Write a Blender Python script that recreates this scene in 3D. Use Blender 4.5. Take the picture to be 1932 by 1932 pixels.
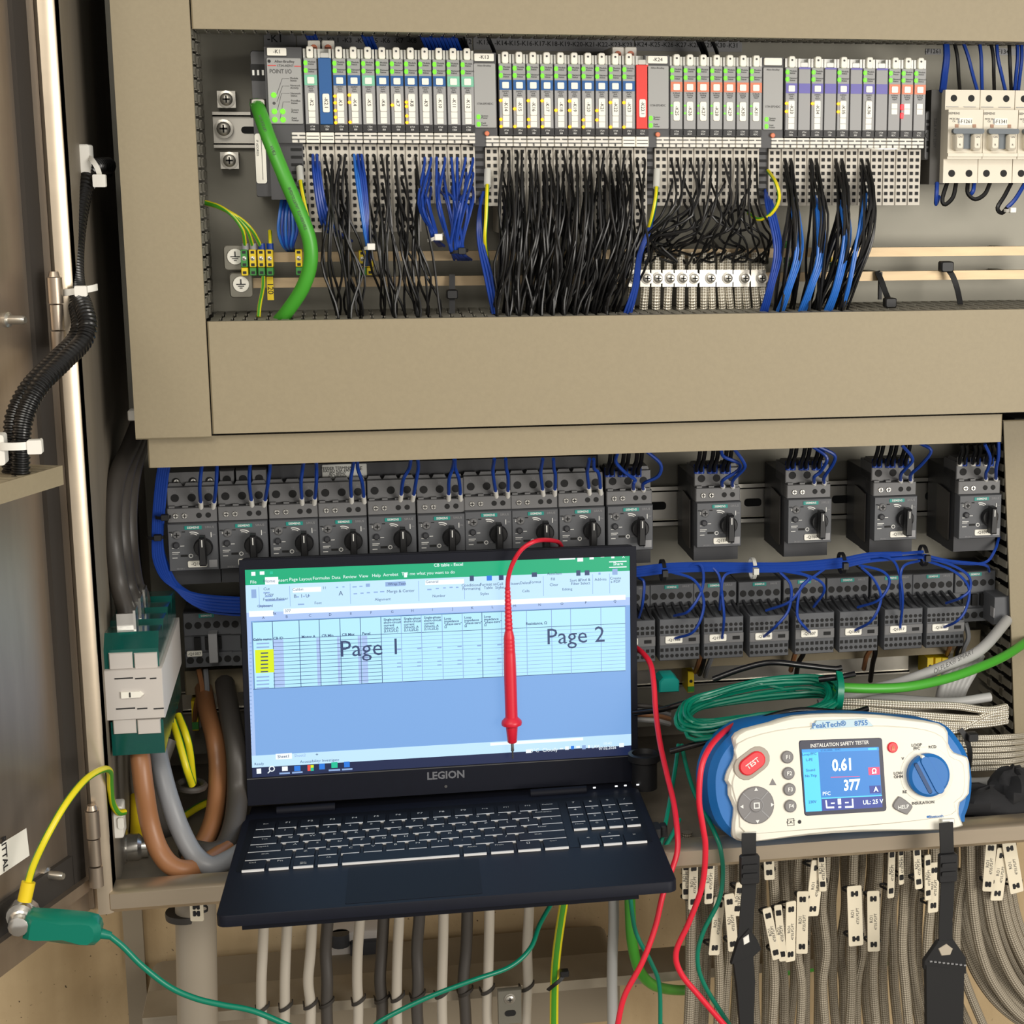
import bpy, math, random
from mathutils import Vector, Matrix
random.seed(11)
for _o in list(bpy.data.objects): bpy.data.objects.remove(_o)
sc = bpy.context.scene; col = sc.collection
# ------------------------------------------------------------------ camera
FPX = 3300.0; PX, PY = 1288.0, 966.0   # focal length and principal point in pixels (the photograph is cut from a wider frame)
YAW, PIT, ROL = (math.radians(a) for a in (11.197, 11.086, .0495))
CAM = Vector((0, -1.425, 1.6))
_fw = Vector((math.sin(YAW)*math.cos(PIT), math.cos(YAW)*math.cos(PIT), -math.sin(PIT)))
_r0 = Vector((math.cos(YAW), -math.sin(YAW), 0)); _u0 = _r0.cross(_fw)
RT = _r0*math.cos(ROL) + _u0*math.sin(ROL); UP = -_r0*math.sin(ROL) + _u0*math.cos(ROL); FW = _fw
cd = bpy.data.cameras.new('camera'); cam = bpy.data.objects.new('camera', cd); col.objects.link(cam)
cd.sensor_width = 36; cd.lens = FPX/1932*36; cd.shift_x = -(PX-966)/1932; cd.clip_start = .02; cd.clip_end = 50
m = Matrix((RT, UP, -FW)).transposed().to_4x4(); m.translation = CAM; cam.matrix_world = m
sc.camera = cam
# ------------------------------------------------------------------ light
w = bpy.data.worlds.new('world'); sc.world = w; w.use_nodes = True
bg = w.node_tree.nodes['Background']; bg.inputs[0].default_value = (1.0, .95, .88, 1); bg.inputs[1].default_value = .60
def area(name, loc, aim, sx, sy, power, colr):
    l = bpy.data.lights.new(name, 'AREA'); l.shape = 'RECTANGLE'; l.size = sx; l.size_y = sy; l.energy = power; l.color = colr
    o = bpy.data.objects.new(name, l); col.objects.link(o); o.location = loc
    o.rotation_euler = (Vector(aim)-Vector(loc)).to_track_quat('-Z', 'Y').to_euler()
    o['label'] = ('broad key light added right of the viewer, its source unseen' if name == 'key_light' else 'ceiling strip lamp in the room in front of the cabinet'); o['category'] = 'lamp'; return o
area('key_light', (1.4, -1.85, 1.48), (.3, .2, 1.3), 1.0, .9, 34, (1, .95, .87))  # added key light for the low light from the right, no source seen
area('ceiling_lamp', (-.5, -1.9, 2.5), (.2, .2, 1.3), 1.3, .6, 20, (1, .95, .86))
sc.view_settings.view_transform = 'Standard'; sc.view_settings.look = 'None'
sc.view_settings.exposure = 0.0; sc.view_settings.gamma = 1
sc.view_settings.use_curve_mapping = False
# ------------------------------------------------------------------ pixels to directions
def ray(x, y): return FW + RT*((x-PX)/FPX) - UP*((y-PY)/FPX)
def P(x, y, Y):
    d = ray(x, y); return CAM + d*((Y-CAM.y)/d.y)
def PZ(x, y, z):
    d = ray(x, y); return CAM + d*((z-CAM.z)/d.z)
class Frame:
    """a tilted plane: local x along ux, local z along uz, local y into the surface"""
    def __init__(s, o, ux, uz):
        s.o = Vector(o); s.x = Vector(ux).normalized(); z = Vector(uz); s.z = (z - s.x*z.dot(s.x)).normalized(); s.y = s.z.cross(s.x)
    def mat(s):
        m = Matrix((s.x, s.y, s.z)).transposed().to_4x4(); m.translation = s.o; return m
    def uv(s, px, py):
        d = ray(px, py); t = (s.o-CAM).dot(s.y)/d.dot(s.y); q = CAM + d*t - s.o
        return q.dot(s.x), q.dot(s.z)
    def w(s, u, d, v): return s.o + s.x*u + s.y*d + s.z*v
# ------------------------------------------------------------------ materials
def lin(c): return tuple(((v/255)/12.92 if v/255 <= .04045 else ((v/255+.055)/1.055)**2.4) for v in c)+(1,)
MATS = {}
def M(name, c, rough=.5, metal=0., noise=0., scale=40., bump=0., emit=0., trans=0., ior=1.45, stretch=None, spec=.5):
    mt = bpy.data.materials.new(name); mt.use_nodes = True; nt = mt.node_tree; b = nt.nodes['Principled BSDF']
    c = lin(c); b.inputs['Base Color'].default_value = c; b.inputs['Roughness'].default_value = rough; b.inputs['Metallic'].default_value = metal
    b.inputs['Specular IOR Level'].default_value = spec
    if emit:
        b.inputs['Emission Color'].default_value = c; b.inputs['Emission Strength'].default_value = emit
        b.inputs['Base Color'].default_value = (c[0]*.1, c[1]*.1, c[2]*.1, 1)
    if trans: b.inputs['Transmission Weight'].default_value = trans; b.inputs['IOR'].default_value = ior
    if noise or bump:
        tc = nt.nodes.new('ShaderNodeTexCoord'); n = nt.nodes.new('ShaderNodeTexNoise'); n.inputs['Scale'].default_value = scale; n.inputs['Detail'].default_value = 6
        src = tc.outputs['Object']
        if stretch:
            mp = nt.nodes.new('ShaderNodeMapping'); mp.inputs['Scale'].default_value = stretch; nt.links.new(src, mp.inputs[0]); src = mp.outputs[0]
        nt.links.new(src, n.inputs['Vector'])
        if noise:
            rp = nt.nodes.new('ShaderNodeValToRGB'); e = rp.color_ramp.elements
            e[0].position = .3; e[1].position = .7
            e[0].color = tuple(v*(1-noise) for v in c[:3])+(1,); e[1].color = tuple(min(1, v*(1+noise)) for v in c[:3])+(1,)
            nt.links.new(n.outputs['Fac'], rp.inputs[0]); nt.links.new(rp.outputs[0], b.inputs['Base Color'])
        if bump:
            bp = nt.nodes.new('ShaderNodeBump'); bp.inputs['Strength'].default_value = bump; bp.inputs['Distance'].default_value = .002
            nt.links.new(n.outputs['Fac'], bp.inputs['Height']); nt.links.new(bp.outputs[0], b.inputs['Normal'])
    MATS[name] = mt; return mt
M('beige', (150, 138, 112), .55, 0, .03, 300, .05)
M('beige_edge', (164, 152, 126), .5)
M('duct_grey', (140, 136, 124), .6)
M('duct_shade', (40, 38, 35), .8)  # dark filler of the ducts, their inner shade put into the colour
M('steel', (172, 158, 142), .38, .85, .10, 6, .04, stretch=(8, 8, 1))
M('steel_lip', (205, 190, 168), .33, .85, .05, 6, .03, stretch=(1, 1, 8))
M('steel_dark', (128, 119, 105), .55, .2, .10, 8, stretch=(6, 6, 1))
M('galv', (128, 125, 114), .5, .45, .14, 9, .05)
M('zinc', (200, 196, 186), .3, .9, .05, 30)
M('busbar', (160, 140, 110), .42, .5, .10, 25, stretch=(1, 6, 6))
M('gasket', (52, 48, 44), .6)
M('black', (20, 20, 22), .5)
M('black_gloss', (14, 14, 15), .25)
M('wire_black', (17, 17, 18), .36)
M('wire_blue', (24, 62, 150), .38)
M('wire_lblue', (38, 104, 190), .38)
M('wire_green', (0, 118, 92), .33)
M('wire_red', (218, 34, 56), .38)
M('white_pl', (226, 222, 212), .45)
M('tie_white', (232, 230, 222), .4)
M('label_white', (243, 240, 228), .5)
M('pio_dark', (72, 72, 74), .5)
M('pio_black', (34, 33, 34), .5)
M('pio_face', (152, 152, 152), .5)
M('pio_face2', (160, 160, 158), .5)
M('pio_blue', (18, 86, 150), .45)
M('pio_red', (222, 50, 40), .45)
M('pio_orange', (214, 122, 88), .45)
M('pio_violet', (98, 92, 170), .45)
M('pio_green', (120, 190, 160), .45)
M('pio_base', (196, 190, 178), .5)
M('clear', (205, 205, 198), .18)
M('ink', (28, 28, 30), .6)
M('ink_soft', (74, 74, 74), .6)
M('ink_white', (226, 226, 222), .5)
M('ink_soft2', (104, 106, 112), .5)
M('ink_grey', (150, 150, 152), .5)
M('led_green', (110, 255, 40), .4, emit=1.6)
M('led_amber', (255, 170, 20), .4, emit=2.6)
M('led_red', (255, 40, 50), .4, emit=2.0)
M('siemens', (84, 86, 90), .5, 0, .05, 60)
M('siemens_lt', (108, 108, 109), .5)
M('siemens_dk', (50, 51, 55), .5)
M('petrol', (0, 138, 128), .45)
M('knob', (20, 20, 22), .42)
M('hole', (10, 10, 11), .7)
M('screw', (214, 212, 206), .22, .9)
M('mcb', (222, 214, 196), .5)
M('mcb_grey', (96, 104, 110), .5)
M('mcb_shade', (62, 60, 56), .6)  # shade on the breakers' left side, put into the colour
M('yellow', (236, 206, 30), .45)
M('green_t', (62, 140, 62), .45)
M('cable_green', (70, 160, 48), .38)
M('cable_grey', (170, 170, 168), .45)
M('cable_beige', (176, 166, 148), .5)
M('cable_dk', (72, 68, 64), .5)
M('cable_brown', (152, 104, 68), .4)
M('cable_gr2', (132, 134, 138), .4)
M('conduit', (15, 15, 15), .28)
M('sleeve', (62, 58, 54), .45, 0, .15, 20)
M('pipe', (150, 140, 124), .5)
M('tray', (170, 160, 142), .45, .5, .1, 15)
M('fuse_grey', (196, 190, 184), .5)
M('fuse_teal', (20, 108, 98), .14, trans=.55)
M('fuse_red', (196, 30, 44), .5)
M('laptop', (15, 18, 30), .55, 0, .06, 120, spec=.2)
M('laptop_bezel', (14, 16, 26), .6, spec=.2)
M('key', (9, 10, 17), .5, spec=.2)
M('key_edge', (225, 225, 225), .4)
M('tester_white', (226, 222, 208), .42)
M('tester_blue', (16, 104, 178), .5)
M('tester_grey', (120, 118, 118), .5)
M('tester_ring', (160, 152, 140), .5)
M('tester_red', (226, 40, 52), .4)
M('name_plate_blue', (176, 202, 214), .4)
M('t_navy_flat', (10, 60, 110), .5)
M('cable_beige2', (186, 178, 164), .45)
M('pipe2', (142, 130, 110), .6)
M('strap', (22, 22, 23), .75)
M('clip_green', (0, 116, 96), .3)
M('cloth', (34, 34, 36), .95)
for n, c, e in (('s_green', (0, 168, 118), 1.0), ('s_light', (190, 226, 252), 1.0), ('s_cell', (178, 230, 252), 1.0), ('s_grey', (168, 194, 238), 1.0),
                ('s_blank', (122, 166, 222), 1.0), ('s_task', (28, 40, 78), .9), ('s_line', (60, 84, 130), 1.0), ('s_text', (52, 70, 110), 1.0), ('s_white', (240, 250, 255), 1.0),
                ('s_yellow', (214, 232, 20), 1.0), ('s_mid', (140, 170, 216), 1.0), ('s_ora', (236, 80, 70), 1.0), ('s_blue', (40, 120, 220), 1.0), ('s_teal', (30, 190, 150), 1.0),
                ('t_blue', (0, 120, 200), 1.1), ('t_cyan', (70, 205, 255), 1.1), ('t_navy', (10, 50, 150), 1.0), ('t_white', (245, 255, 255), 1.2), ('t_pink', (255, 60, 110), 1.0), ('t_mid', (30, 150, 225), 1.1), ('t_dark', (18, 24, 60), .7), ('white_led', (255, 255, 255), 1.6)):
    M(n, c, .4, emit=e)
def stripe_mat(name, a, b, axis=1, cyc=2.0):
    """two-tone insulation: two stripes running along the wire (the UV map's u goes round the wire)"""
    mt = M(name, a, .38); nt = mt.node_tree; bs = nt.nodes['Principled BSDF']
    uv = nt.nodes.new('ShaderNodeUVMap'); sp = nt.nodes.new('ShaderNodeSeparateXYZ'); nt.links.new(uv.outputs[0], sp.inputs[0])
    mu = nt.nodes.new('ShaderNodeMath'); mu.operation = 'MULTIPLY'; mu.inputs[1].default_value = cyc; nt.links.new(sp.outputs[0], mu.inputs[0])
    fr = nt.nodes.new('ShaderNodeMath'); fr.operation = 'FRACT'; nt.links.new(mu.outputs[0], fr.inputs[0])
    gt = nt.nodes.new('ShaderNodeMath'); gt.operation = 'GREATER_THAN'; gt.inputs[1].default_value = .6; nt.links.new(fr.outputs[0], gt.inputs[0])
    mx = nt.nodes.new('ShaderNodeMix'); mx.data_type = 'RGBA'; mx.inputs[6].default_value = lin(a); mx.inputs[7].default_value = lin(b)
    nt.links.new(gt.outputs[0], mx.inputs[0]); nt.links.new(mx.outputs[2], bs.inputs['Base Color']); return mt
stripe_mat('wire_yg', (226, 212, 30), (70, 150, 40))
def braid_mat(name, light, dark, rough, metal, k, ku=18.85):
    """woven braid: crossed spiral bands from the UV map (u round, v along in metres)"""
    mt = M(name, light, rough, metal); nt = mt.node_tree; bs = nt.nodes['Principled BSDF']
    uv = nt.nodes.new('ShaderNodeUVMap'); sp = nt.nodes.new('ShaderNodeSeparateXYZ'); nt.links.new(uv.outputs[0], sp.inputs[0])
    def mth(op, a, b=None):
        n = nt.nodes.new('ShaderNodeMath'); n.operation = op
        for i, q in enumerate((a, b)):
            if q is None: continue
            if isinstance(q, (int, float)): n.inputs[i].default_value = q
            else: nt.links.new(q, n.inputs[i])
        return n.outputs[0]
    u = mth('MULTIPLY', sp.outputs[0], ku); v = mth('MULTIPLY', sp.outputs[1], k)
    s = mth('MULTIPLY', mth('SINE', mth('ADD', u, v)), mth('SINE', mth('SUBTRACT', u, v)))
    rp = nt.nodes.new('ShaderNodeValToRGB'); e = rp.color_ramp.elements; e[0].position = .2; e[1].position = .65; e[0].color = lin(dark); e[1].color = lin(light)
    nt.links.new(mth('ADD', mth('MULTIPLY', s, .5), .5), rp.inputs[0]); nt.links.new(rp.outputs[0], bs.inputs['Base Color'])
    bp = nt.nodes.new('ShaderNodeBump'); bp.inputs['Strength'].default_value = .8; bp.inputs['Distance'].default_value = .0008
    nt.links.new(s, bp.inputs['Height']); nt.links.new(bp.outputs[0], bs.inputs['Normal']); return mt
braid_mat('braid', (252, 246, 230), (160, 150, 130), .32, .4, 1250, 25.13)
braid_mat('braid_beige', (176, 166, 147), (138, 128, 111), .55, .1, 1400, 37.7)
# ------------------------------------------------------------------ mesh building
class MB:
    def __init__(s): s.v = []; s.f = []; s.m = []; s.uv = None
    def add(s, vs, fs, mi=0):
        n = len(s.v); s.v += [tuple(q) for q in vs]; s.f += [tuple(i+n for i in f) for f in fs]; s.m += [mi]*len(fs); return s
    def box(s, x0, x1, y0, y1, z0, z1, mi=0):
        return s.add([(x, y, z) for z in (z0, z1) for y in (y0, y1) for x in (x0, x1)],
                     [(0, 2, 3, 1), (4, 5, 7, 6), (0, 1, 5, 4), (2, 6, 7, 3), (0, 4, 6, 2), (1, 3, 7, 5)], mi)
    def prism(s, poly, y0, y1, mi=0, ch=0., fmi=None):
        """polygon in x,z extruded from y0 (front) to y1, front edge chamfered by ch"""
        k = len(poly); cx = sum(p[0] for p in poly)/k; cz = sum(p[1] for p in poly)/k
        def ins(p, d):
            v = Vector((p[0]-cx, p[1]-cz)); L = v.length or 1; return (p[0]-v.x/L*d, p[1]-v.y/L*d)
        rings = [[(p[0], y1, p[1]) for p in poly]]
        if ch: rings.append([(p[0], y0+ch, p[1]) for p in poly]); rings.append([(q[0], y0, q[1]) for q in (ins(p, ch) for p in poly)])
        else: rings.append([(p[0], y0, p[1]) for p in poly])
        vs = [q for r in rings for q in r]; fs = []
        for j in range(len(rings)-1):
            for i in range(k): fs.append((j*k+i, j*k+(i+1) % k, (j+1)*k+(i+1) % k, (j+1)*k+i))
        fs.append(tuple(range(k)))
        s.add(vs, fs, mi); return s.add([vs[(len(rings)-1)*k+i] for i in range(k)], [tuple(range(k))], mi if fmi is None else fmi)
    def rbox(s, x0, x1, y0, y1, z0, z1, r, mi=0, ch=0., n=3, fmi=None):
        return s.prism(rrect(x0, x1, z0, z1, r, n), y0, y1, mi, ch, fmi)
    def disc(s, x, z, r, y0, y1, n=14, mi=0, ch=0., fmi=None):
        return s.prism([(x+r*math.cos(2*math.pi*i/n), z+r*math.sin(2*math.pi*i/n)) for i in range(n)], y0, y1, mi, ch, fmi)
    def cyl(s, a, b, r, n=10, mi=0, r2=None):
        a = Vector(a); b = Vector(b); d = (b-a).normalized(); t = d.orthogonal().normalized(); k = d.cross(t); r2 = r if r2 is None else r2
        vs = [];
        for c, q in ((a, r), (b, r2)):
            for i in range(n): an = 2*math.pi*i/n; vs.append(c+(t*math.cos(an)+k*math.sin(an))*q)
        return s.add(vs, [(i, (i+1) % n, n+(i+1) % n, n+i) for i in range(n)]+[tuple(range(n)), tuple(range(n, 2*n))], mi)
    def tube(s, pts, r, n=6, mi=0, radii=None):
        pts = [Vector(p) for p in pts]; k = len(pts); L = 0.; uvs = []; vs = []; prev = None
        if s.uv is None: s.uv = {}
        base = len(s.f)
        t = (pts[1]-pts[0]).normalized(); nrm = t.orthogonal().normalized(); dist = [0.]
        for i in range(k):
            t = (pts[min(i+1, k-1)]-pts[max(i-1, 0)])
            t = t.normalized() if t.length > 1e-9 else Vector((0, 0, 1))
            nrm = nrm-t*nrm.dot(t); nrm = nrm.normalized() if nrm.length > 1e-6 else t.orthogonal().normalized()
            bn = t.cross(nrm); q = r if radii is None else radii[i]
            if i: dist.append(dist[-1]+(pts[i]-pts[i-1]).length)
            for j in range(n): a = 2*math.pi*j/n; vs.append(pts[i]+(nrm*math.cos(a)+bn*math.sin(a))*q)
        fs = []
        for i in range(k-1):
            for j in range(n):
                fs.append((i*n+j, i*n+(j+1) % n, (i+1)*n+(j+1) % n, (i+1)*n+j))
                s.uv[base+len(fs)-1] = ((j/n, dist[i]), ((j+1)/n, dist[i]), ((j+1)/n, dist[i+1]), (j/n, dist[i+1]))
        fs.append(tuple(range(n))); fs.append(tuple(range((k-1)*n, k*n)))
        return s.add(vs, fs, mi)
    def lathe(s, prof, n=16, mi=0, axis='z', o=(0, 0, 0)):
        vs = []
        for r, h in prof:
            for i in range(n):
                a = 2*math.pi*i/n; c, d = r*math.cos(a), r*math.sin(a)
                vs.append({'z': (o[0]+c, o[1]+d, o[2]+h), 'y': (o[0]+c, o[1]+h, o[2]+d), 'x': (o[0]+h, o[1]+c, o[2]+d)}[axis])
        k = len(prof); fs = [(j*n+i, j*n+(i+1) % n, (j+1)*n+(i+1) % n, (j+1)*n+i) for j in range(k-1) for i in range(n)]
        return s.add(vs, fs+[tuple(range(n)), tuple(range((k-1)*n, k*n))], mi)
    def mesh(s, name, mats, smooth=True):
        me = bpy.data.meshes.new(name); me.from_pydata(s.v, [], s.f)
        for q in (mats if isinstance(mats, (list, tuple)) else [mats]): me.materials.append(MATS[q])
        me.polygons.foreach_set('material_index', s.m)
        if s.uv:
            ul = me.uv_layers.new(name='UVMap').data
            for fi, c in s.uv.items():
                p = me.polygons[fi]
                for li, q in zip(p.loop_indices, c): ul[li].uv = q
        if smooth:
            me.polygons.foreach_set('use_smooth', [True]*len(me.polygons)); me.set_sharp_from_angle(angle=.7)
        me.update(); return me
    def build(s, name, mats, parent=None, loc=None, smooth=True, label=None):
        return link(name, s.mesh(name, mats, smooth), parent, loc, label)
def rrect(x0, x1, z0, z1, r, n=3):
    r = min(r, abs(x1-x0)/2, abs(z1-z0)/2); out = []
    for cx, cz, a0 in ((x1-r, z1-r, 0), (x0+r, z1-r, 90), (x0+r, z0+r, 180), (x1-r, z0+r, 270)):
        for i in range(n+1): a = math.radians(a0+90*i/n); out.append((cx+r*math.cos(a), cz+r*math.sin(a)))
    return out
def link(name, me, parent=None, loc=None, label=None, rot=None):
    o = bpy.data.objects.new(name, me); col.objects.link(o)
    if parent: o.parent = parent
    if loc is not None: o.location = loc
    if rot is not None: o.rotation_euler = rot
    if label: o['label'] = label
    return o
def tag(o, label, cat, group=None, kind=None):
    o['label'] = label; o['category'] = cat
    if group: o['group'] = group
    if kind: o['kind'] = kind
    return o
def thing(name, label, cat, loc=(0, 0, 0), group=None, mat=None):
    o = bpy.data.objects.new(name, None); col.objects.link(o); o.empty_display_size = .01
    if mat is not None: o.matrix_world = mat
    else: o.location = loc
    return tag(o, label, cat, group)
def struct(o): o['kind'] = 'structure'; return o
TX = {}
def text_mesh(s, size, mat, bold=0., ax='CENTER', res=2):
    key = (s, size, mat, bold, ax)
    if key in TX: return TX[key]
    c = bpy.data.curves.new('lettering', 'FONT'); c.body = s; c.size = size; c.align_x = ax; c.align_y = 'CENTER'; c.resolution_u = res; c.offset = bold*size; c.space_line = .85
    o = bpy.data.objects.new('lettering', c); me = bpy.data.meshes.new_from_object(o)
    bpy.data.objects.remove(o); bpy.data.curves.remove(c)
    me.transform(Matrix.Rotation(math.radians(90), 4, 'X')); me.materials.clear(); me.materials.append(MATS[mat]); me.name = 'lettering'
    TX[key] = me; return me
def txt(s, size, mat, parent, x, y, z, rot=0, bold=0., ax='CENTER', name='lettering', sx=1.):
    o = link(name, text_mesh(s, size, mat, bold, ax), parent, (x, y, z)); o.rotation_euler = (0, rot, 0); o.scale = (sx, 1, 1); return o
def smooth_pts(pts, k=4):
    pts = [Vector(p) for p in pts]
    if len(pts) < 3: return pts
    q = [pts[0]*2-pts[1]]+pts+[pts[-1]*2-pts[-2]]; out = []
    for i in range(1, len(q)-2):
        for j in range(k):
            t = j/k; a, b, c, d = q[i-1:i+3]
            out.append(.5*((2*b)+(c-a)*t+(2*a-5*b+4*c-d)*t*t+(3*b-a-3*c+d)*t**3))
    out.append(pts[-1]); return out
def wire(name, pts, r, mat, label, cat='wire', group=None, n=6, k=4, px=True, parent=None, zmin=None):
    p = smooth_pts([P(*q) for q in pts] if px else pts, k)
    if zmin: p = [Vector((q.x, q.y, max(q.z, zmin))) for q in p]
    o = MB().tube(p, r, n).build(name, mat, parent)
    return tag(o, label, cat, group) if parent is None else o
def rc(x0, y0, x1, y1, Y):
    """pixel box on the plane Y -> X0, X1, Z0, Z1"""
    a = P(x0, (y0+y1)/2, Y).x; b = P(x1, (y0+y1)/2, Y).x; c = P((x0+x1)/2, y1, Y).z; d = P((x0+x1)/2, y0, Y).z
    return a, b, c, d
YD, YPIO, YB, YPU, YPL = .095, .130, .201, .215, .305   # duct covers, module fronts, breaker fronts, upper and lower mounting plate
# ================================================================== setting
def concrete():
    mt = M('concrete', (158, 138, 108), .85); nt = mt.node_tree; b = nt.nodes['Principled BSDF']; L = nt.links
    tc = nt.nodes.new('ShaderNodeTexCoord')
    def noise(scale, det, st=(1, 1, 1)):
        mp = nt.nodes.new('ShaderNodeMapping'); mp.inputs['Scale'].default_value = st; L.new(tc.outputs['Object'], mp.inputs[0])
        n = nt.nodes.new('ShaderNodeTexNoise'); n.inputs['Scale'].default_value = scale; n.inputs['Detail'].default_value = det; L.new(mp.outputs[0], n.inputs['Vector']); return n.outputs['Fac']
    def ramp(src, stops):
        r = nt.nodes.new('ShaderNodeValToRGB'); e = r.color_ramp.elements
        while len(e) < len(stops): e.new(.5)
        for q, (p, c) in zip(e, stops): q.position = p; q.color = lin(c)
        L.new(src, r.inputs[0]); return r.outputs[0]
    def mul(a, c, f):
        x = nt.nodes.new('ShaderNodeMix'); x.data_type = 'RGBA'; x.blend_type = 'MULTIPLY'; x.inputs[0].default_value = f
        L.new(a, x.inputs[6]); L.new(c, x.inputs[7]); return x.outputs[2]
    base = ramp(noise(4, 8), [(.3, (186, 160, 120)), (.55, (212, 188, 148)), (.75, (228, 208, 170))])
    base = mul(base, ramp(noise(9, 4, (1, 1, .12)), [(.3, (178, 168, 150)), (.6, (255, 255, 255))]), .8)
    base = mul(base, ramp(noise(190, 2), [(.26, (60, 48, 38)), (.31, (255, 255, 255))]), .9)
    L.new(base, b.inputs['Base Color'])
    bp = nt.nodes.new('ShaderNodeBump'); bp.inputs['Strength'].default_value = .35; bp.inputs['Distance'].default_value = .004; L.new(noise(60, 8), bp.inputs['Height']); L.new(bp.outputs[0], b.inputs['Normal'])
concrete()
M('floor_mat', (120, 114, 106), .8, 0, .1, 4)
YW = .40
struct(MB().box(-1.6, 2.2, YW, YW+.2, 0, 2.95).build('wall_back', 'concrete'))
struct(MB().box(-1.6, 2.2, -3.2, YW, -.1, 0).build('floor', 'floor_mat'))
# ================================================================== enclosure
ZB, ZL, ZT = .9965, 1.0145, 1.90
XI, XO, XR = P(141, 600, 0).x, P(103, 600, 0).x, .86
enc = thing('electrical_cabinet', 'wall-mounted stainless steel control cabinet with its door swung open', 'cabinet', (.4, .2, ZB))
enc_inv = Matrix.Translation((-.4, -.2, -ZB))
def epart(name, mb, mat, par=None, **k):
    o = mb.build(name, mat, par or enc, **k)
    if par is None: o.location = (-.4, -.2, -ZB)
    return o
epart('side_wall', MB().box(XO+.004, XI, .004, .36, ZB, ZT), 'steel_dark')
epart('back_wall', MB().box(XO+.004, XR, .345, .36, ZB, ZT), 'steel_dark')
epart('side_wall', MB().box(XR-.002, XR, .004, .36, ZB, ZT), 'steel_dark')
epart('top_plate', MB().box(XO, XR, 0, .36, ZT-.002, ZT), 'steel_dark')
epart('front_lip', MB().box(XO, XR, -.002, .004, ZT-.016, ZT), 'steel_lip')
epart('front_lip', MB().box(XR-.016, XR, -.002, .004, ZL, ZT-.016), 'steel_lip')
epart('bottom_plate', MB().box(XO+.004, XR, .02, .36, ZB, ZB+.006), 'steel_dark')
epart('mounting_plate', MB().box(XI+.012, XR, YPL, YPL+.004, ZB+.03, P(1100, 790, YPU).z), 'galv')
epart('mounting_plate', MB().box(XI+.012, XR, YPU, YPU+.004, P(1100, 800, YPU).z, ZT-.02), 'galv')
# left front flange: a folded lip with a rounded outer corner
fl2 = MB(); prof = [(XO, .002), (XO+.003, -.002), (XI-.004, -.002), (XI, .001), (XI, .024), (XI-.002, .024), (XI-.003, .006), (XO, .006)]
n = len(prof); vs = [(x, y, ZB-.002) for x, y in prof]+[(x, y, ZT) for x, y in prof]
fl2.add(vs, [(i, (i+1) % n, n+(i+1) % n, n+i) for i in range(n)]+[tuple(range(n)), tuple(range(n, 2*n))])
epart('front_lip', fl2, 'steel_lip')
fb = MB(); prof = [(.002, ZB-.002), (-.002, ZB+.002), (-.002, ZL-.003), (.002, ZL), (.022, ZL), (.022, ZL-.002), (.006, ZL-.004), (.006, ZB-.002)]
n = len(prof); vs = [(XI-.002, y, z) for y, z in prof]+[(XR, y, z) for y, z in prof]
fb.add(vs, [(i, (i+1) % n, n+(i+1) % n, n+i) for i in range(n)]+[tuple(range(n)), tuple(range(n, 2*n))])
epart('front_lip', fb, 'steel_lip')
# ---- door
dd = Vector((-.40, -.92, 0)).normalized()
DF = Frame((XO-.016, -.002, ZB), -dd, (0, 0, 1))
door = bpy.data.objects.new('door', None); col.objects.link(door); door.parent = enc; door.empty_display_size = .01
door.matrix_world = DF.mat(); door.matrix_parent_inverse = Matrix.Identity(4); door.matrix_basis = Matrix.Translation((-.4, -.2, -ZB)) @ DF.mat()
sx = [DF.uv(x, 1000)[0] for x in (84, 110, 132)]; zdb = -.002
DT = ZT-ZB-.002
pan = MB().box(-.62, sx[0], 0, .0015, zdb+.055, DT); pan.build('door_panel', 'steel', door)
ch = MB(); ch.box(sx[0], sx[1], -.004, .004, zdb+.03, DT); ch.box(-.55, sx[0]+.001, -.004, .004, zdb+.030, zdb+.055); ch.build('gasket', 'gasket', door)
rm = MB()
for x0, x1, y0, y1 in ((sx[1]-.001, sx[1]+.007, -.010, .02), (sx[1]+.007, sx[2], -.005, .022)): rm.rbox(x0, x1, y0, y1, zdb, DT, .003, ch=.002)
rm.rbox(-.55, sx[2], -.010, .02, zdb+.02, zdb+.03, .003, ch=.002); rm.rbox(-.55, sx[2], -.005, .022, zdb, zdb+.02, .003, ch=.002)
rm.build('door_rim', 'steel', door)
def dstud(px, py, L=.016, r=.0035):
    u, v = DF.uv(px, py); b = MB(); b.lathe([(r*1.7, 0), (r*1.7, -.002), (r, -.003), (r, -L+.002), (r*.7, -L)], 12, 0, 'y', (u, 0, v)); b.build('threaded_stud', 'zinc', door)
dstud(12, 603); dstud(86, 1650)
for (x, y0, y1) in ((101, 522, 660), (172, 1528, 1672)):
    b = MB(); q0 = P(x-4, y0, -.008); q1 = P(x+5, y1, -.008); R_ = .0058; L = q0.z-q1.z
    for i, (a, c) in enumerate(((0, .36), (.37, .72), (.73, 1.))):
        b.cyl((q0.x+.002, -.008, q0.z-L*a-.0006), (q0.x+.002, -.008, q0.z-L*c), R_ if i != 1 else R_*.9, 14)
    b.cyl((q0.x+.002, -.008, q0.z+.004), (q0.x+.002, -.008, q0.z), R_*.6, 12, 0, R_*.8)
    o = b.build('hinge', 'steel', enc); o.location = (-.4, -.2, -ZB)
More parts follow.
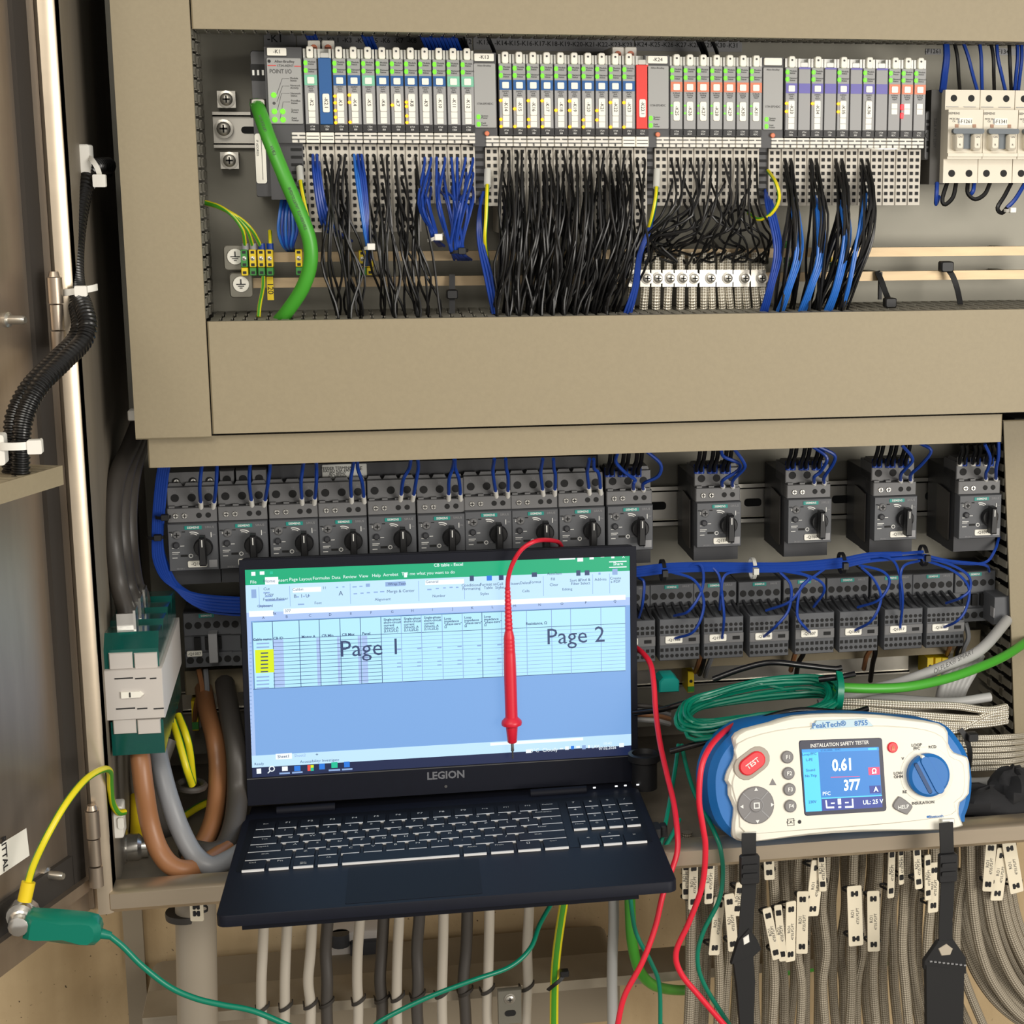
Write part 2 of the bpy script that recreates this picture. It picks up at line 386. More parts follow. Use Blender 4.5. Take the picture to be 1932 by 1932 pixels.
# door sticker with the maker's lettering (the square code is left out)
pts = [DF.uv(x, y) for x, y in ((-30, 1610), (48, 1562), (54, 1614), (-26, 1668))]
st = MB().add([(u, -.0008, v) for u, v in pts], [(0, 1, 2, 3)]); st = st.build('sticker', 'label_white', door)
u, v = DF.uv(6, 1610); ang = math.atan2(DF.uv(48, 1562)[1]-DF.uv(0, 1592)[1], DF.uv(48, 1562)[0]-DF.uv(0, 1592)[0])
txt('RITTAL', .0085, 'ink', st, u, -.0012, v, rot=math.pi/2-ang, bold=.02)
# beige wiring duct screwed to the door
A = PZ(0, 890, 1.3); 
def dpt(px, py, off):
    d = ray(px, py); o = DF.o - DF.y*off; t = (o-CAM).dot(DF.y)/d.dot(DF.y); q = CAM+d*t-DF.o; return q.dot(DF.x), q.dot(DF.z)
u1, v1 = dpt(118, 915, .045); u0, v0 = dpt(118, 878, .045)
dduct = thing('door_wiring_duct', 'short beige slotted wiring duct fixed on the inside of the cabinet door', 'wiring duct', mat=DF.mat())
MB().box(-.5, u0, -.045, -.043, v1, v0).build('cover', 'beige', dduct)
MB().box(-.5, u0, -.043, 0, v1, v1+.002).build('wall', 'beige', dduct)
fm = MB().box(0, .0062, -.043, 0, 0, .002).mesh('finger', 'beige_edge')
for i in range(12): link('finger', fm, dduct, (u0-.0075-i*.0100, 0, v0-.002))
MB().box(-.5, u0-.002, -.041, -.002, v1+.004, v0-.006).build('shade_filler', 'duct_shade', dduct)
# ================================================================== wiring ducts
def finger_mesh(d, w_, t):
    b = MB(); b.box(-w_/2, w_/2, 0, d, 0, t)
    for y in (.25, .62): b.box(-w_/2-.0011, w_/2+.0011, d*y, d*(y+.10), 0, t)
    return b.mesh('finger', 'duct_grey', False)
zT0 = P(1100, 66, YD).z; zM1 = P(1100, 596, YD).z; zM0 = P(1100, 800, YD).z
xL0, xL1 = P(231, 410, YD).x, P(378, 410, YD).x
def hduct(name, label, x0, x1, z0, z1, y0, pitch, top=True, bottom=False, depth=None, plate=None):
    YPL = plate or YPU; t = thing(name, label, 'wiring duct', ((x0+x1)/2, YPL, z0)); dx, dz = -(x0+x1)/2, -z0; D = (depth or YPL)-y0
    b = MB().prism([(x0, z0), (x1, z0), (x1, z1), (x0, z1)], y0, y0+.0022, 0, .0012); b.build('cover', 'beige', t, (dx, -YPL, dz))
    b = MB(); b.box(x0, x1, y0+.0022, y0+.012, z1-.0022, z1-.0004); b.box(x0, x1, y0+.0022, y0+.012, z0+.0004, z0+.0022); b.build('cover_lip', 'duct_grey', t, (dx, -YPL, dz))
    MB().box(x0+.001, x1-.001, y0+.012, y0+D-.002, z0+.003, z1-.016).build('shade_filler', 'duct_shade', t, (dx, -YPL, dz))  # dark filler box painted as the shade behind the slots
    fm = finger_mesh(D-.013, pitch*.66, .0016); n = int((x1-x0)/pitch)
    if top:
        for i in range(n): link('finger', fm, t, (x0+pitch*(i+.5)+dx, y0+.012-YPL, z1-.0022+dz))
    if bottom:
        for i in range(n): link('finger', fm, t, (x0+pitch*(i+.5)+dx, y0+.012-YPL, z0+.0008+dz))
    return t
hduct('wiring_duct', 'wide beige horizontal wiring duct between the upper modules and the motor breakers', xL1+.001, XR-.02, zM0, zM1, YD, .0098)
hduct('wiring_duct', 'beige horizontal wiring duct along the very top above the upper modules', xL1+.001, XR-.02, zT0, ZT-.03, YD, .0098, False, True, .163)
x0, x1, z0, z1 = P(279, 855, .105).x, P(1891, 805, .105).x, P(1100, 858, .105).z, P(1100, 803, .105).z
hduct('wiring_duct', 'narrow beige duct strip hanging under the wide duct above the motor breakers', x0, x1, z0, min(z1, zM0-.001), .105, .0098, False, False, .15)
# left vertical duct
t = thing('wiring_duct', 'beige vertical wiring duct along the left of the upper modules', 'wiring duct', ((xL0+xL1)/2, YPU, zM0-.001)); lc = (-(xL0+xL1)/2, -YPU, -zM0+.001)
MB().prism([(xL0, zM0-.003), (xL1, zM0-.003), (xL1, ZT-.03), (xL0, ZT-.03)], YD-.001, YD+.0022, 0, .0012).build('cover', 'beige', t, lc)
MB().box(xL0+.001, xL1-.016, YD+.012, YPU-.002, zM0, ZT-.03).build('shade_filler', 'duct_shade', t, lc)
b = MB(); b.box(xL1-.002, xL1-.0004, YD+.0022, YD+.012, zM0, ZT-.03); b.box(xL0+.0004, xL0+.002, YD+.0022, YD+.012, zM0, ZT-.03); b.build('cover_lip', 'duct_grey', t, lc)
D = YPU-YD-.013; b = MB(); b.box(0, .0016, 0, D, -.0031, .0031)
for y in (.25, .62): b.box(0, .0016, D*y, D*(y+.1), -.0042, .0042)
fm = b.mesh('finger', 'duct_grey', False)
zz = zM1+.004
while zz < zT0+.01:
    link('finger', fm, t, (xL1-.0022+lc[0], YD+.012-YPU, zz+lc[2])); zz += .0106
# right vertical duct of the lower field, standing slightly askew
t = thing('wiring_duct', 'beige vertical wiring duct at the right of the motor breakers, standing slightly askew', 'wiring duct', (P(1930, 1400, .2).x, YPL, ZB+.02)); lc = tuple(-c for c in t.location)
YR_ = .2; pl = [P(*q, .2) for q in ((1893, 793), (2010, 790), (2040, 1550), (1921, 1560))]
MB().prism([(q.x, q.z) for q in pl], YR_, YR_+.0025, 0, .0012).build('cover', 'beige', t, lc)
MB().prism([(q.x+(.016 if i in (0, 3) else -.002), q.z) for i, q in enumerate(pl)], YR_+.01, YPL-.002, 0).build('shade_filler', 'duct_shade', t, lc)
b = MB(); D = YPL-YR_-.01; b.box(0, .0016, 0, D, -.0035, .0035)
for y in (.25, .62): b.box(0, .0016, D*y, D*(y+.1), -.0046, .0046)
fm = b.mesh('finger', 'duct_grey', False)
for i in range(30):
    k = (i+.5)/30; q = pl[0].lerp(pl[3], k); link('finger', fm, t, (q.x+.001+lc[0], YR_+.01-YPL, q.z+lc[2]))
# a shaded duct behind the contactors, and below it
a, b_, c, d = rc(1215, 1205, 1850, 1240, .27)
hduct('wiring_duct', 'shaded grey wiring duct lying under the row of contactors', P(345, 1225, .27).x, b_, c-.004, d, .27, .0098, False, False, None, .305)
# ================================================================== rails and bars of the upper field
def screw(parent, x, y, z, r, mat='zinc', slot=True, name='screw'):
    b = MB(); b.lathe([(r*1.35, 0), (r*1.35, -r*.18), (r, -r*.22), (r*.93, -r*.5), (r*.6, -r*.68)], 16, 0, 'y', (x, y, z))
    if slot: b.box(x-r*.55, x+r*.55, y-r*.72, y-r*.6, z-r*.12, z+r*.12, 1); b.box(x-r*.12, x+r*.12, y-r*.72, y-r*.6, z-r*.55, z+r*.55, 1)
    return b.build(name, [mat, 'hole'], parent)
def din_rail(label, x0, x1, z0, z1, y, slots, plate=None):
    YPU = plate or .215
    t = thing('mounting_rail', label, 'rail', ((x0+x1)/2, YPU, z0)); X, Z = (x0+x1)/2, z0; h = z1-z0; e = h*.13
    b = MB(); D = YPU-y
    b.box(x0-X, x1-X, -D, -D+.0016, 0, e); b.box(x0-X, x1-X, -D, -D+.0016, h-e, h)
    b.box(x0-X, x1-X, -D, -.001, e-.0014, e); b.box(x0-X, x1-X, -D, -.001, h-e, h-e+.0014); b.box(x0-X, x1-X, -.0035, -.002, e, h-e)
    b.build('rail_body', 'zinc', t)
    for s in slots:
        p = MB().rbox(s-X-.009, s-X+.009, -.0045, -.0033, h*.40, h*.60, .003); p.build('slot', 'hole', t)
    return t
a, b_, c, d = rc(402, 211, 1762, 279, .2075)
rail = din_rail('galvanised mounting rail with a round-head screw beside the network adapter', a, b_, P(440, 279, .2075).z, P(440, 211, .2075).z, .2075, [P(474, 243, .205).x])
q = P(422, 243, .205); screw(rail, q.x-rail.location.x, q.y-rail.location.y, q.z-rail.location.z, .0062)
for (px, py, lab) in ((428, 188, 'square zinc mounting bracket with a cross-head screw above the rail end'), (434, 303, 'square zinc mounting bracket with a cross-head screw below the rail end')):
    q = P(px, py, .205); t = thing('bracket', lab, 'bracket', (q.x, YPU, q.z)); b = MB(); b.box(-.0078, .0078, -.018, -.0165, -.0072, .0072); b.box(-.0078, .0078, -.0165, 0, .0072, .0058); b.box(-.0078, -.0066, -.0165, 0, -.0072, .0072)
    b.build('plate', 'zinc', t); screw(t, 0, -.018, 0, .0056)
zu0, zu1 = P(1000, 490, .17).z, P(1000, 472, .17).z; zl0, zl1 = P(1000, 537, .17).z, P(1000, 519, .17).z
def bar(label, x0, x1, z0, z1, y0=.168, y1=.172):
    t = MB().prism([(x0, z0), (x1, z0), (x1, z1), (x0, z1)], y0, y1+.004, 0, .0008).build('busbar', 'busbar'); return tag(t, label, 'busbar')
bar('upper flat tinned copper earth bar behind the hanging wires', P(515, 484, .17).x, P(1960, 478, .17).x, zu0, zu1)
bar('lower flat tinned copper earth bar behind the hanging wires', P(460, 531, .17).x, P(1960, 521, .17).x, zl0, zl1)
for (px, py, lab) in ((444, 484, 'earth-marked metal bar holder at the end of the upper earth bar'), (455, 536, 'earth-marked metal bar holder at the end of the lower earth bar')):
    q = P(px, py, .165); t = thing('bar_holder', lab, 'bracket', (q.x, YPU, q.z)); b = MB(); b.rbox(-.010, .010, -.051, -.046, -.012, .010, .003, ch=.001); b.box(-.006, .006, -.046, 0, -.004, .004); b.build('plate', 'galv', t)
    b = MB().disc(0, 0, .0068, -.0525, -.051, 18); b.build('disc', 'label_white', t)
    b = MB(); b.box(-.0005, .0005, -.0531, -.0526, 0, .0045); b.box(-.004, .004, -.0531, -.0526, -.0004, .0004); b.box(-.0026, .0026, -.0531, -.0526, -.0020, -.0013); b.box(-.0012, .0012, -.0531, -.0526, -.0036, -.0029); b.build('earth_symbol', 'ink', t)
for i, x in enumerate((720, 1190, 1660, 1905)):
    for z0, z1, nm in ((zu0, zu1, 'upper'), (zl0, zl1, 'lower')):
        q = P(x, 500, .17).x; t = MB().box(q-.004, q+.004, .1765, YPU, z0+.001, z1-.001).build('bar_support', 'galv'); tag(t, f'metal stand-off carrying the {nm} earth bar', 'bracket', f'stand-offs of the {nm} earth bar')
# ================================================================== input/output modules of the upper field
MM = .001
YF = YPIO-YPU                                   # local depth of the module fronts
def mk(fn, name, mats, smooth=True):
    b = MB(); fn(b); return b.mesh(name, mats, smooth)
def _hous(b):
    b.box(-5.85*MM, 5.85*MM, YF+.002, -.012, .5*MM, 61*MM); b.box(-5.6*MM, 5.6*MM, YF, YF+.003, 1*MM, 6*MM); b.box(-5.0*MM, 5.0*MM, YF+.012, -.02, 61*MM, 68*MM)
ME_h = mk(_hous, 'housing', 'pio_dark'); ME_strip = mk(lambda b: b.rbox(-5.4*MM, 5.4*MM, YF-.0006, YF+.001, .8*MM, 6.4*MM, 1.2*MM), 'type_strip', 'pio_black')
def face_mesh(mat): return mk(lambda b: b.prism([(-5.3*MM, 6.6*MM), (5.3*MM, 6.6*MM), (5.3*MM, 61.4*MM), (-5.3*MM, 61.4*MM)], YF-.0008, YF+.002, 0, .0004), 'face_plate', mat)
ME_face = {k: face_mesh(k) for k in ('pio_face', 'pio_blue', 'pio_red')}
ME_tab = mk(lambda b: (b.rbox(-2.9*MM, 2.9*MM, YF-.0022, YF+.006, 61*MM, 71*MM, 1.6*MM, 0, .0006), b.disc(0, 67.6*MM, .9*MM, YF-.0026, YF-.002, 10, 1)), 'latch', ['label_white', 'ink_soft'])
ME_hood = mk(lambda b: (b.box(-5.6*MM, -3.6*MM, YF+.001, YF+.02, 60.8*MM, 69*MM), b.box(3.6*MM, 5.6*MM, YF+.001, YF+.02, 60.8*MM, 69*MM), b.box(-5.6*MM, 5.6*MM, YF+.008, YF+.012, 60.8*MM, 69.4*MM)), 'clear_hood', 'clear')
ME_led = mk(lambda b: b.rbox(-1.5*MM, 1.5*MM, -.0008, .001, -1.9*MM, 1.9*MM, 1.2*MM, 0, .0004), 'status_lamp', 'led_green')
ME_led_a = mk(lambda b: b.disc(0, 0, 1.35*MM, -.0009, .001, 10, 0, .0004), 'signal_lamp', 'led_amber')
ME_led_r = mk(lambda b: b.rbox(-1.4*MM, 1.4*MM, -.0009, .001, -2.6*MM, 2.6*MM, 1.0*MM, 0, .0004), 'signal_lamp', 'led_red')
ME_led_s = mk(lambda b: b.disc(0, 0, .8*MM, -.0006, .001, 8), 'signal_lamp', 'led_green')
ME_band = {k: mk(lambda b: b.box(-5.25*MM, 5.25*MM, YF-.0012, YF-.0004, 38.9*MM, 47.4*MM), 'colour_band', k) for k in ('pio_blue', 'pio_green', 'pio_orange', 'pio_violet')}
ME_sq = mk(lambda b: b.rbox(-2.9*MM, 2.9*MM, YF-.0017, YF-.001, 40.2*MM, 45.6*MM, .7*MM), 'window', 'label_white')
ME_ins = mk(lambda b: (b.rbox(-2.9*MM, 2.9*MM, YF-.0018, YF-.0006, 17.6*MM, 32.5*MM, .9*MM, 0, .0003), b.box(-2.7*MM, 2.7*MM, YF-.0014, YF-.0006, 12.6*MM, 17.3*MM), b.box(-2.7*MM, 2.7*MM, YF-.0014, YF-.0006, 7.6*MM, 12.2*MM)), 'label_insert', 'label_white')
ME_ins2 = mk(lambda b: (b.box(-2.7*MM, 2.7*MM, YF-.0014, YF-.0006, 26*MM, 30.6*MM), b.box(-2.7*MM, 2.7*MM, YF-.0014, YF-.0006, 21*MM, 25.6*MM)), 'label_insert', 'label_white')
ME_ins3 = mk(lambda b: b.rbox(-2.9*MM, 2.9*MM, YF-.0018, YF-.0006, 14*MM, 30.5*MM, 1.2*MM, 0, .0003), 'label_insert', 'label_white')
def _base(nrow):
    zb = -10.2*MM-nrow*6.05*MM-1.5*MM
    b = MB(); b.box(-5.85*MM, 5.85*MM, YF+.010, -.004, zb, -9.8*MM); b.box(-5.9*MM, -5.5*MM, YF+.0085, -.004, zb, -9.8*MM)
    h = MB()
    for i in range(nrow):
        z = -13.2*MM-i*6.05*MM
        for x in (-2.75*MM, 2.75*MM):
            if i % 2 == 0 or nrow < 9: h.box(x-1.45*MM, x+1.45*MM, YF+.0093, YF+.0105, z-1.5*MM, z+1.5*MM)
            else: h.disc(x, z, 1.6*MM, YF+.0093, YF+.0105, 9)
    return b.mesh('terminal_body', 'pio_base'), h.mesh('wire_openings', 'hole', False), zb
BASES = {n: _base(n) for n in (8, 12)}
def _clip(b):
    b.rbox(-5.7*MM, 5.7*MM, YF+.001, YF+.012, -8.9*MM, 0, .8*MM, 0, .0005)
    b.box(-5.7*MM, -.9*MM, YF+.0002, YF+.0014, -3.1*MM, -2.2*MM, 1); b.box(.9*MM, 5.7*MM, YF+.0002, YF+.0014, -3.1*MM, -2.2*MM, 1); b.box(-5.7*MM, 5.7*MM, YF+.0002, YF+.0014, -6.2*MM, -5.5*MM, 1); b.box(-.5*MM, .5*MM, YF+.0002, YF+.0014, -8.5*MM, -6.2*MM, 1)
ME_clip = mk(_clip, 'ejector', ['white_pl', 'ink_soft'])
ME_clip2 = mk(lambda b: (b.rbox(-5.7*MM, 5.7*MM, YF, YF+.012, -8.9*MM, 0, .6*MM, 0, .0005), b.box(-4.9*MM, 4.9*MM, YF-.0004, YF+.0008, -3.6*MM, -2.9*MM, 1), b.box(-4.9*MM, 4.9*MM, YF-.0004, YF+.0008, -6.4*MM, -5.7*MM, 1)), 'ejector', ['label_white', 'ink_soft'])
def terminal_base(X, Z, n, label, flat=False):
    t = thing('terminal_block', label, 'terminal block', (X, YPU, Z), 'terminal bases under the modules')
    a, h, zb = BASES[n]; link('terminal_body', a, t); o = link('wire_openings', h, t); o['kind'] = 'stuff'; link('ejector', ME_clip2 if flat else ME_clip, t); return t
def module(X, Z, tagname, kind, amber=(), label=None, clear=False):
    t = thing('input_output_module', label, 'module', (X, YPU, Z), 'slim plug-in modules on the rail')
    link('housing', ME_h, t); link('type_strip', ME_strip, t)
    f = 'pio_blue' if kind == 'bluefull' else 'pio_red' if kind == 'redfull' else 'pio_face'
    fo = link('face_plate', ME_face[f], t); link('clear_hood', ME_hood, t)
    txt('1734', 2.1*MM, 'ink_white', t, 0, YF-.0008, 4.7*MM); txt({'g': 'OB8', 'b': 'IB8', 'o': 'IE2C', 'v': 'IB8S', 'r': 'IE2C'}.get(kind[0], 'TOP'), 2.1*MM, 'ink_white', t, 0, YF-.0008, 2.4*MM)
    if kind in ('bluefull', 'redfull', 'blank'):
        if kind != 'blank': o = mk(lambda b: b.rbox(-2.9*MM, 2.9*MM, YF-.0018, YF-.0006, 16.5*MM, 32*MM, 1.2*MM, 0, .0003), 'label_insert', 'label_white'); o = link('label_insert', o, t); txt(tagname, 4.2*MM, 'ink', o, 0, YF-.0021, 24.3*MM, math.pi/2)
        else: link('colour_band', ME_band['pio_violet'], t); b = MB().box(-5.25*MM, 5.25*MM, YF-.0012, YF-.0004, 59.8*MM, 61.4*MM); b.build('colour_band', 'pio_violet', t)
        b = MB().rbox(-3.6*MM, 3.6*MM, YF+.001, YF+.01, 61.5*MM, 66*MM, 1*MM, 0, .0005); b.build('latch', 'clear', t)
        return t
    link('latch', ME_tab, t)
    for z in (57.2*MM, 51.0*MM): link('status_lamp', ME_led, t, (-3.9*MM, YF-.001, z))
    txt('Module\nStatus', 2.1*MM, 'ink', t, -1.9*MM, YF-.0012, 57.2*MM, ax='LEFT'); txt('Network\nStatus', 2.1*MM, 'ink', t, -1.9*MM, YF-.0012, 51.0*MM, ax='LEFT')
    bd = link('colour_band', ME_band[{'b': 'pio_blue', 'g': 'pio_green', 'o': 'pio_orange', 'v': 'pio_violet', 'r': 'pio_orange'}[kind[0]]], t); link('window', ME_sq, bd)
    txt('24VDC\nSink\nInput' if kind[0] in 'bvg' else '0-20mA\nAnalog\nInput', 1.9*MM, 'ink', t, 0, YF-.0012, 36*MM)
    if kind[0] in 'or' and not tagname: link('label_insert', ME_ins2, t)
    else:
        io = link('label_insert', ME_ins3 if kind[0] == 'o' else ME_ins, t); txt(tagname, 4.2*MM, 'ink', io, 0, YF-.0021, 25*MM if kind[0] != 'o' else 22.5*MM, math.pi/2)
    for z in amber: link('signal_lamp', ME_led_a, t, (-4.5*MM, YF-.0012, z*MM))
    if kind == 'o':
        for z in (27, 20.5): link('signal_lamp', ME_led_s, t, (-4.5*MM, YF-.0012, z*MM))
    if kind == 'r1':
        for z in (27.5, 20): link('signal_lamp', ME_led_r, t, (-4.7*MM, YF-.0012, z*MM))
    return t
# ---- the four module groups: first clip pixel, clip row pixel, modules
def head_unit(name, label, px0, px1, pyt, Xc, Z, tagname, kind):
    """grey head of a module group; px0..px1 is its face"""
    t = thing(name, label, 'module', (Xc, YPU, Z)); fx0 = P(px0, 180, YPIO).x-Xc; fx1 = P(px1, 180, YPIO).x-Xc
    MB().box(fx0-1*MM, fx1+.6*MM, YF+.0015, -.01, -9*MM, 70*MM).build('housing', 'pio_dark', t)
    MB().rbox(fx0+.8*MM, fx1-.3*MM, YF-.0008, YF+.002, 6.8*MM, 61.0*MM, 1*MM, 0, .0004).build('face_plate', 'pio_face2', t)
    lb = MB().rbox(fx0+1.4*MM, fx1-(1.4*MM if kind != 'wide' else 12*MM), YF-.0014, YF+.002, 62.8*MM, 69.2*MM, .8*MM, 0, .0003).build('name_label', 'label_white', t)
    if tagname: txt(tagname, 4.4*MM, 'ink', lb, (fx0+fx1)/2-(0 if kind != 'wide' else 5*MM), YF-.0017, 66*MM)
    return t, fx0, fx1
def vent_strip(t, x0, x1, zb):
    """the dark slotted foot of a head unit, left of its terminals"""
    MB().box(x0, x1, YF+.012, -.006, zb, -9*MM).build('foot', 'pio_dark', t)
    for i in range(7): MB().box(x0+.8*MM, x1-.8*MM, YF+.0112, YF+.0124, -15*MM-i*6.4*MM, -12.6*MM-i*6.4*MM).build('vent', 'hole', t)
PITCH = 12*MM
GROUPS = [
 (549.3, 249.3, [('-K2', 'g', (), 12), ('-K2.1', 'bluefull', (), 12), ('-K3', 'b', (30, 24.5, 18, 12.5, 8), 12), ('-K4', 'b', (31, 25, 8.5), 12), ('-K5', 'g', (), 12), ('-K6', 'b', (), 12), ('-K7', 'b', (23,), 12), ('-K8', 'b', (25.5, 22, 14, 8.5), 12), ('-K9', 'b', (), 8), ('-K10', 'b', (), 8), ('-K11', 'g', (), 8), ('-K12', 'g', (), 8)], 'group headed by the network adapter'),
 (916.1, 256.3, [('-K14', 'b', (30, 14, 8)), ('-K15', 'b', (23, 8)), ('-K16', 'b', (30, 14, 8)), ('-K17', 'b', (30, 14, 8)), ('-K18', 'b', (22,)), ('-K19', 'b', (30, 22, 8)), ('-K20', 'b', (14, 8)), ('-K21', 'b', (22, 14)), ('-K22', 'b', (29, 8)), ('-K23', 'b', (29, 8)), ('-K23.1', 'redfull', ())], ''),
 (1238.3, 258.2, [('-K25', 'o', ()), ('-K26', 'o', ()), ('-K27', 'o', ()), ('-K28', 'o', ()), ('-K29', 'o', ()), ('-K30', 'o', ()), ('-K31', 'o', ())], ''),
 (1455.1, 259.8, [('-K33', 'v', (30, 23)), ('b1', 'blank', ()), ('-K34', 'v', (30,)), ('b2', 'blank', ()), ('-K35', 'v', (30, 23)), ('b3', 'blank', ()), ('-K36', 'v', ()), ('b4', 'blank', ()), ('', 'r0', ()), ('', 'r1', ()), ('', 'r2', ())], ''),
]
TERM = {}      # wiring openings by module, world coordinates: (X centre, Z of clip top, rows)
DESC = {'g': 'green-banded', 'b': 'blue-banded', 'o': 'orange-banded', 'v': 'violet-banded'}
for gi, (px, py, mods, _) in enumerate(GROUPS):
    q = P(px, py, YPIO); X0 = q.x; Z = q.z
    hn = ('-K1', '-K13', '-K24', '')[gi]
    terminal_base(X0+PITCH*.5, Z, 8, 'pale terminal block under the ' + ('network adapter K1', 'grey supply unit K13', 'grey supply unit K24', 'grey supply unit beside module K33')[gi])
    TERM['h%d' % gi] = (X0+PITCH*.5, Z, 8)
    for i, md in enumerate(mods):
        tn, kd, am = md[:3]; n = md[3] if len(md) > 3 else (12 if gi == 1 else 8); X = X0+PITCH*(i+1.5); nm = tn.strip('-')
        if kd == 'blank':
            nb = mods[i-1][0].strip('-'); lab = f'blank grey module with a violet band just right of module {nb}'; nm = f'the blank module right of {nb}'; 
        elif kd == 'bluefull': lab = 'all-blue module labelled K2.1 between the slim grey modules'; nm = 'the all-blue module'
        elif kd == 'redfull': lab = 'all-red module labelled K23.1 at the end of its group'; nm = 'the all-red module'
        elif kd[0] == 'r': lab = {'r0': 'orange-windowed grey module between a blank violet module and the red-lit one', 'r1': 'orange-windowed grey module with two glowing red lamps', 'r2': 'orange-windowed grey module at the free end of the module row'}[kd]; nm = {'r0': 'the module left of the red-lit one', 'r1': 'the module with the red lamps', 'r2': 'the last module of the row'}[kd]
        else: lab = f'slim {DESC[kd[0]]} module labelled {nm}' + (' with glowing amber lamps' if am else ' with only green lamps lit')
        module(X, Z, tn, kd, am, lab)
        terminal_base(X, Z, n, f'pale terminal block under {"module "+nm if not nm.startswith("the") else nm}', kd in ('bluefull', 'redfull') or tn == '-K23' or tn == '-K2')
        TERM[tn or kd] = (X, Z, n)
# network adapter K1
q = P(549.3, 249.3, YPIO); Xc, Z = q.x-.010, q.z
t, a, b_ = head_unit('network_adapter', 'dark grey network adapter labelled K1 with a light grey face and green lamps', 504, 571, 115, Xc, Z, '-K1', 'wide')
txt('Allen-Bradley', 3.0*MM, 'ink', t, a+15.5*MM, YF-.0012, 58*MM); txt('1734-AENT', 2.9*MM, 'ink_soft', t, a+16*MM, YF-.0012, 54.6*MM); txt('POINT I/O', 5.0*MM, 'ink_soft', t, a+12*MM, YF-.0012, 49.8*MM, sx=.8)
b = MB(); b.box(a+1.6*MM, a+8.4*MM, YF-.0013, YF-.0008, 54.4*MM, 55.0*MM); b.box(a+23.4*MM, a+29*MM, YF-.0013, YF-.0008, 54.0*MM, 54.6*MM); b.build('red_line', 'pio_red', t)
b = MB().disc(a+2.9*MM, 58.2*MM, 1.3*MM, YF-.0013, YF-.0008, 12); b.build('round_mark', 'ink', t)
for i, s in enumerate(('Module\nStatus', 'Network\nActivity', 'Network\nStatus', 'PointBus\nStatus', 'System\nPower', 'Field\nPower')): txt(s, 2.2*MM, 'ink', t, a+19.5*MM, YF-.0012, (43.5, 37.5, 31, 25, 17.5, 10.6)[i]*MM, ax='LEFT')
for x, z in ((5.5, 30.5), (5.5, 17), (12.3, 17), (5.5, 10.2), (12.3, 10.2)): link('status_lamp', mk(lambda b: b.disc(0, 0, 2.2*MM, -.0009, .001, 14, 0, .0004), 'status_lamp', 'led_green'), t, (a+x*MM, YF-.001, z*MM))
b = MB().disc(a+5.5*MM, 23.8*MM, 1.3*MM, YF-.0011, YF-.0008, 10); b.build('status_lamp', 'ink_soft', t)
for (x, z, x2, z2) in ((8, 31, 13, 44), (8, 25, 13, 38), (8, 18, 12, 32), (10, 11, 13, 25)):
    b = MB(); b.tube([(a+x*MM, YF-.0009, z*MM), (a+x2*MM, YF-.0009, z2*MM), (a+18.6*MM, YF-.0009, z2*MM)], .2*MM, 4); b.build('leader_line', 'ink_soft', t)
# dark left part of the adapter with the address wheels and the network port
pa = P(472, 95, YPIO+.012); pb = P(508, 372, YPIO+.012); x0, x1 = pa.x-Xc, pb.x-Xc
MB().rbox(x0, x1+.012, YF+.012, -.008, pb.z-Z, pa.z-Z, .002, 0, .0008).build('port_housing', 'pio_dark', t)
MB().box(x1+.002, x1+.030, YF+.008, -.008, pb.z-Z-.002, -9*MM).build('foot', 'pio_dark', t)
for i in range(8): MB().box(x1+.020, x1+.029, YF+.0072, YF+.0086, -15.5*MM-i*6.4*MM, -13.2*MM-i*6.4*MM).build('vent', 'hole', t)
r = rc(473, 121, 501, 152, YPIO+.011); MB().box(r[0]-Xc, r[1]-Xc, YF+.0112, YF+.0125, r[2]-Z, r[3]-Z).build('address_window', 'hole', t)
for xx in (478, 487, 496): r = rc(xx-2, 132, xx+2, 142, YPIO+.0108); MB().box(r[0]-Xc, r[1]-Xc, YF+.0106, YF+.0113, r[2]-Z, r[3]-Z).build('address_digit', 'ink_white', t)
r = rc(472, 187, 503, 222, YPIO+.010); MB().box(r[0]-Xc, r[1]-Xc, YF+.0105, YF+.0125, r[2]-Z, r[3]-Z).build('port_opening', 'hole', t)
r = rc(482, 252, 502, 346, YPIO+.011); lb = MB().rbox(r[0]-Xc, r[1]-Xc, YF+.0105, YF+.0125, r[2]-Z, r[3]-Z, .002).build('side_label', 'label_white', t)
txt('IP ADDRESS', 2.6*MM, 'ink_soft', lb, r[0]-Xc+2*MM, YF+.0102, (r[3]-Z)-12*MM, math.pi/2); MB().box(r[0]-Xc+5.4*MM, r[0]-Xc+5.7*MM, YF+.0101, YF+.0105, r[2]-Z+3*MM, r[3]-Z-4*MM).build('write_line', 'ink_soft', lb)
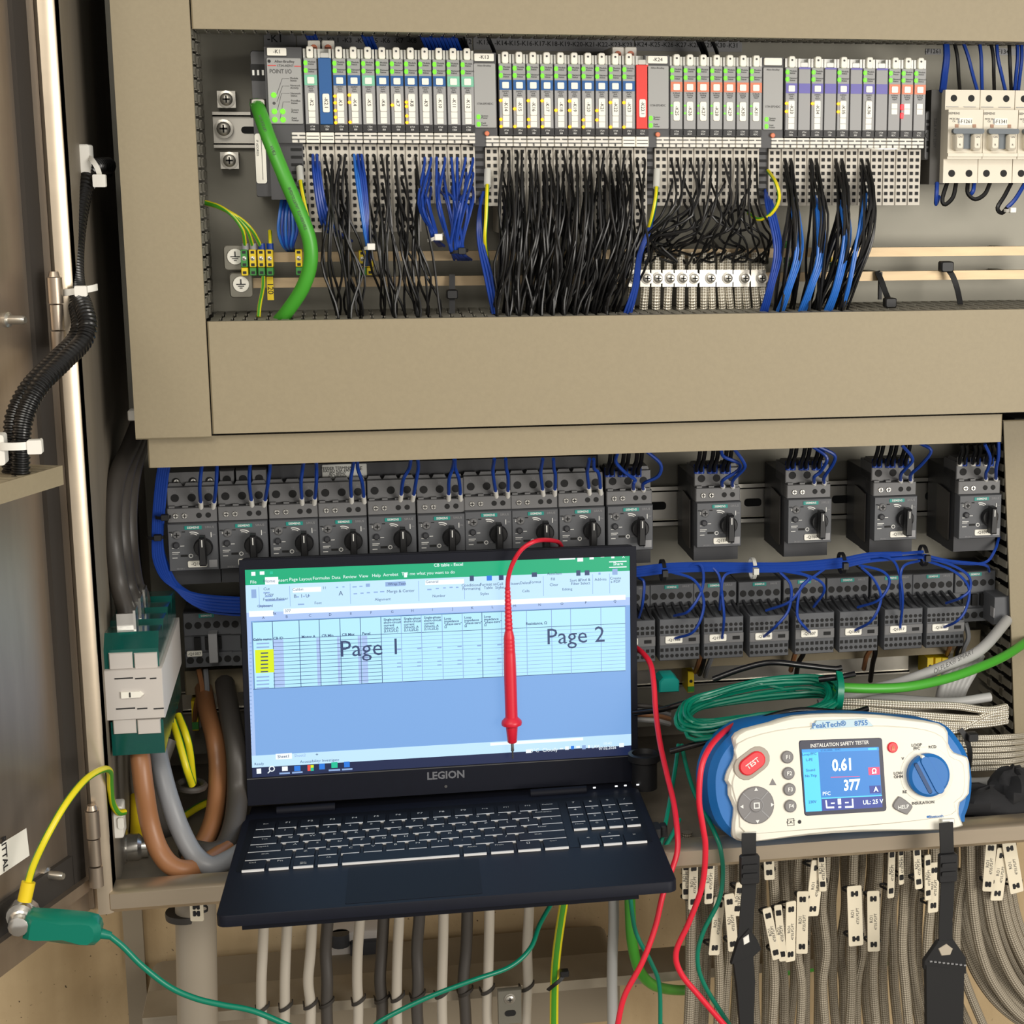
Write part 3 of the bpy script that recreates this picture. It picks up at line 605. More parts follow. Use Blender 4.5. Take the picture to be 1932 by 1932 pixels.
# supply units
for gi, (p0, p1, tn, lab) in ((1, (893, 936, '-K13', 'light grey supply unit labelled K13 at the head of its module group')), (2, (1219, 1262, '-K24', 'light grey supply unit labelled K24 at the head of its module group')), (3, (1438, 1477, '', 'light grey supply unit without readable label beside module K33'))):
    q = P(GROUPS[gi][0], GROUPS[gi][1], YPIO); t, a, b_ = head_unit('supply_unit', lab, p0, p1, 100, q.x, q.z, tn, '')
    txt('Allen-Bradley', 2.2*MM, 'ink_soft', t, (a+b_)/2, YF-.0012, 59*MM); txt('1734-EP24DC', 2.5*MM, 'ink_soft', t, (a+b_)/2, YF-.0012, 27*MM)
    for i, s in enumerate(('System\nPower', 'Field\nPower')): link('status_lamp', ME_led, t, (a+4*MM, YF-.001, (16, 9.8)[i]*MM)); txt(s, 2.1*MM, 'ink', t, a+6.4*MM, YF-.0012, (16, 9.8)[i]*MM, ax='LEFT')
    vent_strip(t, a, -.5*MM, -59*MM)
    b = MB().disc(0, 0, 2.1*MM, YF-.002, YF+.002, 14, 0, .0005); b.build('lock_screw', 'pio_orange', t, (1.2*MM, 0, 2*MM))
# white rail end holders with orange slotted screws
for i, (x, y, lab) in enumerate(((592, 87, 'white rail end holder with an orange screw directly above module K2'), (619, 87, 'white rail end holder with an orange screw directly above the all-blue module'), (1166, 99, 'white rail end holder with an orange screw directly above module K23'), (1190, 99, 'white rail end holder with an orange screw directly above the all-red module'))):
    q = P(x, y, .150); t = thing('rail_end_holder', lab, 'holder', (q.x, YPU, q.z)); D = .150-YPU
    MB().rbox(-5.4*MM, 5.4*MM, D, -.01, -7*MM, 5*MM, 1.5*MM, 0, .0008).build('holder_body', 'white_pl', t)
    MB().disc(0, -1.5*MM, 2.9*MM, D-.0008, D+.002, 14, 0, .0003).build('screw', 'pio_orange', t); MB().box(-2.4*MM, 2.4*MM, D-.0011, D-.0006, -1.9*MM, -1.1*MM).build('screw_slot', 'ink', t)
# name strip on the plate above the modules
def strip(label, x0, x1, y0, y1, names, size):
    r = rc(x0, y0, x1, y1, YPU-.001); t = thing('name_strip', label, 'label strip', ((r[0]+r[1])/2, YPU, r[2])); X, Zz = t.location.x, t.location.z
    MB().box(r[0]-X, r[1]-X, -.001, 0, 0, r[3]-r[2]).build('strip_backing', 'ink_grey', t)
    for s, px, py in names: q = P(px, py, YPU-.0012); txt(s, size, 'ink', t, q.x-X, -.0013, q.z-Zz, bold=.01)
strip('grey strip of small printed K numbers above the first module group', 560, 890, 68, 92, [('-K2', 600, 76), ('-K2.1', 627, 76), ('-K3', 655, 76), ('-K4', 680, 77), ('-K5', 704, 77), ('-K6', 727, 77), ('-K7', 752, 77), ('-K8', 777, 77), ('-K9', 803, 78), ('-K10', 828, 78), ('-K11', 853, 79), ('-K12', 878, 79)], .0058)
strip('grey strip with the large printed number K1', 498, 558, 62, 88, [('-K1', 519, 73)], .0095)
strip('grey strip of printed numbers K13 to K23 on the plate', 893, 1196, 72, 96, [('-K13', 911, 80)]+[('-K%d' % (14+i), 945+i*23.8, 81.5+i*.35) for i in range(10)]+[('-K23.1', 1186, 85)], .0058)
strip('grey strip of small printed numbers K24 to K31', 1198, 1400, 76, 97, [('-K%d' % (24+i), 1210+i*24.6, 84+i*.3) for i in range(8)], .0058)
strip('small grey strip printed F1261 above the miniature breakers', 1747, 1776, 92, 103, [('-F1261', 1761, 97)], .0058)
strip('small grey strip printed F1341 behind the blue feed wires', 1872, 1917, 91, 104, [('-F1341', 1894, 98)], .0058)
# ================================================================== miniature circuit breakers
def mcb(px0, px1, tagname, label, group='miniature breakers'):
    ym, yt = .140, .150; X0, X1 = P(px0, 260, yt).x, P(px1, 260, yt).x; Xc = (X0+X1)/2; W = X1-X0
    zt = P(1850, 170, yt).z; z1 = P(1850, 207, ym).z; z2 = P(1850, 300, ym).z; zb = P(1850, 345, yt).z; Z0 = zb
    t = thing('miniature_breaker', label, 'circuit breaker', (Xc, YPU, Z0), group); D = yt-YPU; Dm = ym-YPU
    MB().box(-W/2+.0002, W/2-.0002, D, -.006, 0, z2-Z0).build('lower_terminals', 'mcb', t); MB().box(-W/2+.0002, W/2-.0002, D, -.006, z1-Z0, zt-Z0).build('upper_terminals', 'mcb', t)
    MB().box(-W/2+.0002, W/2-.0002, Dm, -.006, z2-Z0, z1-Z0).build('middle_body', 'mcb', t)
    n = 2; pw = W/n
    zs = P(1850, 265, ym).z-Z0; zl = P(1850, 240, ym).z-Z0
    for k in range(n):
        xc = -W/2+pw*(k+.5)
        MB().disc(xc, (zt-Z0)-.0075, .0031, D-.0003, D+.001, 16).build('terminal_opening', 'hole', t); MB().disc(xc, .0075+.0012, .0033, D-.0003, D+.001, 16).build('terminal_opening', 'hole', t)
        MB().box(xc-pw/2+.0012, xc+pw/2-.004, D-.0008, D, (zt-Z0)-.0155, (zt-Z0)-.0150).build('groove', 'ink_grey', t)
        b = MB(); b.rbox(xc-.0044, xc+.0044, Dm-.010, Dm, zs-.0095, zs+.0065, .003, 0, .0025); b.build('toggle', 'mcb', t); txt('ON', .0026, 'ink_soft', t, xc, Dm-.0104, zs+.003); txt('R', .0026, 'ink_soft', t, xc, Dm-.0104, zs-.004)
        MB().box(xc+.0042, xc+pw-.0042, Dm-.0035, Dm, zs-.0075, zs+.0075).build('toggle_recess', 'mcb_grey', t) if k < n-1 else None
        MB().box(xc-.0016, xc+.0016, Dm-.0006, Dm, zs+.0115, zs+.0145).build('indicator', 'cable_brown', t)
    MB().rbox(-W/2+.002, W/2-.002, Dm-.0095, Dm-.004, zs+.0058, zs+.0105, .002).build('toggle_bar', 'mcb_grey', t)
    MB().box(-W/2, W/2, Dm-.0025, Dm, zs-.0145, zs-.0115).build('ledge', 'mcb', t)
    lb = MB().box(-.0062, .0062, Dm-.0008, Dm, zl-.0030+.005, zl+.0030+.005).build('name_label', 'label_white', t)
    txt(tagname, .0046, 'ink', lb, 0, Dm-.0011, zl+.005); txt('SIEMENS', .0030, 'ink_soft', t, -W/2+.0055, Dm-.0004, z1-Z0-.0035)
    txt('MCB 2A\nC6', .0024, 'ink_soft', t, -W/2+.0055, Dm-.0004, z1-Z0-.0095); b = MB(); b.box(-W/2+.0095, -W/2+.0125, Dm-.0004, Dm, z1-Z0-.0125, z1-Z0-.008); b.build('printed_patch', 'ink_grey', t)
mcb(1781, 1846.6, '-F1261', 'cream two-pole miniature breaker labelled F1261')
mcb(1847, 1912, '-F1341', 'cream two-pole miniature breaker labelled F1341')
mcb(1912.6, 1978, '', 'cream miniature breaker right of breaker F1341, its terminals bearing extra screws')
# dark block painted as the shaded left side of the breakers, and the rail stop beside it
t = thing('shaded_side', 'dark grey auxiliary block on the left flank of breaker F1261', 'switch block', (P(1765, 345, .16).x, YPU, P(1765, 350, .16).z)); lc = tuple(-c for c in t.location)
r = rc(1752, 170, 1780, 348, .165); MB().box(r[0], r[1], .160, YPU-.004, r[2], r[3]).build('block_body', 'mcb_shade', t, lc)
txt('5SL6 AUX 230V', .0040, 'ink', t, -.002, .1595-YPU, .048, math.pi/2)
t = thing('rail_stop', 'grey plastic rail stop between the last module and the breakers', 'rail stop', (P(1748, 300, .17).x, YPU, P(1748, 300, .17).z)); lc = tuple(-c for c in t.location)
r = rc(1742, 210, 1757, 302, .17); MB().rbox(r[0], r[1], .165, YPU-.002, r[2], r[3], .002, 0, .001).build('stop_body', 'siemens_lt', t, lc)
for y0, y1 in ((226, 232), (237, 245), (266, 276), (280, 287)): r = rc(1748, y0, 1755, y1, .165); MB().box(r[0], r[1], .1643, .166, r[2], r[3]).build('stop_opening', 'hole', t, lc)
r = rc(1746, 250, 1757, 261, .165); MB().disc((r[0]+r[1])/2, (r[2]+r[3])/2, .0028, .1640, .166, 14).build('screw', 'ink_soft', t, lc)
# ================================================================== earth terminals and shield clamps
def earth_term(x, y0, y1, cols, label, Y=.155, grp='yellow and green earth terminals'):
    r = rc(x-6.5, y0, x+6.5, y1, Y); X, Z0 = (r[0]+r[1])/2, r[2]; t = thing('earth_terminal', label, 'terminal', (X, .176, Z0), grp); h = r[3]-r[2]; W = (r[1]-r[0])/2
    MB().rbox(-W, W, Y-.176, 0, h*.32, h, .0008, 0, .0006).build('upper_half', cols[0], t); MB().rbox(-W, W, Y-.176-.002, 0, 0, h*.31, .0008, 0, .0006).build('lower_half', cols[1], t)
    screw(t, 0, Y-.176, h*.66, W*.5)
    for k in (.42, .9, .12): MB().box(-W*.5, W*.5, Y-.1785 if k == .12 else Y-.1764, Y-.175, h*k-.0012, h*k+.0012).build('marking', 'ink', t)
    return t
for x, c, l in ((461, ('green_t', 'yellow'), 'green-topped earth terminal at the end of the upper bar'), (477, ('yellow', 'green_t'), 'yellow earth terminal between the green-topped one and its yellow neighbour'), (493, ('yellow', 'green_t'), 'yellow earth terminal with a dark blue wire sleeve, next inward from the bar end'), (509, ('yellow', 'green_t'), 'innermost yellow earth terminal of the four at the bar end')):
    earth_term(x, 471, 520, c, l)
earth_term(564, 471, 519, ('yellow', 'green_t'), 'single yellow-green earth terminal half hidden by the thick green cable')
earth_term(684, 473, 519, ('yellow', 'green_t'), 'dull earth terminal behind the black wires, left one of a close pair', .16); earth_term(698, 473, 519, ('yellow', 'yellow'), 'dull yellow earth terminal behind the black wires with a bright screw', .16)
earth_term(1488, 455, 518, ('green_t', 'green_t'), 'green earth terminal behind the black and blue wires under the violet modules', .17)
earth_term(1575, 450, 516, ('yellow', 'green_t'), 'yellow earth terminal deep between the wire bundles under module K35', .17)
r = rc(504, 522, 516, 566, .165); t = MB().box(r[0], r[1], .164, .1655, r[2], r[3]).build('wire_marker', 'yellow'); tag(t, 'long yellow-green wire marker flag hanging below the earth terminals', 'label')
tm = txt('120', .007, 'ink', t, (r[0]+r[1])/2, .1637, (r[2]+r[3])/2, math.pi/2)
CL = [(1186, 1201), (1208, 1226), (1229, 1247), (1250, 1271), (1273, 1295), (1296, 1316), (1320, 1350), (1352, 1382), (1384, 1414), (1417, 1445)]
for i, (x0, x1) in enumerate(CL):
    r = rc(x0, 509, x1, 541, .155); X = (r[0]+r[1])/2; w_ = (r[1]-r[0])/2; h = r[3]-r[2]
    t = thing('shield_clamp', ('narrow' if i < 6 else 'wide')+' metal shield clamp with a slotted screw on the lower earth bar', 'clamp', (X, .168, r[2]), ('narrow' if i < 6 else 'wide')+' shield clamps on the lower earth bar')
    b = MB(); b.box(-w_, w_, -.013, -.0115, 0, h); b.box(-w_, -w_+.0012, -.0115, .008, 0, h); b.box(w_-.0012, w_, -.0115, .008, h*.3, h); b.build('clamp_plate', 'zinc', t)
    screw(t, w_*.45, -.013, h*.5, .0042)
    nb = 1 if i < 6 else 2
    for k in range(nb):
        xx = (x0+x1)/2+(0 if nb == 1 else (-7, 7)[k]); dx = (xx-1300)*.06 + random.uniform(-3, 3)
        wire('braided_cable', [(xx, 478, .163), (xx, 505, .160), (xx, 540, .160), (xx+dx*.4, 565, .158), (xx+dx, 600, .165)], .0040 if nb == 1 else .0036, 'braid', 'bare braided cable shield held by a '+('narrow' if nb == 1 else 'wide')+' clamp on the lower earth bar', 'cable', 'braided shields under the '+('narrow' if nb == 1 else 'wide')+' clamps', 10)
# black cable-tie mounts around the lower bar
def strapmb(pts, w_, th, side=None):
    """flat band along points (world)"""
    pts = smooth_pts(pts, 4); b = MB(); vs = []; k = len(pts)
    for i, p in enumerate(pts):
        t = (pts[min(i+1, k-1)]-pts[max(i-1, 0)]).normalized(); s = side if side is not None else t.cross(Vector((0, -1, 0))); s = (s-t*s.dot(t)).normalized(); nn = s.cross(t)
        vs += [p-s*w_/2-nn*th/2, p+s*w_/2-nn*th/2, p+s*w_/2+nn*th/2, p-s*w_/2+nn*th/2]
    fs = []
    for i in range(k-1):
        for j in range(4): fs.append((i*4+j, i*4+(j+1) % 4, (i+1)*4+(j+1) % 4, (i+1)*4+j))
    fs += [(0, 1, 2, 3), tuple((k-1)*4+j for j in range(4))]; b.add(vs, fs); return b
def tie(label, pts, w_, head, hs, mat='black', grp=None):
    p = [P(*q) for q in pts]; h = P(*head); t = thing('cable_tie', label, 'cable tie', h, grp); lc = tuple(-c for c in h)
    strapmb(p, w_, .0012).build('strap', mat, t, lc); MB().rbox(-hs, hs, -hs*.8, hs*.8, -hs*.8, hs*.8, hs*.3, 0, hs*.2).build('head', mat, t); return t
tie('black cable tie with its head at the duct, slung over the lower bar', [(1655, 512, .165), (1663, 530, .158), (1672, 555, .15), (1680, 572, .14)], .0052, (1679, 571, .138), .0055)
tie('black cable tie with its head on top of the lower bar', [(1785, 504, .160), (1797, 520, .155), (1806, 545, .15), (1812, 574, .14)], .0052, (1785, 503, .158), .0062)
tie('upright black cable tie with an eyelet foot in front of the lower bar', [(853, 518, .162), (853, 548, .158), (853, 592, .15)], .0052, (853, 555, .154), .0050)
MB().box(P(1661, 530, .164).x-.0016, P(1661, 530, .164).x+.0016, .163, .1665, P(1661, 565, .164).z, P(1661, 513, .164).z).build('rear_strap', 'black', bpy.data.objects['cable_tie'], tuple(-c for c in bpy.data.objects['cable_tie'].location))
# ================================================================== wires of the upper field
rnd = random.Random(5)
SP = .0098; SX0 = xL1+.001                      # slots of the wide duct
def slot_x(x): return SX0+round((x-SX0)/SP)*SP
def jit(a): return rnd.uniform(-a, a)
def term_pt(tn, colm, row):
    X, Z, n = TERM[tn]; return Vector((X+(-2.75*MM, 2.75*MM)[colm], YPIO+.0125, Z-13.2*MM-row*6.05*MM))
def pxx(x, y, Y=.14): return P(x, y, Y).x
def hang(tn, colm, row, xend, mat, r, label, group, bulge=.018, sway=.004, name='black_wire', ymid=None, n=6):
    a = term_pt(tn, colm, row); e = Vector((slot_x(xend)+jit(.0016), YD+rnd.uniform(.02, .075), zM1-.006))
    yb = YPIO-rnd.uniform(.002, bulge); h = a.z-e.z
    p = [a, a+Vector((jit(.001), -.006, -.004)), Vector((a.x+(e.x-a.x)*.12+jit(sway), yb, a.z-h*.28)), Vector((a.x+(e.x-a.x)*rnd.uniform(.3, .6)+jit(sway*1.6), yb+.002, a.z-h*.60)), Vector((e.x+(a.x-e.x)*.12+jit(sway*.6), (yb+e.y)/2, e.z+h*.14)), e]
    wire(name, p, r, mat, label, 'wire', group, n, 3, False)
KR = .00115
def NM(tn): return {'-K2.1': 'the all-blue module', '-K23.1': 'the all-red module'}.get(tn, 'module '+tn[1:])
# group 1: black wires
for tn, cols, rows in (('-K2.1', (0, 1), (1, 3, 5)), ('-K3', (0, 1), (1, 3, 6, 8)), ('-K5', (0, 1), (1, 4, 7)), ('-K6', (0, 1), (1, 5, 8)), ('-K7', (0, 1), (1, 4, 7, 9)), ('-K8', (1,), (1, 3, 6, 8, 10))):
    for c in cols:
        for rw in rows:
            X = TERM[tn][0]; x0 = pxx(625, 400); x1 = pxx(765, 400); k = (X-x0)/(x1-x0)
            hang(tn, c, rw, pxx(645, 590, .13)+(pxx(795, 590, .13)-pxx(645, 590, .13))*k+jit(.006), 'wire_black', KR, f'black control wire hanging from the terminals under {NM(tn)}', f'black wires under {NM(tn)}', .02, .006)
# group 2: the dense black curtain
for i in range(11):
    tn = ('-K%d' % (14+i)) if i < 10 else '-K23.1'
    for c in (0, 1):
        for rw in ((0, 2, 3, 5, 6, 8, 10) if i < 10 else (1, 4, 7)):
            if i == 10 and c == 1 and rw > 3: continue
            X = TERM[tn][0]; xe = pxx(930, 590, .13)+(pxx(1175, 590, .13)-pxx(930, 590, .13))*(i+.25+.5*c)/10.8
            hang(tn, c, rw, xe+jit(.004), 'wire_black', KR, f'black control wire in the dense curtain under {NM(tn)}', f'black wires under {NM(tn)}', .024, .005)
# group 3: sparse wires looping into the shield clamps
for i in range(7):
    tn = '-K%d' % (25+i)
    for k, (c, rw) in enumerate(((0, 1), (1, 1), (0, 7), (1, 7), (0, 4))):
        a = term_pt(tn, c, rw); cx = CL[min(9, int(i*1.45+k*.35))]; e = P((cx[0]+cx[1])/2+jit(4), 486+jit(3), .160); yb = YPIO-rnd.uniform(-.004, .016)
        loop = rnd.random() < .45
        m1 = Vector((a.x+jit(.01)-.004, yb, a.z-(a.z-e.z)*.45)); m2 = Vector((e.x+jit(.014), yb+.008, e.z+.018)); m3 = Vector((e.x+jit(.02), .150, e.z-.004 if loop else e.z+.008))
        wire('black_wire', [a, a+Vector((0, -.006, -.004)), m1, m2, m3, e], KR, 'wire_black', f'black analogue wire looping from module {tn[1:]} to the shield clamps', 'wire', f'black wires under module {tn[1:]}', 6, 4, False)
for (x, y, rx, ry) in ((1262, 432, 22, 16), (1340, 428, 26, 20), (1398, 415, 24, 20), (1215, 445, 14, 10)):
    p = [(x+rx*math.cos(math.radians(a)), y-ry*math.sin(math.radians(a)), .142+.006*math.sin(a/57)) for a in range(-40, 330, 30)]
    wire('black_wire', p, .0012, 'wire_black', 'black wire curled into a loose ring above the shield clamps', 'wire', 'curled black wires above the shield clamps')
# group 4: bundles slanting down to the duct
for tn, xs, xe in (('-K33', (1462, 1482), 1482), ('-K34', (1508, 1530), 1524), ('-K35', (1548, 1572), 1548), ('-K36', (1596, 1622), 1572)):
    for k in range(12):
        hang(tn, k % 2, (1, 1, 2, 2, 3, 3)[k//2], pxx(xe+jit(14), 585, .13), 'wire_black', .00125, f'black wire in the thick bundle under module {tn[1:]}', f'black wires under module {tn[1:]}', .022, .004)
for k, (xs, ys, xm, ym_, xe) in enumerate(((1448, 358, 1468, 470, 1440), (1495, 362, 1508, 470, 1470), (1542, 368, 1549, 480, 1512), (1588, 362, 1598, 450, 1560), (1632, 348, 1620, 465, 1590))):
    nm = ('the last supply unit', 'module K33', 'module K34', 'module K35', 'module K36')[k]
    for j in range(4 if k < 4 else 2):
        d = (j-1.5)*4
        wire('blue_wire', [(xs+d*.7, ys+j*6, YPIO+.012), (xs+d+4, ys+30, .118), (xm+d, ym_, .108+j*.003), (xm+d*.8+(xe-xm)*.5, 540, .112), (xe+d, 592, .125)], .0013, 'wire_lblue' if k else 'wire_blue', f'bright blue wire dropping from the lower terminals beside {nm}', 'wire', f'blue wires beside {nm}')
for j in range(2):
    wire('black_wire', [(1643+j*3, 352, YPIO+.012), (1650+j*2, 400, .115), (1646-j*3, 455, .108), (1622-j*4, 520, .112), (1596-j*8, 590, .125)], .0012, 'wire_black', 'lone black wire bowing out below the bare terminals beside module K36', 'wire', 'lone black wires beside module K36')
# blue wires of group 1
for j in range(4):
    wire('blue_wire', [(590+j*4, 292+(j % 2)*14, .140), (592+j*4, 330, .122), (600+j*5, 390, .120), (612+j*7, 432, .13), (640+j*8, 446+j*3, .16)], .0013, 'wire_blue', 'blue wire from the terminals under module K2, vanishing behind the black wires', 'wire', 'blue wires under module K2')
for j in range(5):
    wire('blue_wire', [(668+j*3.5, 292+(j % 2)*12, .140), (673+j*4, 340, .120), (682+j*3.2, 400, .114), (688+j*2.4, 440, .116), (693+j*1.5, 470, .125), (690+j*2, 500, .16)], .0013, 'wire_lblue' if j < 2 else 'wire_blue', 'blue wire from the terminals under module K4 into a white tie', 'wire', 'blue wires under module K4')
for tn, n_ in (('-K9', 6), ('-K10', 6), ('-K11', 7), ('-K12', 7)):
    for j in range(n_):
        a = term_pt(tn, j % 2, (1, 1, 3, 3, 5, 5, 6)[j]); X = (818 if tn in ('-K9',) else 858+jit(10)); Yt = 452 if tn == '-K9' else 478
        p = [a, a+Vector((jit(.001), -.006, -.006)), P(X+(j-3)*4+( -16 if tn == '-K9' else {'-K10': -18, '-K11': 4, '-K12': 16}[tn]), 385+jit(8), .110+jit(.006)), P(X+(j-3)*2.2, Yt-18, .116), P(X+(j-3)*1.4+4, Yt, .125), P(X+16+jit(8), Yt+12, .16)]
        wire('blue_wire', p, .00125, 'wire_blue', f'blue wire hanging from the terminals under module {tn[1:]} into a tied bundle', 'wire', f'blue wires under module {tn[1:]}', 6, 4, False)
def small_tie(x, y, Y, label, mat='tie_white', rx=9, ang=0., hs=.0034):
    q = P(x, y, Y); t = thing('cable_tie', label, 'cable tie', q, None); s = rx*.00047
    pts = [Vector((s*math.cos(a/180*math.pi), .006*math.sin(a/180*math.pi), .0)) for a in range(180, 361, 30)]
    strapmb([p+Vector((0, 0, p.x*ang)) for p in pts], .0028, .0011, Vector((0, 0, 1))).build('strap', mat, t); MB().rbox(-hs, hs, -.009, -.004, -hs*.7, hs, .0008, 0, .0006).build('head', mat, t, (s*.3, 0, 0)); return t
small_tie(697, 466, .122, 'small white cable tie around the blue wires under module K4', ang=.3)
small_tie(822, 448, .122, 'small white cable tie around the blue wires under module K9', ang=.4, rx=14)
small_tie(866, 474, .122, 'small black cable tie around the blue wires under modules K11 and K12', 'black', ang=.1, rx=16)
# earth wires at the group heads, with pale sleeves
for i, (pts, lab) in enumerate((([(566, 325, .140), (568, 350, .124), (576, 390, .120), (586, 435, .122), (586, 470, .15)], 'yellow-green earth wire with a pale sleeve beside the thick green cable'), ([(920, 330, .140), (919, 360, .120), (917, 410, .116), (915, 455, .12), (922, 500, .15)], 'yellow-green earth wire with a pale sleeve under supply unit K13'), ([(1239, 330, .140), (1238, 365, .122), (1232, 400, .12), (1222, 435, .13), (1210, 470, .16)], 'yellow-green earth wire with a pale sleeve under supply unit K24'), ([(1449, 322, .140), (1464, 345, .112), (1470, 375, .108), (1456, 402, .112), (1432, 414, .122), (1412, 402, .14)], 'yellow-green earth wire curving out in a hook beside module K33'))):
    t = wire('earth_wire', pts, .0017, 'wire_yg', lab, n=8)
    if i < 3: a, b_ = P(*pts[0]), P(*pts[1]); MB().cyl(a+Vector((0, -.002, .004)), a.lerp(b_, .7), .0032, 10).build('sleeve', 'clear', t)
for j in range(3):
    wire('blue_wire', [(912-j*3, 362+j*6, .140), (902+j*2, 410, .126), (903+j*4, 460, .122), (915+j*6, 520, .125), (930+j*4, 592, .13)], .0013, 'wire_blue', 'blue wire dropping from supply unit K13 beside the earth wire', 'wire', 'blue wires under supply unit K13')
for j in range(3):
    wire('blue_wire', [(1238-j*2, 380+j*5, .140), (1228-j*2, 430, .126), (1210-j*3, 480, .122), (1203-j*4, 540, .125), (1190-j*6, 592, .13)], .0013, 'wire_blue', 'blue wire dropping from supply unit K24 beside the shield clamps', 'wire', 'blue wires under supply unit K24')
for j in range(6):
    wire('blue_wire', [(532+j*6, 372+j*3, .165), (528+j*6, 400, .16), (525+j*7, 435, .158), (533+j*4, 462, .16), (545+j*2, 475, .175)], .0014, 'wire_blue' if j % 2 else 'wire_lblue', 'blue wire of the tied bunch under the network adapter', 'wire', 'blue wires under the network adapter')
for j, (xe, dk) in enumerate(((463, 'ink_grey'), (478, 'ink_grey'), (494, 'wire_blue'), (394, 'wire_blue'))):
    if j < 3: pts = [(388, 381+j*1.5, .165), (415, 390+j*1, .155), (440+j*6, 408+j*2, .15), (458+j*9, 435, .152), (xe, 468, .160)]; lab = ('yellow-green earth wire from the left duct to the green-topped earth terminal', 'yellow-green earth wire from the left duct to the second earth terminal', 'yellow-green earth wire from the left duct ending in a dark blue sleeve')[j]
    else: pts = [(509, 436, .17), (510, 455, .16), (510, 470, .16)]; lab = 'short yellow-green earth wire rising behind the innermost earth terminal'; xe = 510
    t = wire('earth_wire', pts, .0017, 'wire_yg', lab, n=8); e = P(xe, 470, .160); MB().cyl(e+Vector((0, 0, .005)), e-Vector((0, 0, .001)), .003, 10).build('ferrule', dk, t)
wire('earth_wire', [(497, 522, .150), (496, 545, .145), (490, 575, .135), (488, 598, .13)], .0017, 'wire_yg', 'yellow-green earth wire dropping from the earth terminals into the duct', n=8)
# thick green network cable
t = thing('network_cable', 'thick green network cable curving from the adapter port down to the duct', 'cable', P(478, 200, .14)); lc = tuple(-c for c in t.location)
gp = smooth_pts([P(*q) for q in ((484, 196, .148), (490, 212, .125), (505, 255, .108), (533, 325, .100), (567, 405, .098), (584, 455, .099), (585, 500, .102), (570, 545, .108), (540, 590, .12), (528, 604, .13))], 6)
MB().tube(gp, .0061, 14).build('cable_jacket', 'cable_green', t, lc)
r = rc(474, 187, 502, 204, .145); MB().rbox(r[0], r[1], .134, .150, r[2], r[3], .002, 0, .001).build('plug', 'zinc', t, lc)
for k in (.22, .42): 
    i = int(len(gp)*k); d = (gp[i+2]-gp[i]).normalized(); o = txt('INDUSTRIAL ETHERNET', .0035, 'ink_soft', t, 0, 0, 0); o.matrix_basis = Frame(gp[i]-t.location+Vector((0, -.0062, 0)), d, (0, 0, 1) if abs(d.z) < .5 else Vector((-d.z, 0, d.x))*-1).mat()
# miniature breaker wiring
for i, (x0, xm, x1, c) in enumerate(((1782, 1784, 1776, 'b'), (1785, 1788, 1781, 'b'), (1797, 1806, 1811, 'k'), (1812, 1826, 1844, 'b'), (1846, 1851, 1853, 'b'), (1866, 1874, 1876, 'k'), (1880, 1882, 1897, 'b'), (1904, 1905, 1908, 'k'), (1918, 1920, 1914, 'b'), (1926, 1928, 1921, 'b'))):
    wire('blue_wire' if c == 'b' else 'black_wire', [(x0, 66, .15), (xm, 105, .145), ((xm+x1)/2, 140, .148), (x1, 172, .160)], .0022 if i < 2 else .0017, 'wire_blue' if c == 'b' else 'wire_black', ('blue' if c == 'b' else 'black')+' feed wire dropping from the top duct into a miniature breaker', 'wire', ('blue' if c == 'b' else 'black')+' feed wires of the miniature breakers')
for pts, c, lab in (([(1768, 345, .16), (1767, 365, .155), (1766, 385, .16), (1771, 370, .165)], 'b', 'short blue wire end under the auxiliary block'), ([(1787, 345, .16), (1778, 375, .155), (1783, 386, .153), (1798, 372, .155), (1804, 345, .16)], 'k', 'black link wire looped under breaker F1261'), ([(1826, 345, .16), (1826, 365, .155), (1840, 376, .153), (1858, 366, .155), (1868, 345, .16)], 'k', 'black link wire looped between the two labelled breakers'), ([(1838, 345, .16), (1836, 360, .155), (1830, 368, .158)], 'b', 'short blue wire end under breaker F1341'), ([(1908, 345, .16), (1895, 370, .155), (1882, 392, .153), (1890, 402, .155), (1902, 390, .158)], 'k', 'black wires hooked under the miniature breaker right of F1341'), ([(1934, 345, .16), (1916, 375, .155), (1900, 392, .156)], 'b', 'blue wire slanting under the miniature breaker right of F1341')):
    wire('blue_wire' if c == 'b' else 'black_wire', pts, .0020, 'wire_blue' if c == 'b' else 'wire_black', lab)
small_tie(1903, 397, .153, 'small white cable tie on the hooked wires under the miniature breakers', hs=.003)
# dark wires dropping from the top duct behind the modules
for x, n_, c in ((585, 3, 'wire_blue'), (690, 3, 'wire_blue'), (800, 12, 'wire_blue'), (870, 2, 'wire_black'), (925, 1, 'wire_black'), (1318, 2, 'wire_black'), (1345, 1, 'wire_black')):
    for j in range(n_):
        wire('feed_wire', [(x+j*7-8, 62, .17), (x+j*7, 80, .17), (x+j*7+8, 100, .18), (x+j*7+9, 118, .19)], .0017, c, ('dark blue' if c == 'wire_blue' else 'black')+' wire dropping from the top duct behind the modules', 'wire', ('dark blue' if c == 'wire_blue' else 'black')+' wires behind the module tops')
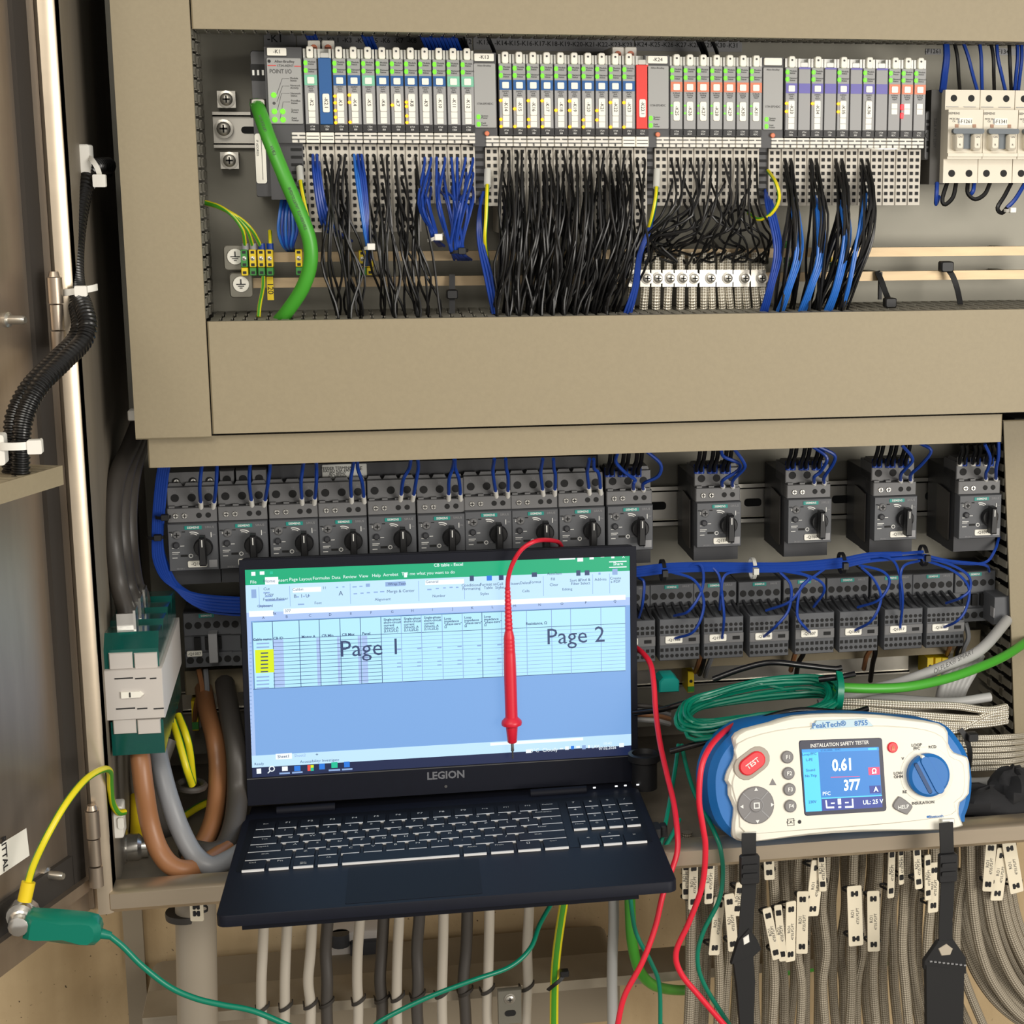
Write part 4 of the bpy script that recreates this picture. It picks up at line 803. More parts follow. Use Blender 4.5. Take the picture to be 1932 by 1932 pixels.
# ================================================================== motor protection breakers
def _mpb():
    r = {}
    W = 22.1*MM; D = YPL-YB
    b = MB(); b.box(-W, W, .014, D-.008, -16*MM, 66*MM); r['body'] = (b.mesh('body', 'siemens_dk'),)
    b = MB().prism([(-W, 0), (W, 0), (W, 44*MM), (-W, 44*MM)], 0, .016, 0, .0008); r['front_panel'] = (b.mesh('front_panel', 'siemens'),)
    b = MB().prism([(-W, 44.4*MM), (W, 44.4*MM), (W, 57.5*MM), (-W, 57.5*MM)], .005, .03, 0, .0008)
    for x in (-18, -6, 6, 18): b.box((x-2.6)*MM, (x+2.6)*MM, .0075, .02, 57.5*MM, 59.2*MM)
    r['control_strip'] = (b.mesh('control_strip', 'siemens_lt'),)
    b = MB().prism([(-W, 58*MM), (W, 58*MM), (W, 76*MM), (-W, 76*MM)], .012, .05, 0, .0008)
    for x in (-15, 0, 15): b.prism([((x-6.6)*MM, 76*MM), ((x+6.6)*MM, 76*MM), ((x+5)*MM, 79*MM), ((x-5)*MM, 79*MM)], .018, .04)
    r['terminal_head'] = (b.mesh('terminal_head', 'siemens_lt'),)
    b = MB().prism([(-W*.98, -17*MM), (W*.98, -17*MM), (W*.98, -1*MM), (-W*.98, -1*MM)], .0185, .05, 0, .0008); r['terminal_foot'] = (b.mesh('terminal_foot', 'siemens'),)
    return r
MPB = {k: v[0] for k, v in _mpb().items()}
ME_hole = mk(lambda b: b.disc(0, 0, 3.7*MM, -.0004, .001, 16), 'terminal_opening', 'hole')
ME_hole_s = mk(lambda b: b.disc(0, 0, 2.5*MM, -.0004, .001, 14), 'screw_opening', 'hole')
ME_scr = mk(lambda b: (b.disc(0, 0, 2.7*MM, -.0012, .001, 14, 0, .0004), b.box(-1.9*MM, 1.9*MM, -.0015, -.0011, -.35*MM, .35*MM, 1), b.box(-.35*MM, .35*MM, -.0015, -.0011, -1.9*MM, 1.9*MM, 1)), 'terminal_screw', ['screw', 'hole'])
ME_knob = mk(lambda b: b.lathe([(8.6*MM, 0), (8.6*MM, -.0045), (7.6*MM, -.006)], 22, 0, 'y'), 'rotary_knob', 'knob')
ME_handle = mk(lambda b: b.prism([(-2.9*MM, -15*MM), (2.9*MM, -15*MM), (3.6*MM, 0), (2.4*MM, 12*MM), (-2.4*MM, 12*MM), (-3.6*MM, 0)], -.0165, -.0045, 0, .0014), 'handle', 'knob')
ME_mark = mk(lambda b: b.box(-.45*MM, .45*MM, -.0169, -.0164, 3*MM, 9.6*MM), 'position_mark', 'ink_white')
ME_dial = mk(lambda b: (b.lathe([(3.9*MM, .0005), (3.9*MM, -.0012), (3.0*MM, -.0020)], 16, 0, 'y'), b.box(-2.2*MM, 2.2*MM, -.0024, -.0018, -.5*MM, .5*MM, 1), b.box(-.5*MM, .5*MM, -.0024, -.0018, -2.2*MM, 2.2*MM, 1)), 'setting_dial', ['siemens_lt', 'hole'])
ME_test = mk(lambda b: b.lathe([(3.0*MM, .0005), (3.0*MM, -.0022), (2.0*MM, -.0032)], 14, 0, 'y'), 'test_button', 'siemens_dk')
def _ring(b, r0, r1, y, n=18):
    vs = [(r*math.cos(2*math.pi*i/n), y, r*math.sin(2*math.pi*i/n)) for r in (r0, r1) for i in range(n)]; b.add(vs, [(i, (i+1) % n, n+(i+1) % n, n+i) for i in range(n)])
def _print(b):
    _ringo = MB(); n = 18
    for (cx, cz, r0, r1, a0, a1) in ((19.5, -30.0, 1.25, 2.0, 0, 360), (13.5, -17, 7.2, 7.9, 55, 100), (13.5, -17, 8.8, 9.7, 52, 103)):
        k = 14; vs = []
        for r in (r0, r1):
            for i in range(k+1): a = math.radians(a0+(a1-a0)*i/k); vs.append(((cx-22+r*math.cos(a) + (8 if a0 else 0))*MM, -.0006, (44+cz+r*math.sin(a))*MM))
        b.add(vs, [(i, i+1, k+1+i+1, k+1+i) for i in range(k)])
    for x0, x1, z0, z1 in ((38.0, 38.7, -13.2, -8.6), (3, 6, -9.6, -9.0), (3, 6.6, -10.9, -10.3), (3, 9.8, -26.6, -26), (3, 8.5, -28, -27.6), (3, 7.5, -31.8, -31.2), (3, 9, -22.6, -22.2), (10.5, 14, -20.8, -20.3)):
        b.box((x0-22)*MM, (x1-22)*MM, -.0006, -.0001, (44+z0)*MM, (44+z1)*MM)
ME_print = mk(_print, 'printed_scale', 'ink_white', False)
ME_slot = mk(lambda b: (b.box(-11.4*MM, -5.2*MM, -.0006, .0002, 13.2*MM, 15.2*MM), b.box(-20.8*MM, -18*MM, -.0006, .0002, 36.2*MM, 37.0*MM), b.box(-9.5*MM, -6.6*MM, -.0006, .0002, 36.2*MM, 37.0*MM)), 'printed_marks', 'hole', False)
ME_brand = mk(lambda b: b.box(-6.9*MM, 8.4*MM, -.0007, -.0001, 38.6*MM, 42.0*MM), 'brand_strip', 'petrol')
ME_blank = mk(lambda b: b.box(13.4*MM, 20.6*MM, -.0007, -.0001, 2.6*MM, 9.6*MM), 'blank_sticker', 'ink_grey')
ME_flap = mk(lambda b: b.prism([(0, -4*MM), (0, -4*MM), (0, 43*MM), (0, 43*MM)], 0, .001), 'x', 'siemens')
def motor_breaker(i, px, py, label, tagname='', flap=False, sticker=True, foot=True):
    q = P(px, py, YB); X = q.x+22.2*MM; Z = q.z-44*MM
    t = thing('motor_breaker', label, 'circuit breaker', (X, YPL, Z), 'motor protection breakers in the row'); o = Vector((0, YB-YPL, 0))
    for k, me in MPB.items():
        if k == 'terminal_foot' and not foot: continue
        link(k, me, t, o)
    for x in (-15, 0, 15): link('terminal_opening', ME_hole, t, o+Vector((x*MM, .012, 66*MM))); link('terminal_opening', ME_hole, t, o+Vector((x*MM, .0185, -9.5*MM)))
    for k, x in enumerate((-14.6, -6.6, 6.2, 14.4)): link('terminal_screw' if k < 2 else 'screw_opening', ME_scr if k < 2 else ME_hole_s, t, o+Vector((x*MM, .005, 50.5*MM)))
    kn = link('rotary_knob', ME_knob, t, o+Vector((9*MM, 0, 22*MM))); link('handle', ME_handle, kn); link('position_mark', ME_mark, kn)
    link('setting_dial', ME_dial, t, o+Vector((-14*MM, 0, 34*MM))); link('test_button', ME_test, t, o+Vector((-15*MM, 0, 24.5*MM)))
    link('printed_scale', ME_print, t, o); link('printed_marks', ME_slot, t, o)
    bs = link('brand_strip', ME_brand, t, o); txt('SIEMENS', 2.9*MM, 'ink_white', bs, .75*MM, -.0010, 40.3*MM, bold=.02); txt('SIRIUS', 3.0*MM, 'ink_grey', t, 15.2*MM, o.y-.0006, 40.3*MM)
    for x, s in ((-15, '1L1'), (0, '3L2'), (15, '5L3')): txt(s, 2.0*MM, 'ink_grey', t, x*MM, o.y+.0116, 72*MM)
    txt('3RV2011', 2.0*MM, 'ink_grey', t, -12*MM, o.y-.0004, 2*MM); txt('OFF', 1.9*MM, 'ink_grey', t, 2.6*MM, o.y-.0004, 14*MM); txt('ON', 2.0*MM, 'ink_grey', t, 18.6*MM, o.y-.0004, 33*MM)
    if sticker: link('blank_sticker', ME_blank, t, o)
    if tagname is not None:
        lb = MB().rbox(-5.6*MM, 11.6*MM, -.0014, 0, 3.2*MM, 9.2*MM, 1.2*MM, 0, .0003).build('name_label', 'label_white', t, o)
        if tagname: txt(tagname, 4.1*MM, 'ink', lb, 3*MM, -.0018, 6.3*MM)
    if flap:
        b = MB(); x = -24.2*MM; pr = [(.026, 43*MM), (.052, 46*MM), (.062, 46*MM), (.062, -2*MM), (.040, -6*MM), (.026, -6*MM)]; n = len(pr)
        vs = [(x, y, z) for y, z in pr]+[(x+1.2*MM, y, z) for y, z in pr]; b.add(vs, [tuple(range(n)), tuple(range(n, 2*n))]+[(j, (j+1) % n, n+(j+1) % n, n+j) for j in range(n)]); b.build('side_plate', 'sleeve', t, o)
    return t
BX = []
q0 = P(314.9, 989.6, YB)
for i in range(9):
    X = q0.x+i*45*MM; d = [(314.9, 989.6), (410.9, 985.7), (507.2, 981.8), (600.6, 978.7), (694.2, 974.4), (787.2, 972.1), (876.6, 966.1), (965.2, 963.1), (1054.4, 959.5)][i]; BX.append(d)
    lab = ('dark grey motor breaker labelled Q100, first of the tight row beside the blue bundle', 'dark grey motor breaker second in the tight row, next to the one labelled Q100', 'dark grey motor breaker third in the tight row, the first under the black feed bar', 'dark grey motor breaker fourth in the tight row, under the pale rating plate', 'dark grey motor breaker fifth in the tight row, right of the rating plate', 'dark grey motor breaker sixth in the tight row, counted from the blue bundle', 'dark grey motor breaker seventh in the tight row, counted from the blue bundle', 'dark grey motor breaker eighth in the tight row, behind the red test lead', 'dark grey motor breaker last in the tight row under the black feed bar')[i]
    motor_breaker(i, d[0], d[1], lab, '-Q100' if i == 0 else None if i > 1 else '', sticker=i == 0)
for i, (d, tn) in enumerate((((1145.9, 955.6), None), ((1314.4, 949.6), '-Q1591'), ((1486.9, 943.2), '-Q1601'), ((1650.2, 938.6), '-Q1161'), ((1810.8, 935.6), '-Q1091'))):
    BX.append(d); motor_breaker(9+i, d[0], d[1], 'dark grey motor breaker without a name label at the end of the black feed bar' if tn is None else f'free-standing dark grey motor breaker labelled {tn[1:]}', tn, flap=i > 0)
# black three-phase feed bar and its two infeed blocks
r = rc(508, 872, 1128, 934, .232); z0, z1 = P(800, 925, .232).z, P(800, 868, .232).z
t = thing('feed_bar', 'long black three-phase feed bar lying over the tight row of breakers', 'busbar', ((r[0]+r[1])/2, YPL, z0)); lc = tuple(-c for c in t.location)
MB().prism([(r[0], z0), (r[1], z0), (r[1], z1), (r[0], z1)], .228, YPL-.01, 0, .002).build('bar_cover', 'siemens_dk', t, lc)
for i in range(14): MB().rbox(0, .006, .224, .232, 0, .007, .001).build('lug', 'siemens_dk', t, (r[0]+.012+i*.0225+lc[0], lc[1], z0-.004+lc[2]))
rr = rc(608, 876, 692, 903, .227); lb = MB().rbox(rr[0], rr[1], .2272, .2282, rr[2], rr[3], .001).build('rating_plate', 'clear', t, lc)
for k in range(4): txt(('FEEDER TERMINAL', 'RATED 63A 690V', 'IEC 60947', 'UL LISTED')[k], .0036, 'ink', lb, (rr[0]+.014), .2268, rr[3]-.0034-k*.0026)
txt('CE', .005, 'ink', lb, rr[1]-.007, .2268, rr[3]-.0045)
for k, (x0, x1, y0, y1, lab) in enumerate(((316, 411, 890, 926, 'grey infeed terminal block with three bright screws above the breaker labelled Q100'), (413, 504, 887, 920, 'grey infeed terminal block of three separate dark sockets above the second breaker'))):
    r = rc(x0, y0, x1, y1, .224); X = (r[0]+r[1])/2; t = thing('infeed_block', lab, 'terminal block', (X, YPL, r[2])); W = (r[1]-r[0])/2; h = r[3]-r[2]
    if k == 0: MB().prism([(-W, 0), (W, 0), (W, h), (-W, h)], .224-YPL, -.01, 0, .001).build('block_body', 'siemens_lt', t)
    else:
        MB().box(-W, W, .240-YPL, -.01, -.004, h).build('block_body', 'siemens_dk', t)
        for j in range(3): MB().prism([(-W*.3, 0), (W*.3, 0), (W*.3, h), (-W*.3, h)], .224-YPL, .241-YPL, 0, .0008).build('socket', 'siemens_lt', t, ((j-1)*W*.67, 0, 0))
    for j in range(3):
        link('terminal_opening', ME_hole, t, ((j-1)*W*.67, .224-YPL, h*.5)); link('terminal_screw', ME_scr, t, ((j-1)*W*.67+.0006, .224-YPL, h*.5)) if k == 0 else None
    MB().box(-W*.95, W*.95, .232-YPL, -.01, -.010, 0).build('block_foot', 'siemens_dk', t)
# rail behind the free-standing breakers
din_rail('galvanised slotted rail behind the free-standing motor breakers', P(330, 970, .2975).x, P(1880, 930, .2975).x, P(1300, 990, .2975).z, P(1300, 917, .2975).z, .2975, [P(x, 950, .302).x for x in (1240, 1420, 1585, 1760)], .305)
# ---- blue control wires with white ferrules on each breaker
def ctl(pts, label, group=None):
    t = wire('control_wire', pts, .0017, 'wire_blue', label, 'wire', group, 7); e, d = P(*pts[-1]), P(*pts[-2]); v = (d-e).normalized()
    MB().cyl(e-v*.004, e+v*.0055, .0023, 9).build('ferrule', 'tie_white', t); return t
tops = [(383, 408), (474, 508), (574, 596), (668, 674), (775, 788), (857, 858), (933, 954), (1024, 1044), (1112, 1120)]
for i, (d, tp) in enumerate(zip(BX[:9], tops)):
    s = (96, 96, 94, 94, 93, 89, 89, 89, 86)[i]/96
    for k, off in enumerate((64, 88)):
        xe, ye = d[0]+off*s, d[1]-36*s
        ctl([(tp[k], 866, .165), (tp[k]+(-3, 1)[k], 884, .180), ((tp[k]*.45+xe*.55)-(4 if k == 0 else -2), ye-34, .186), (xe, ye, .205)], f'blue control wire with a white ferrule plugged into the {("first", "second", "third", "fourth", "fifth", "sixth", "seventh", "eighth", "ninth")[i]} breaker of the tight row', f'blue control wires of the {("first", "second", "third", "fourth", "fifth", "sixth", "seventh", "eighth", "ninth")[i]} tight-row breaker')
loops = [(9, [(1165, 855, .17), (1162, 872, .18), (1180, 892, .185), (1198, 905, .19)], [(1218, 850, .17), (1246, 875, .175), (1242, 898, .18)]),
         (10, [(1360, 848, .17), (1366, 862, .175), (1394, 874, .18), (1392, 888, .185)], [(1385, 847, .17), (1402, 870, .17), (1404, 884, .175)]),
         (11, [(1534, 843, .17), (1556, 858, .175), (1560, 870, .175), (1548, 890, .185)], [(1545, 843, .17), (1574, 858, .17), (1572, 875, .175)]),
         (12, [(1702, 840, .17), (1722, 866, .17), (1708, 885, .18)], [(1735, 836, .17), (1757, 850, .165), (1740, 875, .175)]),
         (13, [(1858, 838, .17), (1868, 862, .175), (1864, 884, .185)], [(1884, 832, .17), (1884, 860, .172), (1880, 880, .18)])]
for i, a, c in loops:
    d = BX[i]; s = .86
    for k, (pts, off) in enumerate(((a, 62), (c, 84))):
        xe, ye = d[0]+off*s-4, d[1]-34*s
        ctl(pts+[(xe, ye-14, .19), (xe, ye, .208)], f'blue control wire arching into {("the unlabelled end breaker", "breaker Q1591", "breaker Q1601", "breaker Q1161", "breaker Q1091")[i-9]}', f'blue wires arching into {("the unlabelled end breaker", "breaker Q1591", "breaker Q1601", "breaker Q1161", "breaker Q1091")[i-9]}')
    for j in range(6):
        x = d[0]-2+(j//2)*29*s+(j % 2)*9+2; y = d[1]-62
        t = wire('power_wire', [(x+(8 if i < 13 else 3), 838, .19), (x+5, y-24, .195), (x, y-8, .205), (x, y+6, .216)], .0021, 'wire_black', f'black power wire with a blue sleeve entering {("the unlabelled end breaker", "breaker Q1591", "breaker Q1601", "breaker Q1161", "breaker Q1091")[i-9]} from above', 'wire', f'power wires above {("the unlabelled end breaker", "breaker Q1591", "breaker Q1601", "breaker Q1161", "breaker Q1091")[i-9]}', 7)
        e = P(x, y, .213); MB().cyl(e+Vector((0, 0, .006)), e-Vector((0, 0, .003)), .0029, 9).build('ferrule', 'tie_white' if i == 13 and j % 2 == 0 else 'wire_blue', t)
# ================================================================== contactors
YCB, YCA = .236, .196
def _con():
    W = 22*MM; r = {}
    b = MB(); b.box(-W, W, .004, YPL-YCB-.008, -44*MM, 9*MM); b.prism([(-W, -13*MM), (W, -13*MM), (W, 9*MM), (-W, 9*MM)], 0, .02, 0, .0008); r['body'] = b.mesh('body', 'siemens')
    b = MB(); b.prism([(-W, -44*MM), (W, -44*MM), (W, -30*MM), (-W, -30*MM)], 0, .02, 0, .0008); r['lower_terminals'] = b.mesh('lower_terminals', 'siemens')
    a = MB(); f = YCA-YCB; a.prism([(-20*MM, -58*MM), (20*MM, -58*MM), (20*MM, -16*MM), (-20*MM, -16*MM)], f, .004, 0, .0008); r['aux_block'] = a.mesh('aux_block', 'siemens')
    h = MB()
    for z0 in (-24, -29, -47, -53):
        for k in range(8):
            x = (-17.4+k*4.97)*MM; (h.disc(x, z0*MM, 1.75*MM, f-.0005, f+.001, 9) if z0 in (-24, -53) else h.box(x-1.5*MM, x+1.5*MM, f-.0005, f+.001, (z0-1.6)*MM, (z0+1.6)*MM))
    r['wire_openings'] = h.mesh('wire_openings', 'hole', False)
    g = MB(); g.prism([(-20*MM, -42*MM), (20*MM, -42*MM), (20*MM, -32.5*MM), (-20*MM, -32.5*MM)], f-.0012, f, 0, .0006); r['centre_band'] = g.mesh('centre_band', 'siemens_lt')
    return r
CON = _con()
def _guide(b):
    f = YCA-YCB; p = [(f+.001, -16*MM), (.0, -9*MM), (.0, -13*MM), (f+.008, -17*MM)]; n = 4
    vs = [(-1.2*MM, y, z) for y, z in p]+[(1.2*MM, y, z) for y, z in p]; b.add(vs, [tuple(range(n)), tuple(range(n, 2*n))]+[(j, (j+1) % n, n+(j+1) % n, n+j) for j in range(n)])
ME_guide = mk(_guide, 'wire_guide', 'siemens_dk', False)
ME_chole = mk(lambda b: b.disc(0, 0, 3.4*MM, -.0004, .001, 14), 'terminal_opening', 'hole')
ME_cbrand = mk(lambda b: b.box(-7.5*MM, 6.5*MM, -.0006, 0, 4.4*MM, 8.0*MM), 'brand_strip', 'petrol')
ME_cslot = mk(lambda b: b.box(9*MM, 16*MM, YCA-YCB-.0018, YCA-YCB-.001, -39*MM, -35.6*MM), 'actuator_slot', 'hole')
def contactor(px, py, tagname, label, aux=True, group='contactors in the lower row'):
    q = P(px, py, YCB); t = thing('contactor', label, 'contactor', (q.x+22.2*MM, YPL, q.z-9*MM), group); o = Vector((0, YCB-YPL, 0))
    for k in ('body', 'lower_terminals')+(('aux_block', 'centre_band') if aux else ()): link(k, CON[k], t, o)
    for k in range(5): link('terminal_opening', ME_chole, t, o+Vector(((-17.2+k*8.6)*MM, 0, -3*MM)))
    bs = link('brand_strip', ME_cbrand, t, o); txt('SIEMENS', 2.7*MM, 'ink_white', bs, -.5*MM, -.0009, 6.2*MM, bold=.02); txt('SIRIUS', 2.7*MM, 'ink_soft' if not aux else 'ink_grey', t, 14*MM, o.y-.0004, 6.2*MM)
    if aux:
        h = link('wire_openings', CON['wire_openings'], t, o); h['kind'] = 'stuff'; link('actuator_slot', ME_cslot, t, o)
        for k in range(5): link('wire_guide', ME_guide, t, o+Vector(((-17+k*8.6)*MM, 0, 0)))
        lb = MB().rbox(-14.5*MM, 2.5*MM, -.0014, 0, -40*MM, -33*MM, 1.2*MM, 0, .0003).build('name_label', 'label_white', t, o+Vector((0, YCA-YCB-.0012, 0))); txt(tagname, 4.0*MM, 'ink', lb, -6*MM, -.0018, -36.4*MM)
    else:
        for x in (-10, 0, 9): MB().box((x-3)*MM, (x+3)*MM, -.0006, .003, -27*MM, -15*MM).build('window', 'hole', t, o)
        for k in range(5): link('terminal_opening', ME_chole, t, o+Vector(((-17.2+k*8.6)*MM, 0, -37*MM)))
        if tagname: lb = MB().rbox(-20*MM, -6*MM, -.0014, 0, -33*MM, -27.5*MM, 1*MM, 0, .0003).build('name_label', 'label_white', t, o); txt(tagname, 3.9*MM, 'ink', lb, -13*MM, -.0018, -30.3*MM)
    return t
CN = [(1143, 1108, '-Q1583', 'dark grey contactor half hidden behind the right edge of the laptop screen'), (1226, 1104, '-Q1588', ''), (1308, 1101, '-Q1593', ''), (1393, 1098.5, '-Q1598', ''), (1478, 1094, '-Q1607', ''), (1560, 1091, '-Q1608', ''), (1643.5, 1087, '-Q1617', ''), (1722, 1084, '-Q1618', '')]
for x, y, tn, lab in CN: contactor(x, y, tn, lab or f'dark grey contactor with auxiliary block labelled {tn[1:]}')
t = contactor(1802, 1080, '', 'last dark grey contactor without auxiliary block, next to the one labelled Q1618', False)
lb = MB().rbox(-20*MM, -10*MM, -.0014, 0, -33*MM, -27*MM, 1*MM, 0, .0003).build('name_label', 'label_white', t, (0, YCB-YPL, 0)); txt('17', 4.2*MM, 'ink', lb, -15*MM, -.0018, -30*MM)
r = rc(1866, 1120, 1898, 1172, .22); t = thing('timer_module', 'grey plug-on module standing off the last contactor beside the right duct', 'module', ((r[0]+r[1])/2, YPL, r[2])); lc = tuple(-c for c in t.location)
MB().prism([(r[0], r[2]), (r[1], r[2]), (r[1], r[3]), (r[0], r[3])], .206, .26, 0, .0008).build('module_body', 'siemens', t, lc); MB().box(r[0]-.0006, r[0], .205, .215, r[2]+.008, r[2]+.018).build('sticker', 'ink_grey', t, lc)
contactor(344, 1158, '-Q1007', 'dark contactor labelled Q1007 beside the fuse carrier', False); contactor(432, 1155, '', 'dark unlabelled contactor tucked behind the left edge of the laptop screen', False)
r = rc(394, 1195, 411, 1250, .225); t = MB().prism([(r[0], r[2]), (r[1], r[2]), (r[1], r[3]), (r[0], r[3])], .222, .236, 0, .0008).build('surge_suppressor', 'ink_grey'); tag(t, 'slim light grey suppressor plugged on the contactor labelled Q1007', 'module')
# ================================================================== blue bundles of the lower field
rb = random.Random(3)
def jb(a): return rb.uniform(-a, a)
for j in range(13):
    d = (j % 5-2)*4.2; e = (j//5)*.004
    wire('blue_wire', [(312+d, 868, .215+e), (306+d, 900, .213+e), (300+d, 960, .21+e), (297+d*.9, 1020, .208+e), (300+d*.9+j*.6, 1060, .205+e), (318+d*.6+j*1.2, 1100+d*.4, .203+e), (360+j*1.5, 1128+d+j*.8, .202+e), (420, 1138+d*1.2+j, .205+e), (520, 1142+d*1.2+j, .208+e)], .0019, 'wire_blue', 'blue wire of the thick bundle curving down along the left of the motor breakers', 'wire', 'blue wires of the left bundle', 6)
small_tie(294, 1013, .204, 'black cable tie around the blue bundle beside the first motor breaker', 'black', rx=16)
small_tie(308, 975, .204, 'upper black cable tie around the blue bundle beside the breaker screws', 'black', rx=14)
HB = [(1150, 1083), (1205, 1078), (1262, 1072), (1340, 1070), (1420, 1071), (1500, 1070), (1585, 1062), (1640, 1052), (1700, 1049), (1742, 1046)]
for j in range(9):
    d = (j % 4-1.5)*4.4; e = (j//4)*.004
    wire('blue_wire', [(x+jb(2), y+d*(1 if 1180 < x < 1700 else .8)+jb(.8), .176+e) for x, y in HB[:10-(j % 3)]], .00165, 'wire_blue', 'blue wire of the horizontal bundle running above the contactors', 'wire', 'blue wires of the horizontal bundle', 6)
drops = [('Q1583', [(1205, 1090), (1215, 1100), (1212, 1140), (1205, 1165)]), ('Q1588', [(1285, 1072), (1322, 1066), (1325, 1110), (1300, 1152), (1272, 1162)]), ('Q1588', [(1262, 1078), (1310, 1095), (1328, 1140), (1310, 1190), (1272, 1205)]), ('Q1593', [(1340, 1066), (1356, 1085), (1362, 1120), (1366, 1165), (1362, 1205)]), ('Q1593', [(1400, 1078), (1368, 1085), (1360, 1120), (1358, 1150)]), ('Q1598', [(1470, 1078), (1492, 1105), (1488, 1150), (1465, 1180), (1440, 1202)]), ('Q1598', [(1560, 1070), (1520, 1100), (1490, 1135), (1445, 1152)]), ('Q1607', [(1470, 1076), (1525, 1088), (1510, 1110), (1504, 1160), (1520, 1185), (1528, 1192)]), ('Q1607', [(1500, 1078), (1545, 1095), (1555, 1115), (1535, 1145)]), ('Q1608', [(1620, 1066), (1665, 1078), (1678, 1100), (1658, 1132), (1618, 1146)]), ('Q1608', [(1625, 1070), (1650, 1095), (1662, 1130), (1645, 1170), (1612, 1190)]), ('Q1617', [(1640, 1046), (1680, 1054), (1696, 1080), (1703, 1130), (1698, 1186)]), ('Q1617', [(1735, 1058), (1705, 1068), (1698, 1100), (1700, 1150)]), ('Q1618', [(1742, 1052), (1790, 1064), (1826, 1085), (1830, 1112), (1812, 1128), (1785, 1138)]), ('Q1618', [(1742, 1056), (1800, 1078), (1828, 1110), (1822, 1150), (1805, 1172), (1780, 1184)])]
for nm, pts in drops:
    k = len(pts); wire('blue_wire', [(x, y, (.172 if 0 < i < k-1 else .178 if i == 0 else YCA-.001)) for i, (x, y) in enumerate(pts)], .0014, 'wire_blue', f'blue wire looping from the bundle into the contactor labelled {nm}', 'wire', f'blue wires looping into contactor {nm}', 6, 6)
wire('blue_wire', [(1742, 1047, .172), (1790, 1058, .175), (1840, 1063, .182), (1862, 1068, .19), (1866, 1078, .215)], .0015, 'wire_blue', 'blue wire running on to the last contactor without auxiliary block')
wire('blue_wire', [(1740, 1049, .178), (1800, 1062, .19), (1856, 1062, .2), (1876, 1040, .2), (1885, 1012, .215)], .0015, 'wire_blue', 'blue wire bending up beside the right duct below breaker Q1091')
for (x, y, m_, l) in ((1250, 1076, 'black', 'black cable tie on the horizontal blue bundle nearest the laptop'), (1420, 1072, 'clear', 'pale cable tie on the horizontal blue bundle'), (1588, 1062, 'black', 'black cable tie on the horizontal blue bundle where it starts to rise'), (1742, 1048, 'black', 'black cable tie at the crest of the horizontal blue bundle')):
    q = P(x, y, .172); t = thing('cable_tie', l, 'cable tie', q); strapmb([Vector((0, .012*math.cos(math.radians(a)), .010*math.sin(math.radians(a)))) for a in range(-150, 151, 30)], .0035, .0012, Vector((1, 0, 0))).build('strap', m_, t); MB().box(-.0025, .0025, -.016, -.010, -.003, .003).build('head', m_, t)
# dark wires dropping from the contactors to the rail below
for x, y0, y1, c, m_ in ((1320, 1215, 1268, 'brown', 'cable_brown'), (1328, 1218, 1272, 'black', 'wire_black'), (1338, 1218, 1276, 'grey', 'cable_gr2'), (1500, 1200, 1265, 'brown', 'cable_brown'), (1510, 1200, 1275, 'black', 'wire_black'), (1638, 1190, 1262, 'brown', 'cable_brown'), (1650, 1190, 1285, 'black', 'wire_black'), (1795, 1180, 1235, 'brown', 'cable_brown'), (1808, 1178, 1255, 'black', 'wire_black'), (1822, 1175, 1245, 'grey', 'cable_gr2'), (375, 1262, 1360, 'brown', 'cable_brown'), (388, 1262, 1370, 'grey', 'cable_gr2')):
    wire('power_wire', [(x, y0, .25), (x+4+jb(4), (y0+y1)/2-8, .245), (x-3, (y0+y1)/2+12, .25), (x-8, y1, .27)], .0026, m_, f'{c} power wire leaving the underside of a contactor', 'wire', f'{c} wires below the contactors', 7)
# lower terminal rail with yellow-green blocks
a, b_, c, d = rc(1215, 1248, 1720, 1288, .29); din_rail('dim galvanised rail carrying yellow earth terminals low in the cabinet', P(340, 1290, .29).x, b_, c, d, .2975, [], .305)
for x, y0, y1, l in ((1754, 1240, 1275, 'yellow earth terminal on the low rail, farthest from the right duct'), (1769, 1240, 1274, 'yellow earth terminal on the low rail, between two alike'), (1782, 1240, 1272, 'yellow earth terminal on the low rail, nearest the right duct'), (1303, 1266, 1306, 'yellow-green earth terminal on the low rail behind the green coil'), (368, 1322, 1378, 'yellow-green earth terminal with a white tab behind the thick brown cable')):
    r = rc(x-6, y0, x+6, y1, .27); X = (r[0]+r[1])/2; W = (r[1]-r[0])/2; h = r[3]-r[2]; t = thing('earth_terminal', l, 'terminal', (X, YPL, r[2]))
    MB().prism([(-W, 0), (W, 0), (W, h), (-W, h)], .268-YPL, -.008, 0, .0008).build('block_body', 'yellow', t); MB().box(-W, W, .2675-YPL, .27-YPL, h*.05, h*.3).build('green_stripe', 'green_t', t); MB().disc(0, h*.55, W*.5, .2674-YPL, .27-YPL, 10).build('screw', 'ink', t)
# ================================================================== teal fuse carrier on the left wall
YA, YZ = .035, .205
t = thing('fuse_carrier', 'grey fuse switch carrier with transparent teal covers mounted on the left cabinet wall', 'fuse switch', (P(250, 1360, YA).x, .12, P(250, 1420, YA).z)); lc = tuple(-c for c in t.location)
def fb(name, x0, y0, x1, y1, ya, yz, mat, ch=.001):
    r = rc(x0, y0, x1, y1, ya); return MB().prism([(r[0], r[2]), (r[1], r[2]), (r[1], r[3]), (r[0], r[3])], ya, yz, 0, ch).build(name, mat, t, lc)
fb('carrier_body', 188, 1263, 309, 1358, YA, YZ, 'fuse_grey'); 
for k in range(2):
    fb('upper_clip', (205, 253)[k], 1232, (250, 297)[k], 1263, YA+.002, YA+.045, 'fuse_grey'); fb('lower_clip', (213, 259)[k], 1357, (257, 303)[k], 1385, YA+.002, YA+.045, 'fuse_grey')
